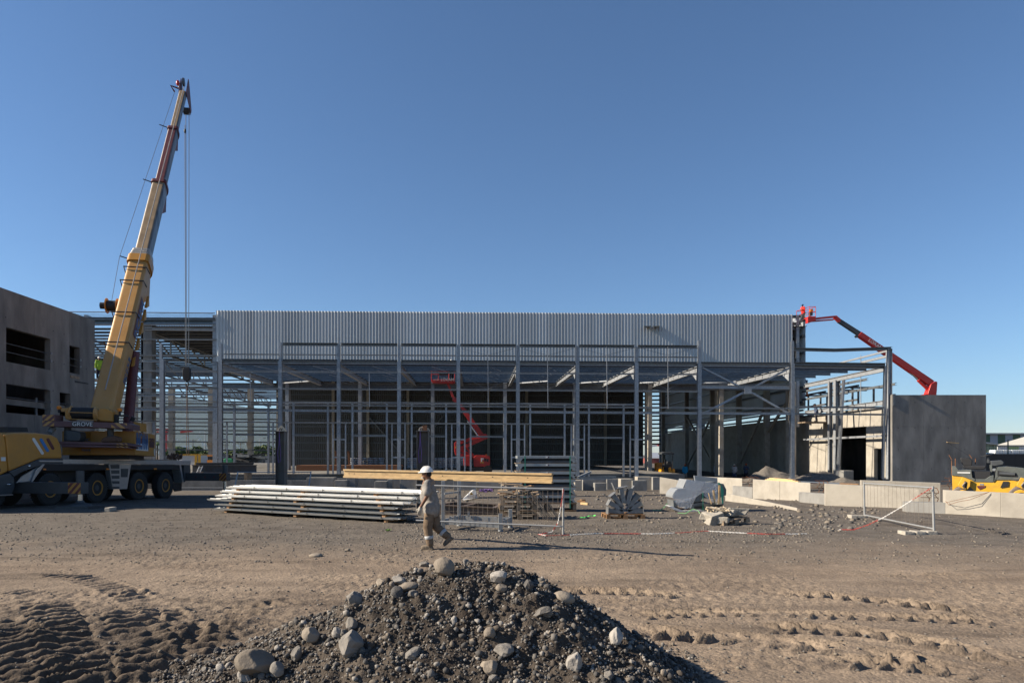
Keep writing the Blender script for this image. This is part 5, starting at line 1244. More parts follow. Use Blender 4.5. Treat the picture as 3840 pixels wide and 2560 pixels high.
c_blue, c_white, c_navy, c_red, c_org, c_dark = cloth('blue_vest', (0.03, 0.28, 0.5)), cloth('white_shirt', (0.45, 0.46, 0.5)), cloth('navy_shirt', (0.06, 0.08, 0.13)), cloth('red_jacket', (0.6, 0.04, 0.03)), cloth('orange_trousers', (0.75, 0.18, 0.03)), cloth('dark_trousers', (0.03, 0.03, 0.04))
c_beige, c_lime, c_jean = cloth('beige_trousers', (0.3, 0.26, 0.22)), cloth('lime_vest', (0.35, 0.5, 0.05)), cloth('denim', (0.06, 0.08, 0.14))
def stand(label, px, py_head, Y_, fac_, mats, pose_, z=None):
    top = W(px, py_head, Y_); zz = top.z - 1.79 if z is None else z
    return person(label, (top.x, Y_, zz), fac_, pose_, mats, 0.03, False)
stand('worker in blue vest and orange helmet beside the mini excavator', 2569, 1739, 76, rad(80), mt(c_blue, c_beige, helm_o), P_stand())
stand('worker in white shirt and cap with a hand at his face', 2754, 1739, 76, rad(-120), mt(c_white, c_jean, helm_w), P_stand(0, 'face'))
stand('worker in navy clothes and orange helmet standing with folded arms', 2798, 1737, 76, rad(-100), mt(c_navy, c_dark, helm_o), P_stand(0, 'fold'))
stand('worker half hidden behind the second brown hall column', 2682, 1735, 76.5, rad(0), mt(c_white, c_dark, helm_w), P_stand())
# ================================================================ red boom lifts
def lift_parts(t, fpos, scale_px, parts): pass
def fp(Yp, ox, oy, sc): return lambda zx, zy, dy=0.0: W(ox + zx / sc, oy + zy / sc, Yp + dy)
l1 = thing('boom_lift', 'red articulated boom lift working inside the lean-to frame', 'boom lift', W(1790, 1762, 62))
q1 = fp(62, 1560, 1340, 3.565)
def lp1(name, pts, depth, mat, parent=l1, dy=0.0, bevel=0.0): return MB().prism([q1(x, y, dy) for x, y in pts], (0, depth, 0)).build(name, mat, parent, bevel=bevel)
red_d = pm('spare_red_panel', (0.42, 0.03, 0.028), 0.4, var=0.1, scale=3)  # red close to the lift paint, applied to no part
tur = lp1('turret', [(770, 1330), (800, 1305), (975, 1310), (990, 1330), (990, 1430), (945, 1456), (780, 1462), (768, 1420)], 1.3, red_paint, dy=-0.65, bevel=0.04)
lp1('counterweight', [(632, 1340), (650, 1306), (720, 1304), (722, 1452), (640, 1450)], 1.4, red_paint, dy=-0.7, bevel=0.05)
for (a, b, c, d, m_) in ((866, 1342, 884, 1392, white_paint), (888, 1342, 902, 1366, white_paint), (912, 1344, 940, 1386, black), (945, 1352, 968, 1392, black), (860, 1394, 874, 1410, yellow_paint), (886, 1390, 902, 1412, yellow_paint)):
    lp1('sticker', [(a, b), (c, b), (c, d), (a, d)], 0.015, m_, tur, -0.665)
lp1('beacon', [(932, 1290), (948, 1290), (950, 1308), (930, 1308)], 0.15, orange_paint, tur, -0.3)
def arm(name, pts, w, hh, m_, parent=l1, dy=0.0, kind='box'):
    return MB().beam(q1(*pts[0], dy), q1(*pts[1], dy), w, hh, kind).build(name, m_, parent, bevel=0.01)
arm('riser_arm', ((560, 1300), (830, 1345)), 0.3, 0.42, red_paint, dy=0.1)
a1 = arm('riser_arm', ((575, 1225), (930, 1065)), 0.22, 0.32, red_paint, dy=-0.2); arm('riser_arm', ((585, 1140), (900, 1035)), 0.22, 0.3, red_paint, dy=0.15)
arm('riser_arm', ((590, 1235), (820, 1345)), 0.2, 0.26, red_paint, dy=0.0); arm('riser_arm', ((660, 1190), (800, 1340)), 0.14, 0.18, red_paint, dy=0.05)
lp1('tower_link', [(510, 1145), (535, 1118), (552, 1120), (552, 1306), (530, 1306), (514, 1260)], 0.7, red_paint, dy=-0.35, bevel=0.03)
lp1('sticker', [(522, 1186), (536, 1186), (536, 1212), (522, 1212)], 0.01, yellow_paint, l1, -0.36)
lp1('knuckle', [(860, 1030), (935, 1018), (962, 1050), (955, 1085), (900, 1100), (850, 1080)], 0.4, red_paint, dy=-0.2, bevel=0.03)
arm('main_boom', ((880, 1040), (640, 705)), 0.3, 0.4, red_paint, dy=0.0); arm('inner_boom', ((660, 730), (560, 585)), 0.22, 0.28, red_paint)
MB().cyl(q1(830, 1050, -0.2), q1(690, 850, -0.2), 0.06, 10).build('lift_cylinder', chrome, l1, smooth=40)
lp1('elbow', [(480, 560), (530, 530), (570, 570), (545, 600), (500, 590)], 0.3, red_paint, dy=-0.15, bevel=0.03)
for d_ in (-0.12, 0.12): arm('jib_arm', ((515, 575), (425, 345)), 0.09, 0.2, red_paint, dy=d_)
bk1 = lp1('basket', [(205, 292), (520, 292), (520, 328), (500, 342), (225, 336), (205, 322)], 0.9, red_paint, dy=-0.6, bevel=0.02)
rails = [((207, 292), (207, 122)), ((300, 292), (300, 100)), ((438, 292), (438, 100)), ((518, 292), (518, 128)), ((207, 125), (518, 125)), ((207, 145), (440, 145)), ((207, 225), (300, 225)), ((300, 102), (438, 102)), ((207, 180), (518, 180))]
for a, b in rails:
    for d_ in (-0.58, 0.28): MB().tube([q1(*a, d_), q1(*b, d_)], 0.028, 6).build('basket_rail', red_paint, bk1)
lp1('control_box', [(305, 105), (435, 105), (435, 230), (310, 235)], 0.3, black, bk1, -0.5, 0.02)
lp1('tool_box', [(310, 175), (425, 175), (425, 200), (310, 200)], 0.02, red_paint, bk1, -0.52)
a = q1(330, 312, -0.612); text_mb('LOXAM', 0.36, a, (1, 0, 0), Z, 0.006, sx=0.95).build('lettering', white_paint, bk1)
a = q1(232, 306, -0.612); text_mb('LOXAM', 0.15, a, (1, 0, 0), Z, 0.006).build('lettering', white_paint, bk1); a = q1(440, 306, -0.612); text_mb('LOXAM', 0.15, a, (1, 0, 0), Z, 0.006).build('lettering', white_paint, bk1)
lp1('chassis', [(600, 1470), (980, 1470), (980, 1515), (600, 1515)], 1.6, black, dy=-0.8)
for x in (620, 960):
    for d_ in (-1.0, 0.75): MB().lathe(q1(x, 1500, d_), (0, -1, 0), [(-0.12, 0.3), (-0.12, 0.4), (0.12, 0.4), (0.12, 0.3)], 20).build('wheel', rubber, l1, smooth=40)
lw = W(1692, 1352, 61.9); person('worker in dark clothes standing in the inner red lift basket', (lw.x, 61.9, q1(460, 292).z), rad(90), dict(P_stand(), **{}), mt(c_dark, c_dark, helm_w), 0.03, False)
# ---- the lift reaching over the roof corner
l2 = thing('boom_lift', 'red telescopic boom lift rising behind the grey precast wall', 'boom lift', (46.5, 70.5, -0.8))
q2 = fp(70.5, 2880, 1100, 2.45)
def lp2(name, pts, depth, mat, parent=l2, dy=0.0, bevel=0.0): return MB().prism([q2(x, y, dy) for x, y in pts], (0, depth, 0)).build(name, mat, parent, bevel=bevel)
mainb = lp2('main_boom', [(830, 388), (862, 352), (1530, 802), (1480, 838)], 0.5, red_paint, dy=-0.25, bevel=0.02)
lp2('inner_boom', [(648, 262), (672, 236), (862, 356), (834, 384)], 0.36, dark_grey, dy=-0.18, bevel=0.015)
lp2('knuckle', [(600, 205), (632, 202), (672, 236), (660, 268), (628, 236)], 0.4, red_paint, dy=-0.2, bevel=0.02)
lp2('jib_arm', [(440, 222), (600, 205), (625, 210), (600, 224), (440, 240)], 0.12, red_paint, dy=-0.2); lp2('jib_arm', [(400, 248), (590, 235), (625, 228), (600, 246), (400, 262)], 0.12, red_paint, dy=0.1)
lp2('hose_loop', [(795, 392), (812, 380), (832, 384), (826, 404), (806, 408)], 0.1, dark_grey, dy=-0.3)
lp2('rotary_head', [(366, 215), (440, 210), (440, 245), (400, 262), (366, 272)], 0.5, red_paint, dy=-0.25, bevel=0.02)
lp2('boom_pivot', [(1500, 830), (1540, 806), (1558, 812), (1552, 900), (1545, 960), (1500, 970), (1470, 920)], 0.7, red_paint, dy=-0.35, bevel=0.03)
MB().cyl(q2(1290, 705, 0), q2(1385, 800, 0), 0.09, 12).build('cylinder_rod', chrome, l2, smooth=40); MB().cyl(q2(1380, 795, 0), q2(1475, 885, 0), 0.17, 14).build('lift_cylinder', red_paint, l2, smooth=40)
lp2('tower_arm', [(1445, 925), (1548, 925), (1560, 1700), (1470, 1700)], 0.6, red_paint, dy=-0.3)
MB().box((46.6, 70.5, 0.6), (3.4, 2.2, 1.2)).build('turret', red_paint, l2, bevel=0.06); MB().box((46.6, 70.5, -0.15), (4.2, 2.2, 0.4)).build('chassis', black, l2)
for x in (45.0, 48.2):
    for y in (69.3, 71.7): MB().lathe((x, y, -0.35), (0, 1, 0), [(-0.16, 0.3), (-0.16, 0.46), (0.16, 0.46), (0.16, 0.3)], 20).build('wheel', rubber, l2, smooth=40)
ax_ = (q2(1006, 456, -0.26) - q2(928, 404, -0.26)).normalized(); text_mb('LOXAM', 0.47, q2(920, 436, -0.265) , ax_, ax_.cross(Vector((0, -1, 0))) * -1, 0.006).build('lettering', white_paint, mainb)
q3 = fp(70.6, 2930, 1120, 10.69)
floor_ = MB().prism([q3(1060, 720), q3(1370, 712), q3(1370, 740), q3(1060, 765)], (0, 1.6, 0)).build('basket', red_paint, l2)
# basket in perspective: long side runs to the back left
A_, B_, C_, E_ = q3(1375, 320), q3(1125, 315, 0.1), q3(320, 600, 6.0), q3(700, 640, 6.2)
for dz in (0.0, -0.52, -1.02):
    for a, b in ((A_, B_), (B_, B_.lerp(C_, 0.62)), (A_, A_ + (B_.lerp(C_, 0.62) - B_)), (B_.lerp(C_, 0.62), A_ + (B_.lerp(C_, 0.62) - B_))):
        MB().tube([a + Vector((0, 0, dz)), b + Vector((0, 0, dz))], 0.03, 6).build('basket_rail', red_paint, floor_)
for a in (A_, B_, B_.lerp(C_, 0.3), B_.lerp(C_, 0.62), A_ + (B_.lerp(C_, 0.62) - B_)): MB().tube([a, a + Vector((0, 0, -1.04))], 0.032, 6).build('basket_post', red_paint, floor_)
MB().prism([q3(1150, 540, 0.3), q3(1260, 530, 0.3), q3(1260, 660, 0.3), q3(1160, 692, 0.3)], (0, 0.4, 0)).build('control_box', dark_grey, floor_); MB().prism([q3(1160, 420, 0.5), q3(1275, 400, 0.5), q3(1275, 520, 0.5), q3(1160, 540, 0.5)], (0, 0.3, 0)).build('tool_bag', orange_paint, floor_)
stand('worker in red jacket and blue helmet in the high lift basket', 3012, 1140, 71.6, rad(200), mt(c_red, c_dark, helm_b), P_stand(0.1, 'fold'))
stand('worker in orange trousers climbing on the side rails', 3027, 1452, 72.5, rad(170), mt(c_navy, c_org, helm_w), P_stand(0, 'up'), z=CH - (1487 - CY) * 72.5 / F)
stand('worker in lime vest and white helmet behind the crane boom', 372, 1337, 54, rad(-60), mt(c_lime, c_dark, helm_w), P_stand(0.1))
lb_l = thing('scissor_platform', 'small steel work platform under the lime-vested worker behind the crane', 'platform', W(370, 1420, 54))
MB().box(W(370, 1424, 54.0) + Vector((0, 0, 0)), (1.4, 1.2, 0.1)).build('deck', galv, lb_l)
for dx in (-0.6, 0.6): MB().beam(W(370, 1426, 54) + Vector((dx, 0, 0)), Vector((W(370, 0, 54).x + dx, 54, -0.75)), 0.12, 0.12).build('leg', galv, lb_l)
# ================================================================ road roller behind the right foundation wall
RY = 25.6
rl = thing('road_roller', 'yellow and grey tandem road roller behind the right concrete foundation wall', 'road roller', W(3720, 1915, RY))
RPL = Plane(W(3613, 1800, RY), (-0.57, -0.82, 0)); RD = Vector((0.57, 0.82, 0)).normalized(); RA = Vector((0.82, -0.57, 0)).normalized()
q4 = lambda zx, zy, dy=0.0: RPL.hit(3500 + zx / 4.126, 1580 + zy / 4.126) + RD * dy
def rp(name, pts, depth, mat, parent=rl, dy=0.0, bevel=0.0): return MB().prism([q4(x, y, dy) for x, y in pts], RD * depth).build(name, mat, parent, bevel=bevel)
grey_b = pm('charcoal_machine_paint', (0.085, 0.095, 0.09), 0.5, var=0.15, scale=6, stain=(0.16, 0.15, 0.13), sscale=5, samt=0.4)
rp('rear_body', [(286, 690), (345, 690), (390, 750), (590, 746), (604, 868), (650, 888), (640, 932), (600, 905), (450, 850), (290, 834)], 1.05, grey_b, dy=0.0, bevel=0.012)
rp('frame', [(290, 838), (445, 846), (600, 908), (645, 938), (930, 945), (945, 900), (1170, 902), (1300, 925), (1403, 905), (1750, 905), (1750, 1120)] + [(1372 + 200 * math.cos(t), 1180 - 200 * math.sin(t)) for t in np.linspace(0.5, 2.65, 12)] + [(1150, 1110), (660, 1085)] + [(466 + 195 * math.cos(t), 1180 - 195 * math.sin(t)) for t in np.linspace(0.5, 2.6, 12)], 1.0, yellow_paint, dy=0.03, bevel=0.012)
rp('footwell', [(600, 768), (885, 768), (880, 830), (810, 884), (640, 884), (606, 868)], 0.9, black, dy=0.08)
rp('footwell_rim', [(604, 870), (640, 888), (808, 888), (882, 838), (935, 830), (935, 940), (800, 940), (640, 936)], 0.95, grey_b, dy=0.02, bevel=0.01)
hd_ = rp('engine_hood', [(985, 740), (1005, 702), (1150, 694), (1403, 718), (1640, 770), (1700, 900), (1403, 885), (1170, 900), (945, 900), (935, 940)], 1.05, grey_b, dy=0.0, bevel=0.02)
rp('hood_vent', [(995, 758), (1288, 796), (1284, 842), (990, 838)], 0.02, black, hd_, -0.01); MB().cyl(q4(1020, 805, -0.01), q4(1260, 818, -0.01), 0.07, 12).build('air_filter', dark_grey, hd_, smooth=40)
for k in range(7): rp('grille_slot', [(1045 + k * 18 - 8, 1020 - k * 3), (1052 + k * 18, 1028 - k * 3), (1092 + k * 13, 930), (1082 + k * 13, 922)], 0.02, black, hd_, -0.004)
rp('name_strip', [(372, 780), (572, 782), (570, 800), (372, 796)], 0.012, white_paint, rl, -0.008)
rp('step_recess', [(675, 992), (810, 992), (800, 1022), (720, 1055), (682, 1020)], 0.02, maroon, rl, 0.012); rp('sticker', [(718, 958), (780, 960), (780, 984), (718, 982)], 0.01, alu, rl, 0.018)
for cx_ in (466, 1372):
    c = q4(cx_, 1180, 0.02); dr = MB().lathe(c, RD, [(0, 0.3), (0, 0.40), (0.02, 0.44), (0.9, 0.44), (0.92, 0.40), (0.92, 0.3)], 40).build('drum', pm('worn_drum_steel', (0.16, 0.13, 0.11), 0.5, 0.6, var=0.2, scale=8), rl, smooth=30)
    MB().lathe(c - RD * 0.01, -RD, [(0, 0.3), (0.03, 0.28), (0.03, 0.2), (0.0, 0.18)], 30).build('drum_plate', yellow_paint, dr, smooth=30)
    rp('yoke', [(cx_ - 85, 975), (cx_ - 20, 862), (cx_ + 110, 902), (cx_ + 100, 1000), (cx_ + 60, 1050), (cx_ - 10, 1035), (cx_ - 85, 1000)], 0.1, yellow_paint, rl, -0.12, 0.01)
    rp('yoke_cutout', [(cx_ - 5, 975), (cx_ + 20, 915), (cx_ + 58, 935), (cx_ + 45, 1030), (cx_ - 5, 1020)], 0.02, black, rl, -0.13)
    MB().tube([q4(cx_ + 30, 935, -0.15), q4(cx_ - 15, 985, -0.2), q4(cx_ + 15, 1040, -0.18), q4(cx_ + 5, 1070, -0.1)], 0.018, 6).build('hose', chrome, rl)
st_ = rp('seat_backrest', [(412, 566), (440, 560), (560, 566), (612, 600), (600, 690), (470, 690), (440, 650)], 0.5, black, rl, 0.25, 0.03)
rp('seat_cushion', [(450, 690), (600, 682), (820, 686), (822, 720), (780, 742), (590, 742), (460, 715)], 0.5, black, rl, 0.25, 0.03)
MB().tube([q4(855, 520, 0.5) + RA * (0.22 * math.cos(t)) + RD * (0.2 * math.sin(t)) + Z * (0.05 * math.cos(t)) for t in np.linspace(0, 2 * math.pi, 24)], 0.016, 8, False).build('steering_wheel', black, rl, smooth=60)
rp('steering_column', [(838, 560), (870, 560), (880, 640), (835, 640)], 0.12, dark_grey, rl, 0.44); rp('dashboard', [(890, 610), (1060, 598), (1100, 625), (1090, 665), (960, 690), (900, 680)], 0.5, dark_grey, rl, 0.3, 0.02); rp('pedestal', [(880, 670), (915, 670), (912, 840), (890, 840)], 0.3, grey_b, rl, 0.3)
rp('panel_cover', [(920, 730), (970, 728), (965, 765), (918, 765)], 0.3, alu, rl, 0.3)
for (x, y0, y1) in ((285, 600, 830), (342, 572, 694), (664, 572, 660)): MB().tube([q4(x, y0, 0.9 if x == 664 else 0.1), q4(x, y1, 0.9 if x == 664 else 0.1)], 0.018, 6).build('rops_stub', rust, rl)
for (x, y, x2, y2) in ((285, 590, 240, 512), (600, 570, 556, 508)): MB().tube([q4(x, y, 0.2), q4(x2, y2, 0.2)], 0.014, 6).build('bar', rust, rl)
cb = thing('tie_bar', 'thin tie bar with a wooden grip hanging off the precast wall', 'bar', W(3580, 1660, 56.4))
MB().tube([W(3550, 1656, 56.5), W(3640, 1712, 55.5)], 0.012, 5).build('wire', black, cb); MB().beam(W(3551, 1657, 56.4), W(3596, 1661, 56.4), 0.06).build('grip', timber, cb)
# ================================================================ mini excavator in the hall
ME = 67.0; ex = thing('mini_excavator', 'small orange mini excavator with a black canopy in the hall', 'excavator', W(2505, 1798, ME))
q5 = fp(ME, 2460, 1660, 5.345)
def ep(name, pts, depth, mat, dy=0.0, bevel=0.02, parent=ex): return MB().prism([q5(x, y, dy) for x, y in pts], (0, depth, 0)).build(name, mat, parent, bevel=bevel)
exo = pm('amber_machine_paint', (0.75, 0.30, 0.02), 0.4, var=0.08, scale=4)
ep('counterweight', [(86, 600), (130, 596), (370, 600), (384, 610), (384, 650), (340, 664), (100, 664), (84, 650)], 1.0, exo)
ep('engine_cover', [(96, 590), (110, 500), (160, 485), (165, 590)], 0.9, exo); ep('engine_cover', [(260, 590), (250, 500), (300, 490), (320, 590)], 0.9, exo); ep('engine_cover', [(320, 590), (340, 520), (375, 515), (384, 590)], 0.9, exo)
ep('engine_bay', [(165, 590), (165, 420), (340, 420), (330, 590)], 0.7, black, 0.15)
ep('canopy', [(110, 230), (115, 200), (170, 178), (310, 176), (372, 200), (372, 228)], 1.3, dark_grey, -0.2, 0.04)
for x in (128, 330): MB().tube([q5(x, 230, 0), q5(x + 2, 520, 0)], 0.035, 8).build('canopy_post', black, ex)
ep('seat', [(225, 400), (240, 370), (310, 370), (315, 470), (225, 470)], 0.5, black, 0.3); ep('boom_arm', [(178, 330), (206, 330), (212, 690), (180, 690)], 0.2, black, -0.3, 0.01)
ep('undercarriage', [(170, 664), (350, 664), (350, 700), (170, 700)], 1.2, black)
for x in (120, 330): ep('crawler_track', [(x - 40, 690), (x + 60, 690), (x + 75, 730), (x + 50, 752), (x - 40, 752), (x - 55, 730)], 1.5, rubber, -0.2, 0.04)
rough_c = pm('broken_concrete', (0.30, 0.275, 0.235), 0.95, var=0.2, scale=9, bump=1.0, bscale=16)
# ================================================================ foundations
fr_ = thing('foundation_wall', 'pale concrete foundation walls with rebar gaps running along the right side', 'foundation wall', (16, 28, -0.2))
def wallseg(pts, Ys, thick=0.3, name='wall_segment', mat=concrete_light, parent=fr_, zb=-0.6):
    """pts: pixel top-edge points with their distances; goes down into the ground"""
    top = [W(p[0], p[1], y) for p, y in zip(pts, Ys)]; mb = MB()
    bk_ = Vector((0.35, 1, 0)).normalized() * thick
    for a, b in zip(top[:-1], top[1:]):
        mb.prism([a, b, Vector((b.x, b.y, zb)), Vector((a.x, a.y, zb))], bk_)
    return mb.build(name, mat, parent, bevel=0.012)
wallseg([(3545, 1837), (3752, 1846)], [24.0, 22.7]); wallseg([(3753, 1846), (4100, 1862)], [22.69, 21.0])
wallseg([(3095, 1813), (3236, 1820)], [28.6, 27.6]); wallseg([(3237, 1820), (3448, 1834)], [27.58, 26.2])
wallseg([(3230, 1800), (3360, 1804), (3527, 1810)], [32.5, 31.8, 31.0], 0.35)
wallseg([(2824, 1796), (2924, 1803)], [36.0, 34.2]); wallseg([(2925, 1803), (3039, 1810)], [34.18, 32.2])
wallseg([(2600, 1784), (2690, 1789), (2783, 1793)], [44, 41, 38]); wallseg([(2474, 1788), (2538, 1799), (2602, 1815)], [46, 45.3, 44.6])
for pts_, ys_ in (([(3398, 1882), (3545, 1884)], [24.9, 24.0]), ([(3000, 1846), (3092, 1850)], [31.5, 29.2]), ([(2748, 1822), (2822, 1826)], [38, 36.5])): wallseg(pts_, ys_, 0.55, 'footing', concrete)
wallseg([(2720, 1848), (2990, 1904)], [32.5, 25.5], 0.28, 'kerb_beam', zb=-0.35)
def rebar(px, py, Y_):
    mb = MB()
    for k in range(3):
        o = W(px + k * 16, py, Y_); mb.tube([o + Vector((0.0, 0.1, 0.55)), o + Vector((0.15, 0.05, 0.5)), o + Vector((0.18, 0, 0.36)), o + Vector((0.04, 0, 0.26)), o + Vector((0.16, 0, 0.12)), o + Vector((0.1, 0, -0.05))], 0.014, 6)
    for k in range(2): mb.tube([W(px - 18, py - 34 + k * 16, Y_), W(px + 50, py - 33 + k * 16, Y_)], 0.012, 5)
    mb.build('rebar', rust, fr_)
rebar(3060, 1846, 30.5); rebar(3470, 1882, 24.9); rebar(2800, 1824, 37); rebar(3548, 1838, 29.5)
MB().tube([W(3546, 1878, 23.9), W(3558, 1892, 23.7), W(3590, 1881, 23.4), W(3640, 1872, 23.1), W(3705, 1846, 22.9)], 0.008, 5).build('wire', rust, fr_); MB().tube([W(3546, 1884, 23.9), W(3575, 1877, 23.5), W(3640, 1862, 23.1), W(3710, 1844, 22.9)], 0.008, 5).build('wire', rust, fr_)
fl = thing('foundation_blocks', 'row of concrete footings and stem walls below the steel frame', 'foundation', (0, 54, -0.8))
for (x0, x1, y0, Y_, dep, m_) in ((1150, 1252, 1790, 54, 1.2, concrete), (1255, 1300, 1800, 53, 0.8, concrete), (1300, 1332, 1789, 53.6, 1.4, concrete), (1334, 1405, 1792, 55.5, 0.3, concrete), (1405, 1450, 1804, 53, 1.0, concrete), (1452, 1470, 1797, 53.4, 1, concrete), (1500, 1560, 1795, 54, 1, concrete),
        (1560, 1604, 1800, 53.5, 1.0, concrete), (1700, 1786, 1799, 54, 1.0, concrete), (1786, 1880, 1806, 55.6, 0.3, concrete_light), (1880, 1896, 1804, 53, 0.9, concrete_light), (1898, 1948, 1804, 54, 1.0, concrete), (2156, 2182, 1800, 53, 1.0, concrete_light), (2186, 2230, 1797, 54, 0.5, concrete), (2231, 2275, 1810, 52.6, 0.8, concrete), (2276, 2328, 1796, 55.5, 0.3, concrete), (2328, 2372, 1795, 52.5, 1.0, concrete_light), (2372, 2426, 1801, 52.2, 0.9, concrete), (2391, 2447, 1787, 55, 1.0, concrete_light), (2448, 2474, 1788, 54.6, 1.0, concrete)):
    a, b = W(x0, y0, Y_), W(x1, y0, Y_); MB().bb((a.x, Y_, -1.0), (b.x, Y_ + dep, a.z)).build('footing', m_, fl, bevel=0.015)
MB().bb((W(640, 0, 56.6).x, 56.6, -1.0), (W(1150, 0, 56.6).x, 56.9, W(0, 1800, 56.6).z)).build('stem_wall', concrete, fl); MB().bb((W(1150, 0, 56.6).x, 56.6, -1.0), (W(2400, 0, 56.6).x, 56.9, W(0, 1792, 56.6).z)).build('stem_wall', concrete, fl)
# ================================================================ bundles of long white sheets
S0 = GH(806, 1922); S1 = GH(1500, 1964); e1 = Vector((S1.x - S0.x, S1.y - S0.y, 0)); SL = e1.length; e1.normalize(); e2 = Vector((-e1.y, e1.x, 0))
zb = max(gh(S0.x, S0.y), gh(S1.x, S1.y)); ords = ['bottom', 'second lowest', 'third lowest', 'fourth lowest', 'second highest', 'top']; band = pm('packing_strap', (0.08, 0.08, 0.08), 0.5)
blk_me = {}
for k in range(6):
    z = zb + 0.1 + k * 0.155; a0 = [0.0, 0.05, -0.35, 0.1, 0.35, 0.6][k] - 0.1; a1 = SL + [-0.05, 0.0, 0.02, 0.35, 0.6, 0.75][k]; mt_ = white_sheet if k >= 3 else grey_sheet
    bo = S0 + e1 * ((a0 + a1) / 2); root = thing('sheet_bundle', f'{ords[k]} bundle of long {"white" if k >= 3 else "grey-backed"} metal sheets in the stack', 'sheet bundle', (bo.x, bo.y, z), 'stacked sheet bundles')
    W_ = 1.08; n_rib = 4
    for j in range(2 if k < 3 else 3):       # nested sheets, each its own length
        o0 = a0 + random.uniform(0, 0.3); o1 = a1 - random.uniform(0, 0.25); pr = []
        for r in range(n_rib):
            x = W_ * r / n_rib; p_ = W_ / n_rib; pr += [(x, 0.0), (x + p_ * 0.38, 0.0), (x + p_ * 0.5, 0.045), (x + p_ * 0.74, 0.045), (x + p_ * 0.86, 0.0)]
        pr.append((W_, 0.0)); m_ = len(pr); zz = z + j * 0.016
        v = []
        for t in (o0, o1):
            for th in (0, 0.012):
                v += [tuple(Vector((S0.x, S0.y, 0)) + e1 * t + e2 * x + Z * (zz + y + th)) for x, y in pr]
        fs = []
        for i in range(m_ - 1): fs += [(i, i + 1, 2 * m_ + i + 1, 2 * m_ + i), (m_ + i + 1, m_ + i, 3 * m_ + i, 3 * m_ + i + 1), (i + 1, i, m_ + i, m_ + i + 1), (2 * m_ + i, 2 * m_ + i + 1, 3 * m_ + i + 1, 3 * m_ + i)]
        fs += [(0, 2 * m_, 3 * m_, m_), (m_ - 1, 2 * m_ - 1, 4 * m_ - 1, 3 * m_ - 1)]
        MB().add(v, fs).build('sheet', mt_, root)
        MB().prism([Vector((S0.x, S0.y, zz)) + e1 * o0, Vector((S0.x, S0.y, zz)) + e1 * o1, Vector((S0.x, S0.y, zz + 0.05)) + e1 * (o1 - 0.02) - e2 * 0.03, Vector((S0.x, S0.y, zz + 0.05)) + e1 * (o0 + 0.02) - e2 * 0.03], e2 * 0.012).build('folded_edge', mt_, root)
    for t in (0.18, 0.36, 0.55, 0.74, 0.92):
        c = Vector((S0.x, S0.y, z)) + e1 * (a0 + (a1 - a0) * t); MB().prism([c - e2 * 0.045, c - e2 * 0.045 + e1 * 0.03, c - e2 * 0.045 + e1 * 0.03 + Z * 0.085, c - e2 * 0.045 + Z * 0.085], e2 * 0.006).build('strap', band, root)
    for pos, t in (('left', 0.06 + 0.015 * k), ('middle', 0.47 + 0.02 * (k % 3)), ('right', 0.93 - 0.01 * k)):
        c = S0 + e1 * (SL * t); c.z = z - 0.05
        R = Matrix((e1, e2, Z)).transposed()
        o = MB().box(c + e2 * 0.55, (0.12, 1.0, 0.085), R).build('wood_block', timber_orange); tag(o, f'reddish wooden batten under the {pos} part of the {ords[k]} sheet bundle', 'wood batten', 'battens in the sheet stack')
# ================================================================ mesh fence panels
fence_m = pm('fence_galvanised', (0.30, 0.305, 0.305), 0.45, 0.3, var=0.1, scale=8); wire_m = pm('fence_wire', (0.13, 0.105, 0.085), 0.7)
def fence(label, TLp, TRp, BLp, BRp, nv_, rows, posts=(True, True), pext=(0.12, 0.05), r=0.022):
    t = thing('mesh_fence', label, 'fence', ((BLp + BRp) / 2)); 
    for on, a, b in ((posts[0], TLp, BLp), (posts[1], TRp, BRp)):
        if on: d = (b - a).normalized(); MB().tube([a - d * pext[1], b + d * pext[0]], r * 1.3, 10).build('post', fence_m, t, smooth=40)
    MB().tube([TLp, TRp], r, 8).build('top_rail', fence_m, t, smooth=40); MB().tube([BLp, BRp], r, 8).build('bottom_rail', fence_m, t, smooth=40)
    for i in range(1, nv_): u = i / nv_; MB().tube([TLp.lerp(TRp, u), TLp.lerp(TRp, u).lerp(BLp.lerp(BRp, u), 0.5) + Vector((random.gauss(0, 0.008), random.gauss(0, 0.01), 0)), BLp.lerp(BRp, u)], 0.0036, 4).build('wire', wire_m, t)
    for k in rows: MB().tube([TLp.lerp(BLp, k), TLp.lerp(BLp, k).lerp(TRp.lerp(BRp, k), 0.5) + Vector((0, 0.01, -0.012)), TRp.lerp(BRp, k)], 0.0036, 4).build('wire', wire_m, t)
    return t
base = GH(2117, 2002); Yb = base.y; Yl = Yb + 0.9
fence('low mesh fence panel standing behind the walking worker', W(1560, 1818, Yl), W(2112, 1834, Yb), W(1560, 1950, Yl), W(2112, 1973, Yb), 30, (0.36, 0.7), (False, True), (0.22, 0.03))
b1, b2 = GH(3240, 1940), GH(3501, 2003)
fence('sagging mesh fence panel beside the right foundation wall', W(3240, 1811, b1.y), W(3498, 1828, b2.y), W(3242, 1930, b1.y), W(3502, 1982, b2.y), 17, (), (True, True), (0.17, 0.04))
p1 = GH(885, 1832); fence('mesh fence panel leaning behind the white sheet stack', W(892, 1770, 33), W(1166, 1769, 33), W(876, 1845, 31.5), W(1155, 1848, 31.5), 24, (0.5,), (True, True), (0.3, 0.03))
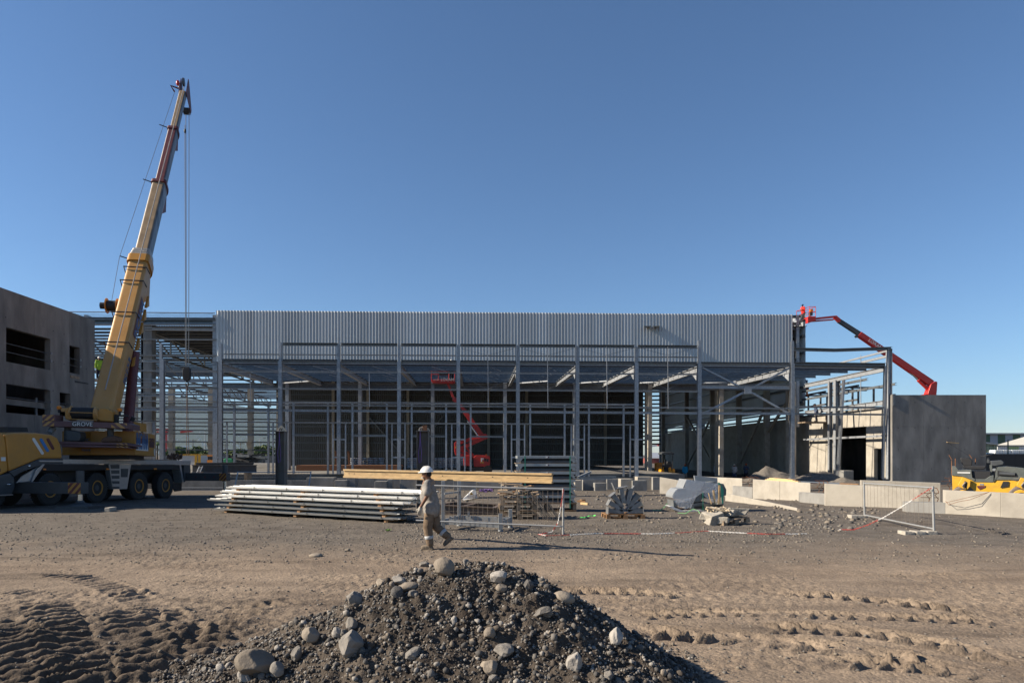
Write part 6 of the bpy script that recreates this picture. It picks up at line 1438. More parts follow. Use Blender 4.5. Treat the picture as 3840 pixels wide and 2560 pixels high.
for (x0, x1, y0, y1, Yq, lab, dep) in ((3191, 3256, 1936, 1954, b1.y, 'weathered concrete foot block under the far post of the right fence', 0.28), (3390, 3518, 1998, 2022, b2.y, 'cracked long concrete foot block under the near post of the right fence', 0.32)):
    a = W(x0, y1, Yq - 0.12); b = W(x1, y1, Yq - 0.12); zt = W(0, y0, Yq - 0.12).z + 0.05; zg = gh((a.x + b.x) / 2, Yq) - 0.04
    t = thing('fence_foot', lab, 'concrete block', ((a.x + b.x) / 2, Yq, zg)); n_ = 3 if x1 - x0 > 100 else 1
    for i in range(n_):
        xa, xb = a.x + (b.x - a.x) * i / n_ + (0.008 if i else 0), a.x + (b.x - a.x) * (i + 1) / n_; dz = random.uniform(-0.02, 0.01)
        MB().prism([(xa, Yq - 0.14 + dz, zg), (xb, Yq - 0.14, zg), (xb - 0.01, Yq - 0.14, zt + dz), (xa + 0.015, Yq - 0.13, zt)], (0, dep, 0)).build('piece', rough_c, t, bevel=0.02)
# ================================================================ plastic chain, red and white
link_me = None; red_c, white_c = pm('red_plastic', (0.42, 0.04, 0.03), 0.4), pm('white_plastic', (0.75, 0.73, 0.7), 0.4)
def chain(label, pts_, seg=0.9, scale=1.0):
    t = thing('plastic_chain', label, 'chain', pts_[0]); L = [0]
    for a, b in zip(pts_[:-1], pts_[1:]): L.append(L[-1] + (b - a).length)
    def at(s):
        for i in range(len(L) - 1):
            if s <= L[i + 1] or i == len(L) - 2:
                u = (s - L[i]) / (L[i + 1] - L[i]); a, b = pts_[i], pts_[i + 1]; return a.lerp(b, u), (b - a).normalized()
    s = 0; k = 0
    while s < L[-1] - 0.05:
        mb = MB(); e = min(s + seg, L[-1]); q = s
        while q < e:
            p, d = at(q); _, sd_, up_ = frame(d); w_, lw = (sd_, up_) if int(q / 0.042) % 2 == 0 else (up_, sd_); ring = []
            for i in range(8): tt = 2 * math.pi * i / 8; ring.append(p + d * (0.03 * scale * math.cos(tt)) + w_ * (0.017 * scale * math.sin(tt)))
            mb.tube(ring + [ring[0]], 0.0062 * scale, 5, False); q += 0.042 * scale
        mb.build('red_links' if k % 2 == 0 else 'white_links', red_c if k % 2 == 0 else white_c, t); s = e; k += 1
    return t
def gp(px, py, dz=0.02): p = GH(px, py); return p + Vector((0, 0, dz))
gpts = [gp(2020, 2006), gp(2050, 2010), gp(2130, 2006), gp(2230, 2002), gp(2330, 2002), gp(2450, 2004), gp(2550, 2000), gp(2650, 1998), gp(2760, 2004), gp(2880, 2010), gp(3000, 2008), W(3110, 2000, b2.y + 1.2)]
pend = W(3490, 1830, b2.y - 0.03); mid_ = gpts[-1]
sag = [mid_.lerp(pend, u) - Vector((0, 0, 0.30 * math.sin(math.pi * u) ** 1.0 * (1 - u * 0.5))) for u in (0.12, 0.25, 0.4, 0.55, 0.7, 0.85)]
for s_ in sag: s_.z = max(s_.z, gh(s_.x, s_.y) + 0.02)
chain('red and white plastic chain lying along the ground up to the right fence', gpts + sag + [pend], 0.95, 0.75)
chain('short red and white chain hanging down from the middle fence post', [W(2113, 1836, Yb - 0.03), W(2108, 1870, Yb - 0.03), W(2100, 1920, Yb - 0.05), W(2092, 1960, Yb - 0.06), gp(2070, 1994), gp(2040, 2002), gp(2022, 2006), gp(2046, 2010)], 0.45, 0.75)
# ================================================================ warning banner
sgY = Yb + 0.55; sg_ = thing('warning_banner', 'crumpled white warning banner with a yellow triangle hung on the fence', 'sign', W(1775, 1875, sgY))
ban = [W(1783, 1830, sgY), W(1791, 1868, sgY), W(1739, 1876, sgY), W(1735, 1870, sgY + 0.02), W(1768, 1836, sgY + 0.03)]
MB().prism(ban, (0, 0.01, 0)).build('banner', white_paint, sg_)
MB().prism([W(1762, 1855, sgY - 0.01), W(1774, 1853, sgY - 0.01), W(1766, 1843, sgY - 0.01)], (0, 0.004, 0)).build('warning_triangle', yellow_paint, sg_)
MB().prism([W(1764.5, 1853, sgY - 0.016), W(1771, 1852.4, sgY - 0.016), W(1766.8, 1847.4, sgY - 0.016)], (0, 0.004, 0)).build('pictogram', black, sg_)
for i, (tx, x, y) in enumerate((('DE MONTAGE ET', 1752, 1862), ('STOCKAGE', 1754, 1868))): text_mb(tx, 0.042, W(x, y, sgY - 0.01), (1, 0, 0.1), (-0.1, 0, 1), 0.003).build('lettering', maroon, sg_)
q = [W(1739, 1877, sgY - 0.005), W(1791, 1869, sgY - 0.005), W(1791, 1866.5, sgY - 0.005), W(1740, 1874.5, sgY - 0.005)]; stripes(q, (0, -1, 0), 0.12, 0.5, 0.5, 0.004, 0.1).build('border_stripe', black, sg_); MB().prism(q, (0, 0.003, 0)).build('border', yellow_paint, sg_)
# ================================================================ galvanised stillage, steel frame, pallets
st = thing('post_stillage', 'low galvanised stillage rack with upright posts behind the fence', 'rack', GH(1780, 1975))
yn = GH(1877, 1990).y; yf = yn + 1.0
def stp(px, py, Y_): return W(px, py, Y_)
for px, yt, Y_, w_ in ((1662, 1802, yn + 0.25, 0.1), (1722, 1802, yf + 0.2, 0.1), (1877, 1924, yn, 0.11), (1914, 1908, yf, 0.1)):
    p = stp(px, yt, Y_); MB().bb((p.x - w_ / 2, Y_ - w_ / 2, gh(p.x, Y_) + 0.05), (p.x + w_ / 2, Y_ + w_ / 2, p.z)).build('post', fence_m, st, bevel=0.006); MB().lathe((p.x, Y_, gh(p.x, Y_) - 0.01), Z, [(0, 0.08), (0.02, 0.075), (0.07, 0.05)], 14).build('foot', galv_dark, st)
for (a, ya, b, yb2, Ya, Yb_, hh) in ((1668, 1954, 1872, 1968, yn + 0.25, yn, 0.14), (1730, 1940, 1908, 1948, yf + 0.2, yf, 0.13), (1880, 1962, 1914, 1945, yn, yf, 0.12), (1664, 1952, 1724, 1938, yn + 0.25, yf + 0.2, 0.1), (1665, 1850, 1722, 1844, yn + 0.2, yf + 0.2, 0.05)):
    MB().beam(stp(a, ya, Ya), stp(b, yb2, Yb_), 0.05, hh).build('rail', fence_m, st)
for px, y0, y1, Y_ in ((1757, 1917, 1936, yf + 0.1), (1834, 1940, 1956, yn + 0.1), (1884, 1948, 1962, yn + 0.12), (1892, 1942, 1958, yn + 0.35), (1898, 1941, 1955, yn + 0.55), (1904, 1938, 1950, yn + 0.75), (1689, 1935, 1952, yn + 0.5), (1707, 1932, 1950, yn + 0.6)):
    MB().beam(stp(px, y0, Y_), stp(px, y1, Y_), 0.06).build('peg', fence_m, st)
tf = thing('steel_tray', 'shallow dark steel beam frame lying on the ground behind the stillage', 'steel frame', GH(1760, 1925))
fy = GH(1857, 1930).y; by = fy + 1.3
pts4 = [W(1640, 1900, fy + 0.15), W(1852, 1912, fy), W(1877, 1899, by), W(1700, 1890, by + 0.1)]
rw = pm('rust_tinted_steel', (0.10, 0.085, 0.075), 0.6, 0.2, col2=(0.17, 0.12, 0.09), scale=4)
for a, b in ((0, 1), (1, 2), (2, 3), (3, 0)): MB().beam(pts4[a] - Z * 0.08, pts4[b] - Z * 0.08, 0.14, 0.34, 'I').build('beam', rw, tf)
MB().beam(pts4[0].lerp(pts4[1], 0.45) - Z * 0.08, pts4[3].lerp(pts4[2], 0.5) - Z * 0.08, 0.14, 0.34, 'I').build('beam', rw, tf)
def pallet(label, c, rz, n=1, mat=timber_old, L=1.2, Wd=0.8, zoff=0.0, group=None, tilt=0.0):
    t = thing('pallet', label, 'pallet', c, group); M = Matrix.Translation(Vector(c)) @ Matrix.Rotation(rz, 4, 'Z') @ Matrix.Rotation(tilt, 4, 'Y')
    for y in (-Wd / 2 + 0.05, 0, Wd / 2 - 0.05):
        MB(M).box((0, y, 0.011), (L, 0.1, 0.02)).build('bottom_board', mat, t)
        for x in (-L / 2 + 0.07, 0, L / 2 - 0.07): MB(M).box((x, y, 0.066), (0.14, 0.1, 0.088)).build('block', mat, t)
    for x in (-L / 2 + 0.07, 0, L / 2 - 0.07): MB(M).box((x, 0, 0.121), (0.1, Wd, 0.02)).build('stringer', mat, t)
    for i in range(6): y = -Wd / 2 + 0.055 + i * (Wd - 0.11) / 5; MB(M).box((0, y, 0.143), (L, 0.1, 0.022)).build('deck_board', mat, t)
    return t
pp = GH(1945, 1945)
for k in range(5): pallet(['lowest old pallet of the stack behind the fence', 'second old pallet from the ground in the stack behind the fence', 'third old pallet from the ground behind the fence', 'fourth old pallet from the ground behind the fence', 'top old pallet of the stack behind the fence'][k], pp + Vector((random.uniform(-.04, .04), 0.3, k * 0.156)), rad(random.uniform(-4, 4)), group='stack of old pallets')
db = thing('scrap_wood', 'loose scrap boards and battens heaped on the old pallet stack', 'wood scraps', pp + Vector((0, 0.3, 0.79)))
for i in range(16):
    MB().box(pp + Vector((random.uniform(-0.5, 0.5), 0.3 + random.uniform(-0.35, 0.35), 0.80 + 0.02 * i)), (random.uniform(0.3, 1.0), 0.1, 0.03), rot3(i, 0.15)).build('board', random.choice([timber_old, timber_orange, timber_old]), db)
rb_ = thing('rebar_offcuts', 'bundle of thin black bars leaning beside the old pallet stack', 'bars', GH(2045, 1960))
for i in range(22):
    a = GH(2050, 1950) + Vector((random.uniform(-0.1, 0.5), random.uniform(-0.3, 0.2), 0.02)); MB().tube([a, a + Vector((-0.55 + random.uniform(-.1, .1), 0.4, 0.75 + random.uniform(-.1, .15)))], 0.008, 5).build('bar', black, rb_)
# ---- stack of long trough panels with green straps
ty = GH(2055, 1920).y + 0.2; tg = gh((2055 - CX) * ty / F, ty)
tp = thing('panel_stack', 'tall strapped stack of grey trough panels on a wooden skid', 'panel stack', ((2055 - CX) * ty / F, ty + 0.5, tg))
zt_ = W(0, 1708, ty).z; x0_, x1_ = W(1938, 0, ty).x, W(2160, 0, ty).x
trough = pm('grey_trough_panel', (0.27, 0.29, 0.30), 0.4, 0.2, var=0.08, scale=4, rand=0.08); nlay = 6; z0_ = tg + 0.3; dz = (zt_ - z0_) / nlay
for k in range(nlay):
    zt2 = z0_ + (k + 1) * dz; zb2 = zt2 - dz
    MB().bb((x0_ + 0.02, ty, zt2 - 0.1), (x1_ - 0.02, ty + 1.2, zt2)).build('panel', trough, tp, bevel=0.006)
    MB().bb((x0_ + 0.18, ty + 0.1, zb2 + 0.02), (x1_ - 0.18, ty + 1.2, zt2 - 0.1)).build('panel_core', black, tp)
    MB().bb((x0_ + 0.14, ty + 0.04, zb2 + 0.02), (x1_ - 0.14, ty + 0.09, zb2 + 0.10)).build('panel_lip', steel_dark, tp)
    for sgn, xx in ((1, x0_ + 0.02), (-1, x1_ - 0.02)):
        MB().prism([(xx + sgn * 0.06, ty, zt2 - 0.1), (xx + sgn * 0.18, ty, zt2 - 0.1), (xx + sgn * 0.18, ty, zb2 + 0.16), (xx + sgn * 0.06, ty, zb2 + 0.03), (xx, ty, zb2 + 0.03), (xx + sgn * 0.08, ty, zb2 + 0.2)], (0, 0.02, 0)).build('end_flange', trough, tp)
    MB().box(((x0_ + x1_) / 2, ty + 0.5, zb2 + 0.01), (x1_ - x0_ + 0.08, 1.0, 0.018)).build('spacer_board', timber_old, tp)
    MB().box(((x0_ + x1_) / 2 + 0.02, ty - 0.006, zt2 - 0.05), (0.07, 0.01, 0.05)).build('label_sticker', white_paint, tp); MB().box(((x0_ + x1_) / 2 + 0.07, ty - 0.006, zt2 - 0.05), (0.035, 0.012, 0.045)).build('label_sticker', maroon, tp)
grn = pm('green_strap', (0.04, 0.24, 0.17), 0.5)
for px in (1969, 2138): MB().beam(W(px, 1709, ty - 0.02), W(px, 1905, ty - 0.02), 0.035, 0.01, up=Vector((0, 1, 0))).build('strap', grn, tp)
for zz in (tg + 0.02, tg + 0.27): MB().bb((x0_ - 0.02, ty + 0.02, zz), (x1_ + 0.02, ty + 1.1, zz + 0.03)).build('skid_board', timber_orange, tp)
for xx in (x0_, (x0_ + x1_) / 2, x1_ - 0.1): MB().bb((xx, ty + 0.03, tg + 0.05), (xx + 0.12, ty + 1.05, tg + 0.27)).build('skid_block', timber_old, tp)
# ---- fan of steel brackets on a pallet
fc = GH(2350, 1944); fn = pallet('clean pallet under a fan of steel brackets', fc + Vector((-0.03, 0.42, 0)), 0, mat=timber_orange, L=1.25, Wd=0.9)
fan = thing('bracket_fan', 'fan-shaped pile of galvanised steel brackets on a pallet', 'steel brackets', fc + Vector((-0.03, 0.3, 0.155)))
hub = fc + Vector((-0.02, 0.2, 0.175)); brk = pm('bracket_steel', (0.19, 0.195, 0.2), 0.4, 0.3, var=0.2, scale=7, rand=0.15)
for i, (ang, r0, L_) in enumerate(((3, 0.06, 0.5), (28, 0.08, 0.5), (52, 0.16, 0.52), (76, 0.25, 0.5), (101, 0.28, 0.5), (127, 0.16, 0.52), (150, 0.1, 0.5), (177, 0.06, 0.5))):
    t = rad(ang); d = Vector((math.cos(t), 0, math.sin(t))); nn_ = Vector((-d.z, 0, d.x)); a = hub + d * r0 + Z * 0.06; b = a + d * L_
    R = Matrix((d, Vector((0, 1, 0)), nn_)).transposed(); br_ = MB(); c = a.lerp(b, 0.5)
    br_.box(c + Vector((0, -0.16, 0)), (L_, 0.012, 0.13), R); br_.box(c + nn_ * 0.065, (L_, 0.34, 0.01), R); br_.box(c - nn_ * 0.065, (L_, 0.34, 0.01), R)
    br_.box(b + d * 0.006, (0.012, 0.42, 0.24), R)
    br_.build('bracket', brk, fan)
for (dx, dz, ang, L_) in ((-0.36, 1.0, 112, 0.28), (0.24, 0.95, 55, 0.22), (-0.02, 1.0, 12, 0.26), (0.46, 0.68, 20, 0.2), (-0.62, 0.7, 140, 0.2)):
    t = rad(ang); d = Vector((math.cos(t), 0, math.sin(t))); R = Matrix((d, Vector((0, 1, 0)), Vector((-d.z, 0, d.x)))).transposed(); MB().box(hub + Vector((dx, 0.05, dz - 0.15)), (L_, 0.25, 0.012), R).build('plate', brk, fan)
# ---- shrink-wrapped pallet
wc = GH(2640, 1916); wpk = thing('wrapped_pallet', 'shrink-wrapped grey duct pieces piled on a pallet', 'wrapped load', wc + Vector((0, 0.5, 0)))
wy = wc.y; duct = pm('primer_duct_panel', (0.14, 0.15, 0.155), 0.4, 0.2, var=0.1, scale=3); duct_w = pm('white_film_panel', (0.25, 0.265, 0.28), 0.35, 0.1, var=0.06, scale=5)
def wb(name, pts_, depth, m_, dy=0.0, bevel=0.006): return MB().prism([W(2220 + x / 3.675, 1780 + y / 3.675, wy + dy) for x, y in pts_], (0, depth, 0)).build(name, m_, wpk, bevel=bevel)
wb('duct_panel', [(1300, 60), (1555, 90), (1490, 222), (1250, 185)], 0.9, duct_w, 0.1); wb('duct_side', [(1555, 92), (1600, 150), (1545, 250), (1492, 222)], 0.8, duct, 0.12)
wb('duct_panel', [(1408, 8), (1730, 40), (1732, 150), (1420, 75)], 0.08, duct_w, 0.8); wb('duct_side', [(1560, 110), (1700, 90), (1735, 150), (1730, 330), (1520, 320)], 0.8, duct, 0.2)
wb('duct_panel', [(1108, 285), (1130, 240), (1180, 190), (1300, 180), (1480, 225), (1510, 240), (1334, 355), (1110, 315)], 0.9, duct_w, 0.0); wb('duct_side', [(1336, 358), (1512, 240), (1520, 330), (1480, 370), (1340, 372)], 0.8, duct, 0.02)
wb('duct_side', [(1700, 110), (1812, 120), (1852, 200), (1850, 280), (1720, 330)], 0.7, duct, 0.3)
wb('steel_box', [(1120, 350), (1160, 350), (1170, 440), (1125, 440)], 0.8, duct, 0.0); wb('steel_box', [(1362, 400), (1590, 375), (1590, 480), (1365, 490)], 0.8, duct, 0.0); wb('slot', [(1408, 432), (1552, 424), (1552, 456), (1408, 470)], 0.01, black, -0.012, 0)
wb('steel_box', [(1205, 380), (1360, 385), (1360, 440), (1210, 435)], 0.5, duct, 0.2)
film = pm('cling_film', (0.85, 0.86, 0.88), 0.15, alpha=0.26, spec=0.6, bump=0.8, bscale=14)
wb('film', [(1112, 318), (1150, 205), (1280, 180), (1300, 62), (1600, 100), (1740, 120), (1720, 250), (1520, 245), (1440, 300), (1250, 390), (1150, 360)], 0.01, film, -0.03, 0); wb('film', [(1500, 250), (1725, 120), (1735, 330), (1700, 390), (1600, 330)], 0.01, film, -0.02, 0); wb('film', [(1130, 360), (1440, 290), (1370, 440), (1290, 470), (1200, 440)], 0.01, film, -0.05, 0)
wb('strap', [(1735, 100), (1765, 110), (1815, 200), (1812, 400), (1795, 400), (1780, 220)], 0.02, grn, -0.02, 0); wb('strap', [(1524, 240), (1534, 240), (1538, 490), (1528, 490)], 0.01, grn, -0.06, 0)
pl_w = pm('white_plastic_sheet', (0.62, 0.61, 0.59), 0.5, var=0.1, scale=6, bump=0.6, bscale=12)
wb('plastic_sheet', [(1060, 432), (1100, 430), (1250, 490), (1500, 480), (1600, 500), (1500, 520), (1250, 520), (1130, 480)], 0.6, pl_w, -0.1, 0)
for i, (x, y, w_) in enumerate(((1160, 455, 70), (1265, 478, 90), (1620, 470, 200))): wb('skid_board', [(x, y), (x + w_, y + 3), (x + w_, y + 16), (x, y + 14)], 0.9, timber_orange, 0.02, 0)
def strap_band(label, pts_, mat, w_=0.09):
    t = thing('lashing_strap', label, 'strap', pts_[0]); mb = MB(); v = []
    for p in pts_: v += [p + Vector((0, -w_ / 2, 0)), p + Vector((0, w_ / 2, 0.01))]
    n_ = len(pts_); mb.add(v + [x + Vector((0, 0, 0.006)) for x in v], [(2 * i, 2 * i + 1, 2 * i + 3, 2 * i + 2) for i in range(n_ - 1)] + [(2 * n_ + 2 * i, 2 * n_ + 2 * i + 2, 2 * n_ + 2 * i + 3, 2 * n_ + 2 * i + 1) for i in range(n_ - 1)]); mb.build('strap', mat, t)
grn2 = pm('green_webbing', (0.13, 0.30, 0.13), 0.8); grn3 = pm('bright_green_webbing', (0.10, 0.62, 0.12), 0.6); purp = pm('purple_webbing', (0.17, 0.1, 0.27), 0.7)
strap_band('dull green strap snaking left of the wrapped pallet', [gp(2447, 1914), gp(2475, 1917, 0.04), gp(2492, 1910, 0.1), gp(2502, 1902, 0.14), gp(2510, 1900, 0.05)], grn2); strap_band('dull green strap looped in front of the wrapped pallet', [gp(2542, 1925), gp(2570, 1928, 0.03), gp(2600, 1920, 0.12), gp(2618, 1924, 0.1), gp(2624, 1926, 0.02)], grn2)
strap_band('bright green strap on the ground left of the bracket fan', [gp(2174, 1942), gp(2190, 1944, 0.03), gp(2210, 1942, 0.07), gp(2226, 1938, 0.04), gp(2233, 1940, 0.08)], grn3)
tk = thing('webbing_heap', 'tangled heap of purple lifting slings behind the warning banner', 'slings', GH(1830, 1845))
pq = GH(1822, 1845)
for i in range(14): MB().tube([pq + Vector((random.uniform(-0.5, 0.6), random.uniform(-0.2, 0.2), random.uniform(0.02, 0.25))) for _ in range(5)], 0.035, 5).build('sling', purp, tk, smooth=60)
# ---- mixing tub with stakes
tc_ = GH(2686, 1921); tb = thing('mortar_tub', 'black plastic mortar tub holding wooden stakes', 'tub', tc_ + Vector((0, 0.3, 0)))
tcc = tc_ + Vector((0, 0.3, 0)); MB().lathe(tcc, Z, [(0.0, 0.0), (0.0, 0.27), (0.29, 0.335), (0.29, 0.36), (0.31, 0.36), (0.31, 0.325), (0.1, 0.27), (0.1, 0.0)], 28).build('tub', pm('black_plastic', (0.03, 0.032, 0.033), 0.45, var=0.2, scale=6), tb, smooth=35)
for dx, L_, t in ((-0.05, 0.62, -0.15), (0.04, 0.72, -0.05), (0.15, 0.9, 0.06)): MB().beam(tcc + Vector((dx, -0.1, 0.08)), tcc + Vector((dx + t, -0.05, 0.08 + L_)), 0.06, 0.03).build('stake', timber, tb)
# ---- broken pallet with rubble blocks and sack
rc = GH(2716, 1968); pallet('broken pallet carrying concrete lumps and tangled tape', rc + Vector((0.15, 0.2, 0.02)), rad(24), mat=timber_old, L=1.0, Wd=0.8, tilt=rad(-5))
rbk = thing('rubble_load', 'pale concrete lumps and sacking heaped on the broken pallet', 'rubble', rc + Vector((0.1, 0.2, 0.17)))
for (dx, dy, dz, a, b, c, s_) in ((0.2, 0.15, 0.32, 0.2, 0.15, 0.12, 1), (0.5, 0.25, 0.36, 0.26, 0.16, 0.12, 2), (-0.3, -0.05, 0.2, 0.24, 0.2, 0.17, 3), (-0.12, 0.2, 0.34, 0.17, 0.15, 0.14, 4), (-0.1, -0.2, 0.14, 0.16, 0.14, 0.12, 5), (-0.55, 0.1, 0.2, 0.13, 0.12, 0.1, 6)):
    R = rot3(300 + s_, 0.3); lm = MB().box((0, 0, 0), (2 * a, 2 * b, 1.7 * c), R); rj = random.Random(s_); lm.v = [(rc.x + dx + p[0] + rj.uniform(-.3, .3) * a, rc.y + dy + p[1] + rj.uniform(-.3, .3) * b, rc.z + dz + p[2] + rj.uniform(-.3, .3) * c) for p in lm.v]; lm.build('lump', rough_c, rbk, bevel=0.025)
tan_ = pm('tan_webbing', (0.42, 0.34, 0.24), 0.85)
for i in range(8):
    MB().tube([rc + Vector((-0.15 + random.uniform(-0.4, 0.35), random.uniform(-0.1, 0.2), 0.32 + 0.18 * abs(math.sin(j * 1.3 + i)))) for j in range(5)], 0.022, 5).build('tape_loop', tan_, rbk, smooth=60)
# ---- short timbers by the panel stack
sw_ = thing('timber_offcuts', 'two short reddish timber offcuts right of the panel stack', 'timber', GH(2185, 1895))
for i, (x, y) in enumerate(((2180, 1884), (2192, 1892), (2185, 1878))): MB().box(GH(x, y) + Vector((0, 0, 0.05)), (0.36, 0.1, 0.09), rot3(i + 40, 0.05)).build('offcut', timber_orange if i != 1 else timber, sw_)
col_p = pm('grey_brown_primer', (0.115, 0.108, 0.1), 0.6, var=0.15, scale=3, stain=(0.14, 0.085, 0.05), sscale=4, samt=0.5)
# ================================================================ two dark steel columns standing with lifting plates
for i, (xl, xr, yt, yb2, Yc, lab) in enumerate(((1036, 1070, 1618, 1830, 31.5, 'dark steel column with a lifting plate left of the carried beam'), (1564, 1608, 1617, 1850, 26.5, 'dark steel column with a lifting plate behind the helmeted worker'))):
    a, b = W(xl, yb2, Yc), W(xr, yt, Yc); zg = gh(a.x, Yc); t = thing('steel_column', lab, 'steel column', ((a.x + b.x) / 2, Yc, zg)); cx_ = (a.x + b.x) / 2; w_ = b.x - a.x
    MB().bb((a.x, Yc - 0.15, zg), (a.x + 0.02, Yc + 0.35, b.z)).build('flange', col_p, t); MB().bb((b.x - 0.02, Yc - 0.15, zg), (b.x, Yc + 0.35, b.z)).build('flange', col_p, t); MB().bb((a.x + 0.02, Yc + 0.09, zg), (b.x - 0.02, Yc + 0.11, b.z)).build('web', col_p, t)
    MB().bb((a.x - 0.02, Yc - 0.18, b.z), (b.x + 0.02, Yc + 0.38, b.z + 0.025)).build('cap_plate', steel_dark, t)
    k = Yc / F; PB = lambda px, py: W(px, py, Yc - 0.02)
    plz = MB().prism([PB(xl + 3, yt), PB(xr + 4, yt), PB(xr + 4, yt - 6), PB(xr - 14, yt - 24), PB(xl + 8, yt - 14)], (0, 0.04, 0)).build('lifting_plate', pm('primed_plate', (0.42, 0.37, 0.29), 0.7, var=0.15, scale=8), t)
    for dx in (0, 7): MB().prism([PB(xl + 10 + dx, yt - 6), PB(xl + 13 + dx, yt - 4), PB(xl + 17 + dx, yt - 13), PB(xl + 14 + dx, yt - 15)], (0, -0.006, 0)).build('slot', black, plz)
    if i == 1: MB().box(PB(1594, 1606), (0.16, 0.16, 0.24)).build('wood_wedge', rust, t)
    sl_ = thing('lifting_sling', f'purple webbing sling hanging on the {"left" if i == 0 else "right"} dark steel column', 'sling', PB(xl + 10, yt)); y_ = yb2 - (95 if i == 0 else 115)
    MB().tube([W(xl + 12, yt - 4, Yc - 0.1), W(xl + 10, yt + 50, Yc - 0.12), W(xl + 5, y_ - 40, Yc - 0.12), W(xl + 8, y_, Yc - 0.12), W(xl + 15, y_ - 4, Yc - 0.12), W(xl + 17, y_ - 40, Yc - 0.12), W(xl + 13, yt + 40, Yc - 0.12), W(xl + 12, yt - 2, Yc - 0.1)], 0.015, 6).build('webbing', purp, sl_, smooth=60)
# ================================================================ steel beams lying at the left, galvanised purlins on the ground
bs = thing('beam_stack', 'dark steel beams laid out beyond the crane rear', 'steel beams', W(840, 1770, 47))
for (x0, x1, y, hh, Y_) in ((722, 962, 1757, 0.55, 47), (735, 880, 1742, 0.3, 48), (860, 950, 1741, 0.3, 48.5)): MB().beam(W(x0, y, Y_), W(x1, y, Y_), 0.3, hh, 'I').build('beam', steel_dark, bs)
for x in (760, 930): MB().box(W(x, 1775, 47) - Vector((0, 0, 0.15)), (0.2, 1.0, 0.5)).build('trestle', timber_old, bs)
ldr = thing('step_ladder', 'small aluminium ladder leaning on the beams behind the crane', 'ladder', W(748, 1772, 46))
for dx in (0, 12): MB().tube([W(738 + dx, 1771, 46), W(748 + dx, 1748, 46.3)], 0.03, 6).build('stile', alu, ldr)
for k in range(4): MB().tube([W(740 + k * 2.4, 1767 - k * 5.4, 46), W(752 + k * 2.4, 1767 - k * 5.4, 46)], 0.02, 5).build('rung', alu, ldr)
for i, (x0, x1, y, lab) in enumerate(((660, 1060, 1834, 'long galvanised purlin lying on the ground behind the crane rear'), (850, 1040, 1783, 'galvanised purlin lying on blocks behind the leaning fence'), (1330, 1440, 1832, 'galvanised purlins dropped in front of the footings'), (1525, 1565, 1834, 'short galvanised channel left of the second dark column'))):
    a = GH(x0, max(y, 1834) + 4); Y_ = a.y if y > 1800 else 50; zz = (gh(a.x, a.y) + 0.1) if y > 1800 else W(0, y, 50).z
    o = MB(); 
    for k in range(3 if i in (0, 2) else 1): o.beam((W(x0, 0, Y_).x, Y_ + k * 0.25, zz + 0.05 * (k == 1)), (W(x1, 0, Y_).x, Y_ + k * 0.3, zz), 0.14, 0.2, 'C')
    tag(o.build('steel_purlin', galv), lab, 'steel purlin')
fp_ = thing('purlin_offcuts', 'galvanised purlins and offcuts lying right of the panel stack', 'steel purlins', W(2250, 1790, 50))
for (a, b) in (((2165, 1790), (2310, 1788)), ((2170, 1788), (2218, 1768)), ((2180, 1794), (2300, 1792))): MB().beam(W(*a, 50), W(*b, 50.5), 0.14, 0.14, 'C').build('purlin', galv, fp_)
pk = thing('plank_stack', 'fresh timber planks lying on the right foundation wall', 'planks', W(2960, 1798, 33.5))
for k in range(3): MB().beam(W(2875 + k * 8, 1798 - k * 3, 35.1 - k * 0.1) + Vector((0.06, 0.16, 0)), W(3000 - k * 10, 1806 - k * 3.2, 33.0 + k * 0.15) + Vector((0.06, 0.16, 0)), 0.2, 0.04).build('plank', timber, pk)
tp_ = thing('plank_board', 'dark shuttering boards behind the right foundation wall', 'boards', W(3060, 1806, 36))
MB().beam(W(2960, 1803, 36), W(3180, 1813, 33), 0.3, 0.05).build('board', pm('blue_grey_board', (0.07, 0.085, 0.11), 0.7), tp_); MB().beam(W(3150, 1812, 33), W(3220, 1815, 32.5), 0.2, 0.05).build('board', timber_orange, tp_)
# brick and leafy weed in the yard
bp = GH(415, 1916); tag(MB().box(bp + Vector((0, 0, 0.07)), (0.42, 0.2, 0.16), rot3(3, 0.04)).build('concrete_block', concrete_light, bevel=0.02), 'single grey concrete block on the ground in front of the crane', 'concrete block')
wd_ = thing('leafy_sprig', 'small green leafy sprig on the gravel left of the worker', 'plant', GH(1455, 1990)); leafm = pm('leaf_green', (0.10, 0.20, 0.03), 0.6)
for i in range(12):
    a = rad(i * 31); c = GH(1455, 1990) + Vector((0, 0, 0.01)); d = Vector((math.cos(a), math.sin(a), random.uniform(0.2, 0.8))).normalized() * random.uniform(0.08, 0.16); s_ = Vector((-math.sin(a), math.cos(a), 0)) * 0.025
    MB().add([c, c + d * 0.5 + s_, c + d, c + d * 0.5 - s_], [(0, 1, 2, 3)]).build('leaf', leafm, wd_)
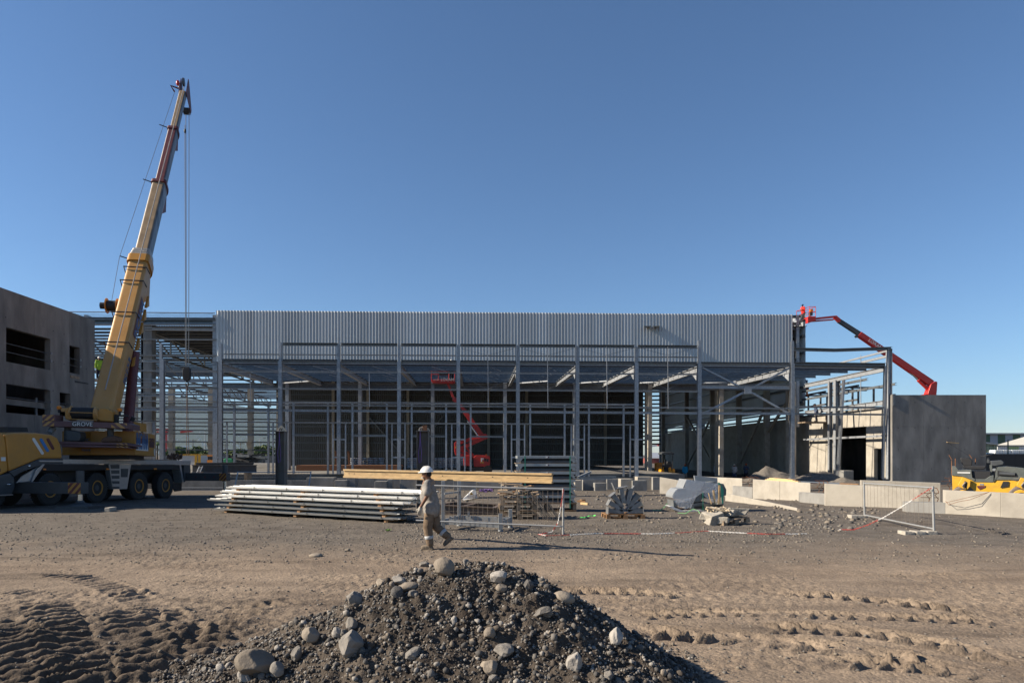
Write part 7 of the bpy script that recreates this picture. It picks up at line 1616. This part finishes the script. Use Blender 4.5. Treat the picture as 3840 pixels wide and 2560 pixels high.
# dirt mounds by the end bay and a gravel heap
def mound(name, label, px, py, Y_, rx, ry, hh, zb_, mat, seed):
    c = W(px, py, Y_); n_ = 26; v, fs = [], []
    for j in range(n_):
        for i in range(n_):
            u, w_ = i / (n_ - 1) * 2 - 1, j / (n_ - 1) * 2 - 1; r = math.hypot(u, w_); z = max(0, 1 - r) ** 0.8 * hh * (1 + 0.35 * float(fbm(np.array(u * 2 + seed), np.array(w_ * 2.0), 3))) - 0.1; v.append((c.x + u * rx, Y_ + w_ * ry, zb_ + z))
    for j in range(n_ - 1):
        for i in range(n_ - 1): fs.append((j * n_ + i, j * n_ + i + 1, (j + 1) * n_ + i + 1, (j + 1) * n_ + i))
    return tag(MB().add(v, fs).build(name, mat, smooth=60), label, 'earth mound')
mnd = pm('grey_gravel', (0.085, 0.074, 0.063), 0.95, col2=(0.16, 0.142, 0.122), scale=5, bump=1.0, bscale=9)
mound('earth_mound', 'grey gravel mound left of the end bay column', 2900, 1790, 60, 3.2, 2.5, 1.4, -0.35, mnd, 1); mound('earth_mound', 'low earth mound in front of the large dark doorway', 3070, 1795, 58.5, 3.4, 2.0, 1.1, -0.4, mnd, 5); mound('earth_mound', 'small earth mound at the foot of the small doorway', 3170, 1798, 56, 1.8, 1.4, 0.7, -0.4, mnd, 9)
cbk = W(3172, 1790, 60); tag(MB().box((cbk.x, 60, 0.25), (0.9, 0.9, 0.9)).build('concrete_block', concrete, bevel=0.04), 'rough concrete cube between the two doorways', 'concrete block')
# ---- pallets of sacks inside the hall
sack_m = pm('plastic_sack', (0.46, 0.46, 0.48), 0.5, var=0.15, scale=6, rand=0.15)
sack = None
def sacks(px, label, Y_, layers=6):
    t = thing('sack_pallet', label, 'sack pallet', (W(px, 0, Y_).x, Y_, SLAB), 'pallets of sacks in the hall'); x = W(px, 0, Y_).x
    MB().box((x, Y_, SLAB + 0.07), (1.3, 1.2, 0.14)).build('pallet_base', timber_old, t)
    for k in range(layers):
        for i in range(2): MB().ell((x - 0.33 + i * 0.66, Y_ - 0.1 + 0.02 * (k % 2), SLAB + 0.24 + k * 0.19), (0.37, 0.55, 0.115), None, 10, 6).build('sack', sack_m, t, smooth=60)
for px, Y_, lab in ((1338, 74, 'first sack pallet left of the third hall column'), (1377, 75, 'sack pallet just right of the third hall column'), (1420, 75.5, 'sack pallet in the middle between two hall columns'), (1549, 74, 'sack pallet left of the right dark steel column'), (1640, 73.5, 'sack pallet right of the right dark steel column'), (1680, 73.5, 'sack pallet left of the red boom lift'), (1722, 74, 'sack pallet behind the red boom lift post')): sacks(px, lab, Y_)
rs = thing('rebar_mats', 'rusty reinforcement mats stacked on the hall floor', 'rebar mats', (W(1280, 0, 70).x, 70, SLAB)); MB().bb((W(1110, 0, 69).x, 69, SLAB), (W(1500, 0, 69).x, 72, SLAB + 0.55)).build('mat_stack', rust, rs)
for px in (1262, 1310): MB().beam(W(px, 1745, 75), W(px - 4, 1690, 75), 0.2).build('rack_post', rust, rs)
# ================================================================ distance: hills, town, trees, sheds
hill_m = pm('hillside', (0.022, 0.036, 0.02), 0.95, col2=(0.04, 0.052, 0.03), scale=0.004, detail=10)
def hill(name, px0, px1, Yd, ridge, depth, seed):
    n_, m_ = 130, 40; v, fs = [], []
    for j in range(m_):
        u = j / (m_ - 1)
        for i in range(n_):
            px = px0 + (px1 - px0) * i / (n_ - 1); Yy = Yd + depth * u; x = (px - CX) * (Yd + depth * 0.8) / F
            hr = max(0, (CY - ridge(px)) * (Yd + depth) / F); k = u ** 1.25
            z = hr * k + 18 * k * float(fbm(np.array(x * 0.0016 + seed), np.array(Yy * 0.0016), 4)); v.append((x, Yy, -4 + z))
    for j in range(m_ - 1):
        for i in range(n_ - 1): fs.append((j * n_ + i, j * n_ + i + 1, (j + 1) * n_ + i + 1, (j + 1) * n_ + i))
    return tag(MB().add(v, fs).build(name, hill_m, smooth=60), kind='structure'), v, n_, m_
rid = lambda px: float(np.interp(px, [-1500, -900, 0, 480, 760, 1030, 1400, 1700, 2100], [1560, 1500, 1470, 1480, 1512, 1560, 1625, 1665, 1702]))
hl, HV, hn, hm = hill('hills', -1500, 2100, 3200, rid, 4200, 2)
town = MB(); rr = random.Random(8)
HA = np.array(HV).reshape(hm, hn, 3)
for k in range(2600):
    j = int(min(hm - 2, abs(rr.gauss(0, 9)) + 1)); i = rr.randrange(20, hn - 2); p = HA[j, i] * (1 - rr.random()) + HA[j + 1, i + 1] * rr.random(); p = HA[j, i] + (HA[j + 1, i + 1] - HA[j, i]) * rr.random()
    w_ = rr.uniform(5, 12); town.box((p[0] + rr.uniform(-25, 25), p[1] + rr.uniform(-20, 20), p[2] + 3), (w_, w_, rr.uniform(4, 9)))
tag(town.build('hillside_town', pm('white_house_walls', (0.6, 0.58, 0.55), 0.8)), kind='stuff')
# ---- trees: trunk with limbs and a crown of leaf clumps
leaf_a, leaf_b = pm('foliage_mid', (0.055, 0.09, 0.025), 0.7, var=0.4, scale=0.9), pm('foliage_light', (0.09, 0.13, 0.035), 0.7, var=0.35, scale=0.9)
bark = pm('bark', (0.08, 0.06, 0.045), 0.9)
def tree(label, px, py_top, Y_, rx, name='tree', group='trees beyond the site'):
    top = W(px, py_top, Y_); zg = -0.8; hh = top.z - zg; r = random.Random(px * 7 + 1)
    t = thing(name, label, 'tree', (top.x, Y_, zg), group); tr = MB(); tr.tube([(top.x, Y_, zg), (top.x + 0.2, Y_, zg + hh * 0.55)], [0.25, 0.12], 8)
    for k in range(5): a = r.uniform(0, 6.28); tr.tube([(top.x, Y_, zg + hh * 0.35), (top.x + math.cos(a) * rx * 0.6, Y_ + math.sin(a) * rx * 0.6, zg + hh * r.uniform(0.6, 0.9))], [0.1, 0.03], 6)
    tr.build('trunk', bark, t); mb = MB()
    for k in range(900):
        a, rr_, zz = r.uniform(0, 6.28), r.random() ** 0.5 * rx, r.random(); lump = 0.75 + 0.35 * math.sin(a * 3 + zz * 5 + px)
        rad_ = rr_ * lump * math.sin(math.pi * (0.15 + 0.8 * zz)) ** 0.6; c = Vector((top.x + rad_ * math.cos(a), Y_ + rad_ * math.sin(a), zg + hh * (0.22 + 0.78 * zz * (0.85 + 0.15 * lump))))
        s_ = r.uniform(0.14, 0.34); R = rot3(r.randrange(99999)); mb.cur = r.randrange(2)
        mb.add([c + R @ Vector(q) * s_ for q in ((-1, -0.5, 0), (0, -0.7, 0.2), (1, -0.2, 0), (0.9, 0.6, -0.2), (0, 0.8, 0.1), (-0.9, 0.5, 0))], [(0, 1, 2, 3, 4, 5)])
    mb.build('crown', [leaf_a, leaf_b], t)
for i, (px, py, Y_, rx, lab) in enumerate(((672, 1680, 150, 3.0, 'round bushy tree behind the yellow-edged container'), (715, 1684, 155, 3.4, 'low spreading tree right of the yellow-edged container'), (740, 1674, 160, 2.4, 'taller bushy tree left of the open hall columns'), (770, 1690, 150, 2.2, 'small bush at the left of the tall grey column'), (868, 1688, 150, 2.6, 'bushy tree between two far hall columns'), (900, 1684, 158, 3.0, 'wide bush left of the far middle column'), (965, 1672, 165, 3.2, 'loose tree right of the far middle column'), (1000, 1668, 170, 3.0, 'loose tree at the edge of the lined wall'), (985, 1694, 150, 3.4, 'low hedge-like bush under the loose trees'), (640, 1690, 158, 2.4, 'bush behind the grey far column near the crane'))): tree(lab, px, py, Y_, rx)
def palm(px, py, Y_, lab):
    top = W(px, py, Y_); t = thing('palm_tree', lab, 'palm tree', (top.x, Y_, -0.8), 'palms beyond the site'); MB().tube([(top.x, Y_, -0.8), top], [0.22, 0.14], 8).build('trunk', bark, t); mb = MB()
    for k in range(16):
        a = k * 0.41; d = Vector((math.cos(a), math.sin(a), 0)); sd_ = Vector((-d.y, d.x, 0)); pts_ = [top + d * (1.6 * u) + Z * (0.9 * u - 1.5 * u * u) for u in np.linspace(0, 1, 6)]
        for q0, q1 in zip(pts_[:-1], pts_[1:]): mb.add([q0 - sd_ * 0.25, q0 + sd_ * 0.25, q1 + sd_ * 0.2, q1 - sd_ * 0.2], [(0, 1, 2, 3)])
    mb.build('crown', leaf_a, t)
palm(664, 1674, 170, 'left palm above the yellow-edged container'); palm(682, 1677, 172, 'right palm above the yellow-edged container'); palm(590, 1660, 150, 'palm just right of the crane housing')
# ---- containers, fence and machines beyond the slab
cy_ = thing('site_container', 'white site container with a yellow top edge beyond the hall', 'container', W(705, 1735, 130)); a, b = W(655, 1702, 130), W(752, 1702, 130)
MB().bb((a.x, 130, -0.8), (b.x, 134, a.z - 0.25)).build('body', white_paint, cy_); MB().bb((a.x - 0.1, 129.9, a.z - 0.25), (b.x + 0.1, 134.1, a.z)).build('top_edge', yellow_paint, cy_)
for px in (735, 748): q_ = W(px, 1702, 129.9); MB().bb((q_.x - 0.25, 129.85, -0.8), (q_.x + 0.25, 129.9, a.z)).build('corner_post', yellow_paint, cy_)
hf = thing('corrugated_fence', 'grey corrugated hoarding beyond the hall', 'fence', W(880, 1735, 140))
for i in range(60):
    x = W(600, 0, 140).x + i * 0.45; MB().bb((x, 140 + 0.06 * (i % 2), -0.8), (x + 0.45, 140.05 + 0.06 * (i % 2), W(0, 1708, 140).z)).build('sheet', galv_dark if i % 3 else galv, hf)
rl2 = thing('small_roller', 'distant orange road roller with a canopy left of the tall grey column', 'road roller', W(786, 1735, 112)); q6 = fp(112, 560, 1600, 4.523)
for nm, pts_, m_, d_ in (('canopy', [(975, 490), (990, 476), (1065, 474), (1082, 486), (1078, 498), (980, 500)], orange_paint, 1.4), ('cabin', [(990, 500), (1070, 500), (1074, 560), (990, 560)], black, 1.2), ('body', [(975, 560), (1080, 556), (1084, 600), (980, 604)], orange_paint, 1.6)): MB().prism([q6(x, y) for x, y in pts_], (0, d_, 0)).build(nm, m_, rl2)
mc = thing('demolished_machine', 'dark folded machinery with hoses beside a green tank', 'machinery', W(880, 1735, 106)); q7 = fp(106, 560, 1600, 4.523); tank_m = pm('green_tank', (0.03, 0.22, 0.10), 0.4)
MB().prism([q7(x, y) for x, y in ((1255, 540), (1300, 532), (1400, 536), (1425, 570), (1410, 604), (1260, 604))], (0, 1.4, 0)).build('green_tank', tank_m, mc, bevel=0.1)
for i in range(34):
    a = q7(random.uniform(1330, 1720), random.uniform(475, 560), random.uniform(0, 2)); MB().beam(a, a + Vector((random.uniform(-2.5, 3.5), random.uniform(-.5, .5), random.uniform(-0.8, 0.5))), random.uniform(0.1, 0.4)).build('arm', random.choice([black, dark_grey, black, galv_dark]), mc)
for i in range(10): MB().tube([q7(1660 + i * 15 + random.uniform(-20, 20), 510 + k * 22, random.uniform(0, 1)) + Vector((math.sin(k + i) * 0.3, 0, 0)) for k in range(5)], 0.06, 5).build('hose', black, mc)
MB().prism([q7(x, y) for x, y in ((1480, 560), (1840, 540), (1840, 600), (1480, 604))], (0, 2, 0)).build('chassis', black, mc)
# ---- lamp posts, power poles and a far tower crane jib
for i, (px, yt, lab, arm_) in enumerate(((769, 1615, 'tall street lamp behind the open hall bay', 1), (974, 1643, 'street lamp right of the far middle column', 1), (724, 1646, 'wooden power pole left of the street lamp', 0), (844, 1662, 'leaning wooden pole behind the left frame column', 0), (903, 1657, 'thin pole beyond the far middle column', 0))):
    tp2 = W(px, yt, 190); t = thing('street_lamp' if arm_ else 'power_pole', lab, 'lamp post' if arm_ else 'pole', (tp2.x, 190, -0.8)); MB().tube([(tp2.x, 190, -0.8), tp2], [0.16, 0.09], 8).build('pole', galv if arm_ else bark, t)
    if arm_: MB().tube([tp2, tp2 + Vector((1.2, 0, 0.1))], 0.08, 6).build('arm', galv, t); MB().box(tp2 + Vector((1.3, 0, 0.05)), (0.7, 0.3, 0.14)).build('lamp_head', galv_dark, t)
    else: MB().beam(tp2 + Vector((-1, 0, -0.4)), tp2 + Vector((1, 0, -0.4)), 0.12).build('crossarm', bark, t)
tcj = thing('tower_crane', 'red lattice tower crane jib seen through the open hall on the left', 'tower crane', (W(640, 0, 260).x, 260, -0.8))
mb = MB(); 
for (y0, y1) in ((1608, 1608), (1620, 1620)): mb.beam(W(566, y0, 260), W(640, y1, 260), 0.25)
for k in range(12): mb.beam(W(566 + k * 6.2, 1608 if k % 2 else 1620, 260), W(566 + (k + 1) * 6.2, 1620 if k % 2 else 1608, 260), 0.18)
mb.build('jib', red_paint, tcj); MB().prism([W(675, 1616, 260), W(718, 1610, 260), W(719, 1618, 260), W(676, 1622, 260)], (0, 1.5, 0)).build('counter_jib', red_paint, tcj); MB().beam(W(622, 1608, 260), (W(622, 0, 260).x, 260, -0.8), 0.9).build('mast', red_paint, tcj)
jr = thing('tower_crane', 'far tower crane jib with red tip seen through the hall opening on the right', 'tower crane', (W(2460, 0, 300).x, 300, -0.8)); MB().beam(W(2440, 1672, 300), W(2482, 1668, 300), 0.7).build('jib', white_paint, jr); MB().beam(W(2466, 1669, 299.6), W(2484, 1666, 299.6), 0.8).build('jib_tip', red_paint, jr); MB().beam(W(2440, 1672, 300), (W(2440, 0, 300).x, 300, -0.8), 1.0).build('mast', white_paint, jr)
fs_ = thing('far_shed', 'distant low shed with pale roof seen under the hall end', 'building', (W(2470, 0, 200).x, 200, -0.8)); a, b = W(2440, 1718, 200), W(2535, 1718, 200); MB().bb((a.x, 200, -0.8), (b.x, 215, a.z)).build('wall', pm('red_brown_wall', (0.22, 0.06, 0.05), 0.8), fs_); MB().prism([W(2440, 1718, 199.5), W(2535, 1718, 199.5), W(2535, 1700, 212), W(2440, 1700, 212)], (0, 0.3, 0.3)).build('roof', galv, fs_)
tank = thing('orange_tank', 'orange fuel tank behind the mini excavator', 'tank', W(2480, 1770, 80)); MB().bb((W(2462, 0, 80).x, 80, 0.0), (W(2492, 0, 80).x, 81, W(0, 1734, 80).z)).build('tank_shell', orange_paint, tank, bevel=0.08)
# scaffold tower inside the hall
sc = thing('scaffold_tower', 'slim steel scaffold tower at the far end of the hall', 'scaffold', (W(2583, 0, 120).x, 120, -0.4)); x0s, x1s = W(2560, 0, 120).x, W(2592, 0, 120).x
for x in (x0s, x1s): MB().beam((x, 120, -0.4), (x, 120, 15), 0.07).build('standard', galv, sc)
for k in range(9): MB().beam((x0s, 120, 1 + k * 1.6), (x1s, 120, 1 + k * 1.6), 0.06).build('ledger', galv, sc); MB().beam((x0s, 120, 1 + k * 1.6), (x1s, 120, 2.6 + k * 1.6), 0.05).build('diagonal', galv, sc)
# timber scaffold brackets on top of the side wall
for i, (x, lab) in enumerate(((-0.2, 'scaffold bracket frame on top of the side wall near the climber'), (0.0, 'second scaffold bracket frame on the side wall behind the end bay'))):
    yy = 70.5 - i * 6; t = thing('wall_scaffold', lab, 'scaffold', (XW + 0.6, yy, 6.05)); zt2 = 8.4
    for d_ in (0, 2.6): MB().beam((XW + 0.6, yy + d_, 6.05), (XW + 0.6, yy + d_, zt2), 0.14).build('post', steel_dark, t); MB().beam((XW + 2.6, yy + d_, 5.0), (XW + 2.6, yy + d_, zt2), 0.14).build('post', steel_dark, t); MB().beam((XW + 0.4, yy + d_, zt2), (XW + 3.4, yy + d_, zt2), 0.16).build('beam', steel_dark, t)
    for z in (7.2, zt2 + 0.1): MB().beam((XW + 0.6, yy - 1, z), (XW + 0.6, yy + 4, z), 0.16).build('rail', steel_dark, t)
stand('worker with dark helmet bent behind the side wall top', 3062, 1513, 68, rad(160), mt(c_navy, c_dark, c_dark), P_stand(0.2), z=CH - (1513 - CY) * 68 / F - 1.79)
MB_ = MB().box(((3062 - CX) * 68 / F, 68, CH - (1513 - CY) * 68 / F - 1.88), (3.0, 1.6, 0.12)).build('scaffold_deck', timber_old); tag(MB_, 'timber deck behind the side wall holding the bent worker', 'scaffold deck')
# ---- sheds, mesh fence and black hoarding at the right edge
ws = thing('warehouse', 'long warehouse striped in grey and green at the right edge', 'building', (W(3800, 0, 190).x, 190, -0.8)); gr_g, gr_l = pm('green_cladding', (0.055, 0.10, 0.06), 0.6), pm('pale_grey_cladding', (0.30, 0.32, 0.36), 0.6)
for i in range(14):
    a, b = W(3600 + i * 28.3, 1629, 190), W(3600 + (i + 1) * 28.3, 1629, 190); MB().bb((a.x, 190, -0.8), (b.x, 191, a.z)).build('cladding_panel', gr_g if i % 2 else gr_l, ws)
a, b = W(3590, 1625, 190), W(4010, 1625, 190); MB().bb((a.x, 189.4, a.z - 0.25), (b.x, 205, a.z + 0.15)).build('roof_edge', galv, ws)
tn = thing('white_marquee', 'cream roofed shed in front of the striped warehouse', 'building', (W(3900, 0, 140).x, 140, -0.8)); cream = pm('cream_roof', (0.58, 0.55, 0.47), 0.7, var=0.05, scale=2)
MB().prism([W(3737, 1668, 140), W(4150, 1668, 140), W(4150, 1632, 152), W(3858, 1632, 152)], (0, 0.1, -0.3)).build('roof', cream, tn)
for i in range(7): a, b = W(3741 + i * 40, 1674, 140.3), W(3741 + (i + 1) * 40, 1674, 140.3); MB().bb((a.x, 140.3, -0.8), (b.x, 141, a.z)).build('wall_panel', pm('lime_panel', (0.38, 0.48, 0.22), 0.6) if i % 2 else white_paint, tn)
gs_ = thing('green_shed', 'green slatted shed with a grey roof beside the precast wall', 'building', (W(3715, 0, 120).x, 120, -0.8)); a = W(3690, 1656, 120); b = W(3742, 1664, 120)
MB().prism([W(3660, 1652, 120), W(3745, 1662, 120), W(3742, 1668, 120), W(3660, 1659, 120)], (0, 8, 0)).build('roof', galv, gs_); MB().bb((W(3670, 0, 120.5).x, 120.5, -0.8), (W(3739, 0, 120.5).x, 121, W(0, 1664, 120).z)).build('wall', gr_g, gs_)
for i in range(12): x = W(3672 + i * 5.6, 0, 120.4).x; MB().bb((x, 120.35, -0.8), (x + 0.12, 120.5, W(0, 1665, 120).z)).build('slat', pm('pale_slat', (0.45, 0.5, 0.35), 0.7) if i == 0 else D.materials['pale_slat'], gs_)
bf = thing('black_hoarding', 'low black site hoarding beyond the roller', 'fence', (W(3780, 0, 70).x, 70, -0.8))
for i in range(9): a, b = W(3690 + i * 40, 1701, 70), W(3690 + (i + 1) * 40 - 0.4, 1701, 70); MB().bb((a.x, 70, -0.6), (b.x, 70.1, a.z)).build('panel', black, bf)
mf = thing('green_mesh_fence', 'green wire mesh fence with a dark green post above the hoarding', 'fence', (W(3790, 0, 74).x, 74, -0.6)); gp_m = pm('dark_green_post', (0.015, 0.06, 0.035), 0.5)
for px in (3780, 3950): p = W(px, 1648, 74); MB().tube([(p.x, 74, -0.6), p], 0.06, 8).build('post', gp_m, mf)
for i in range(40): x = W(3690 + i * 7, 0, 74).x; MB().tube([(x, 74, 1.4), (x, 74, W(0, 1672, 74).z)], 0.008, 4).build('wire', wire_m, mf)
for y in (1672, 1686): MB().tube([W(3690, y, 74), W(3960, y - 2, 74)], 0.015, 5).build('wire', black if y == 1672 else wire_m, mf)
for i, px in enumerate((3700, 3735, 3765, 3797, 3826)):
    p = W(px, 1702, 80); t = thing('liquid_tank', ['small clear tank beside the precast wall edge', 'leftmost clear plastic tank above the black hoarding', 'clear plastic tank left of the green post', 'clear plastic tank right of the green post', 'clear plastic tank at the right picture edge'][i], 'tank', (p.x, 80, p.z - 0.8)); hh = 1.3 if i else 0.95
    MB().box((p.x, 80, p.z - 0.8 + hh / 2), (0.95, 1.0, hh)).build('bottle', pm('milky_plastic', (0.62, 0.66, 0.68), 0.25) if i == 0 else D.materials['milky_plastic'], t, bevel=0.08)
    for k in range(6): MB().tube([(p.x - 0.48 + k * 0.19, 79.47, p.z - 0.8), (p.x - 0.48 + k * 0.19, 79.47, p.z - 0.85 + hh)], 0.012, 4).build('cage_bar', galv, t)
    MB().box((p.x, 80, p.z - 1.15), (1.0, 1.0, 0.68)).build('stand', dark_grey, t); MB().box((p.x, 80, -0.2 + (p.z - 1.49) / 2 - 0.3), (0.9, 0.9, max(0.1, p.z - 1.49 + 0.6))).build('lower_stack', dark_grey, t)

# ---- haze in the air over the whole site
hz = MB().bb((-9600, -1600, -12), (9600, 9600, 720)).build('haze', None); tag(hz, kind='stuff')
hm_ = D.materials.new('haze_air'); hm_.use_nodes = True; hm_.node_tree.nodes.clear(); N_ = hm_.node_tree.nodes
pv = N_.new('ShaderNodeVolumePrincipled'); pv.inputs['Color'].default_value = (0.38, 0.62, 1.0, 1); pv.inputs['Density'].default_value = 0.000025; pv.inputs['Anisotropy'].default_value = 0.2
ov = N_.new('ShaderNodeOutputMaterial'); hm_.node_tree.links.new(pv.outputs[0], ov.inputs['Volume']); hz.data.materials.clear(); hz.data.materials.append(hm_)
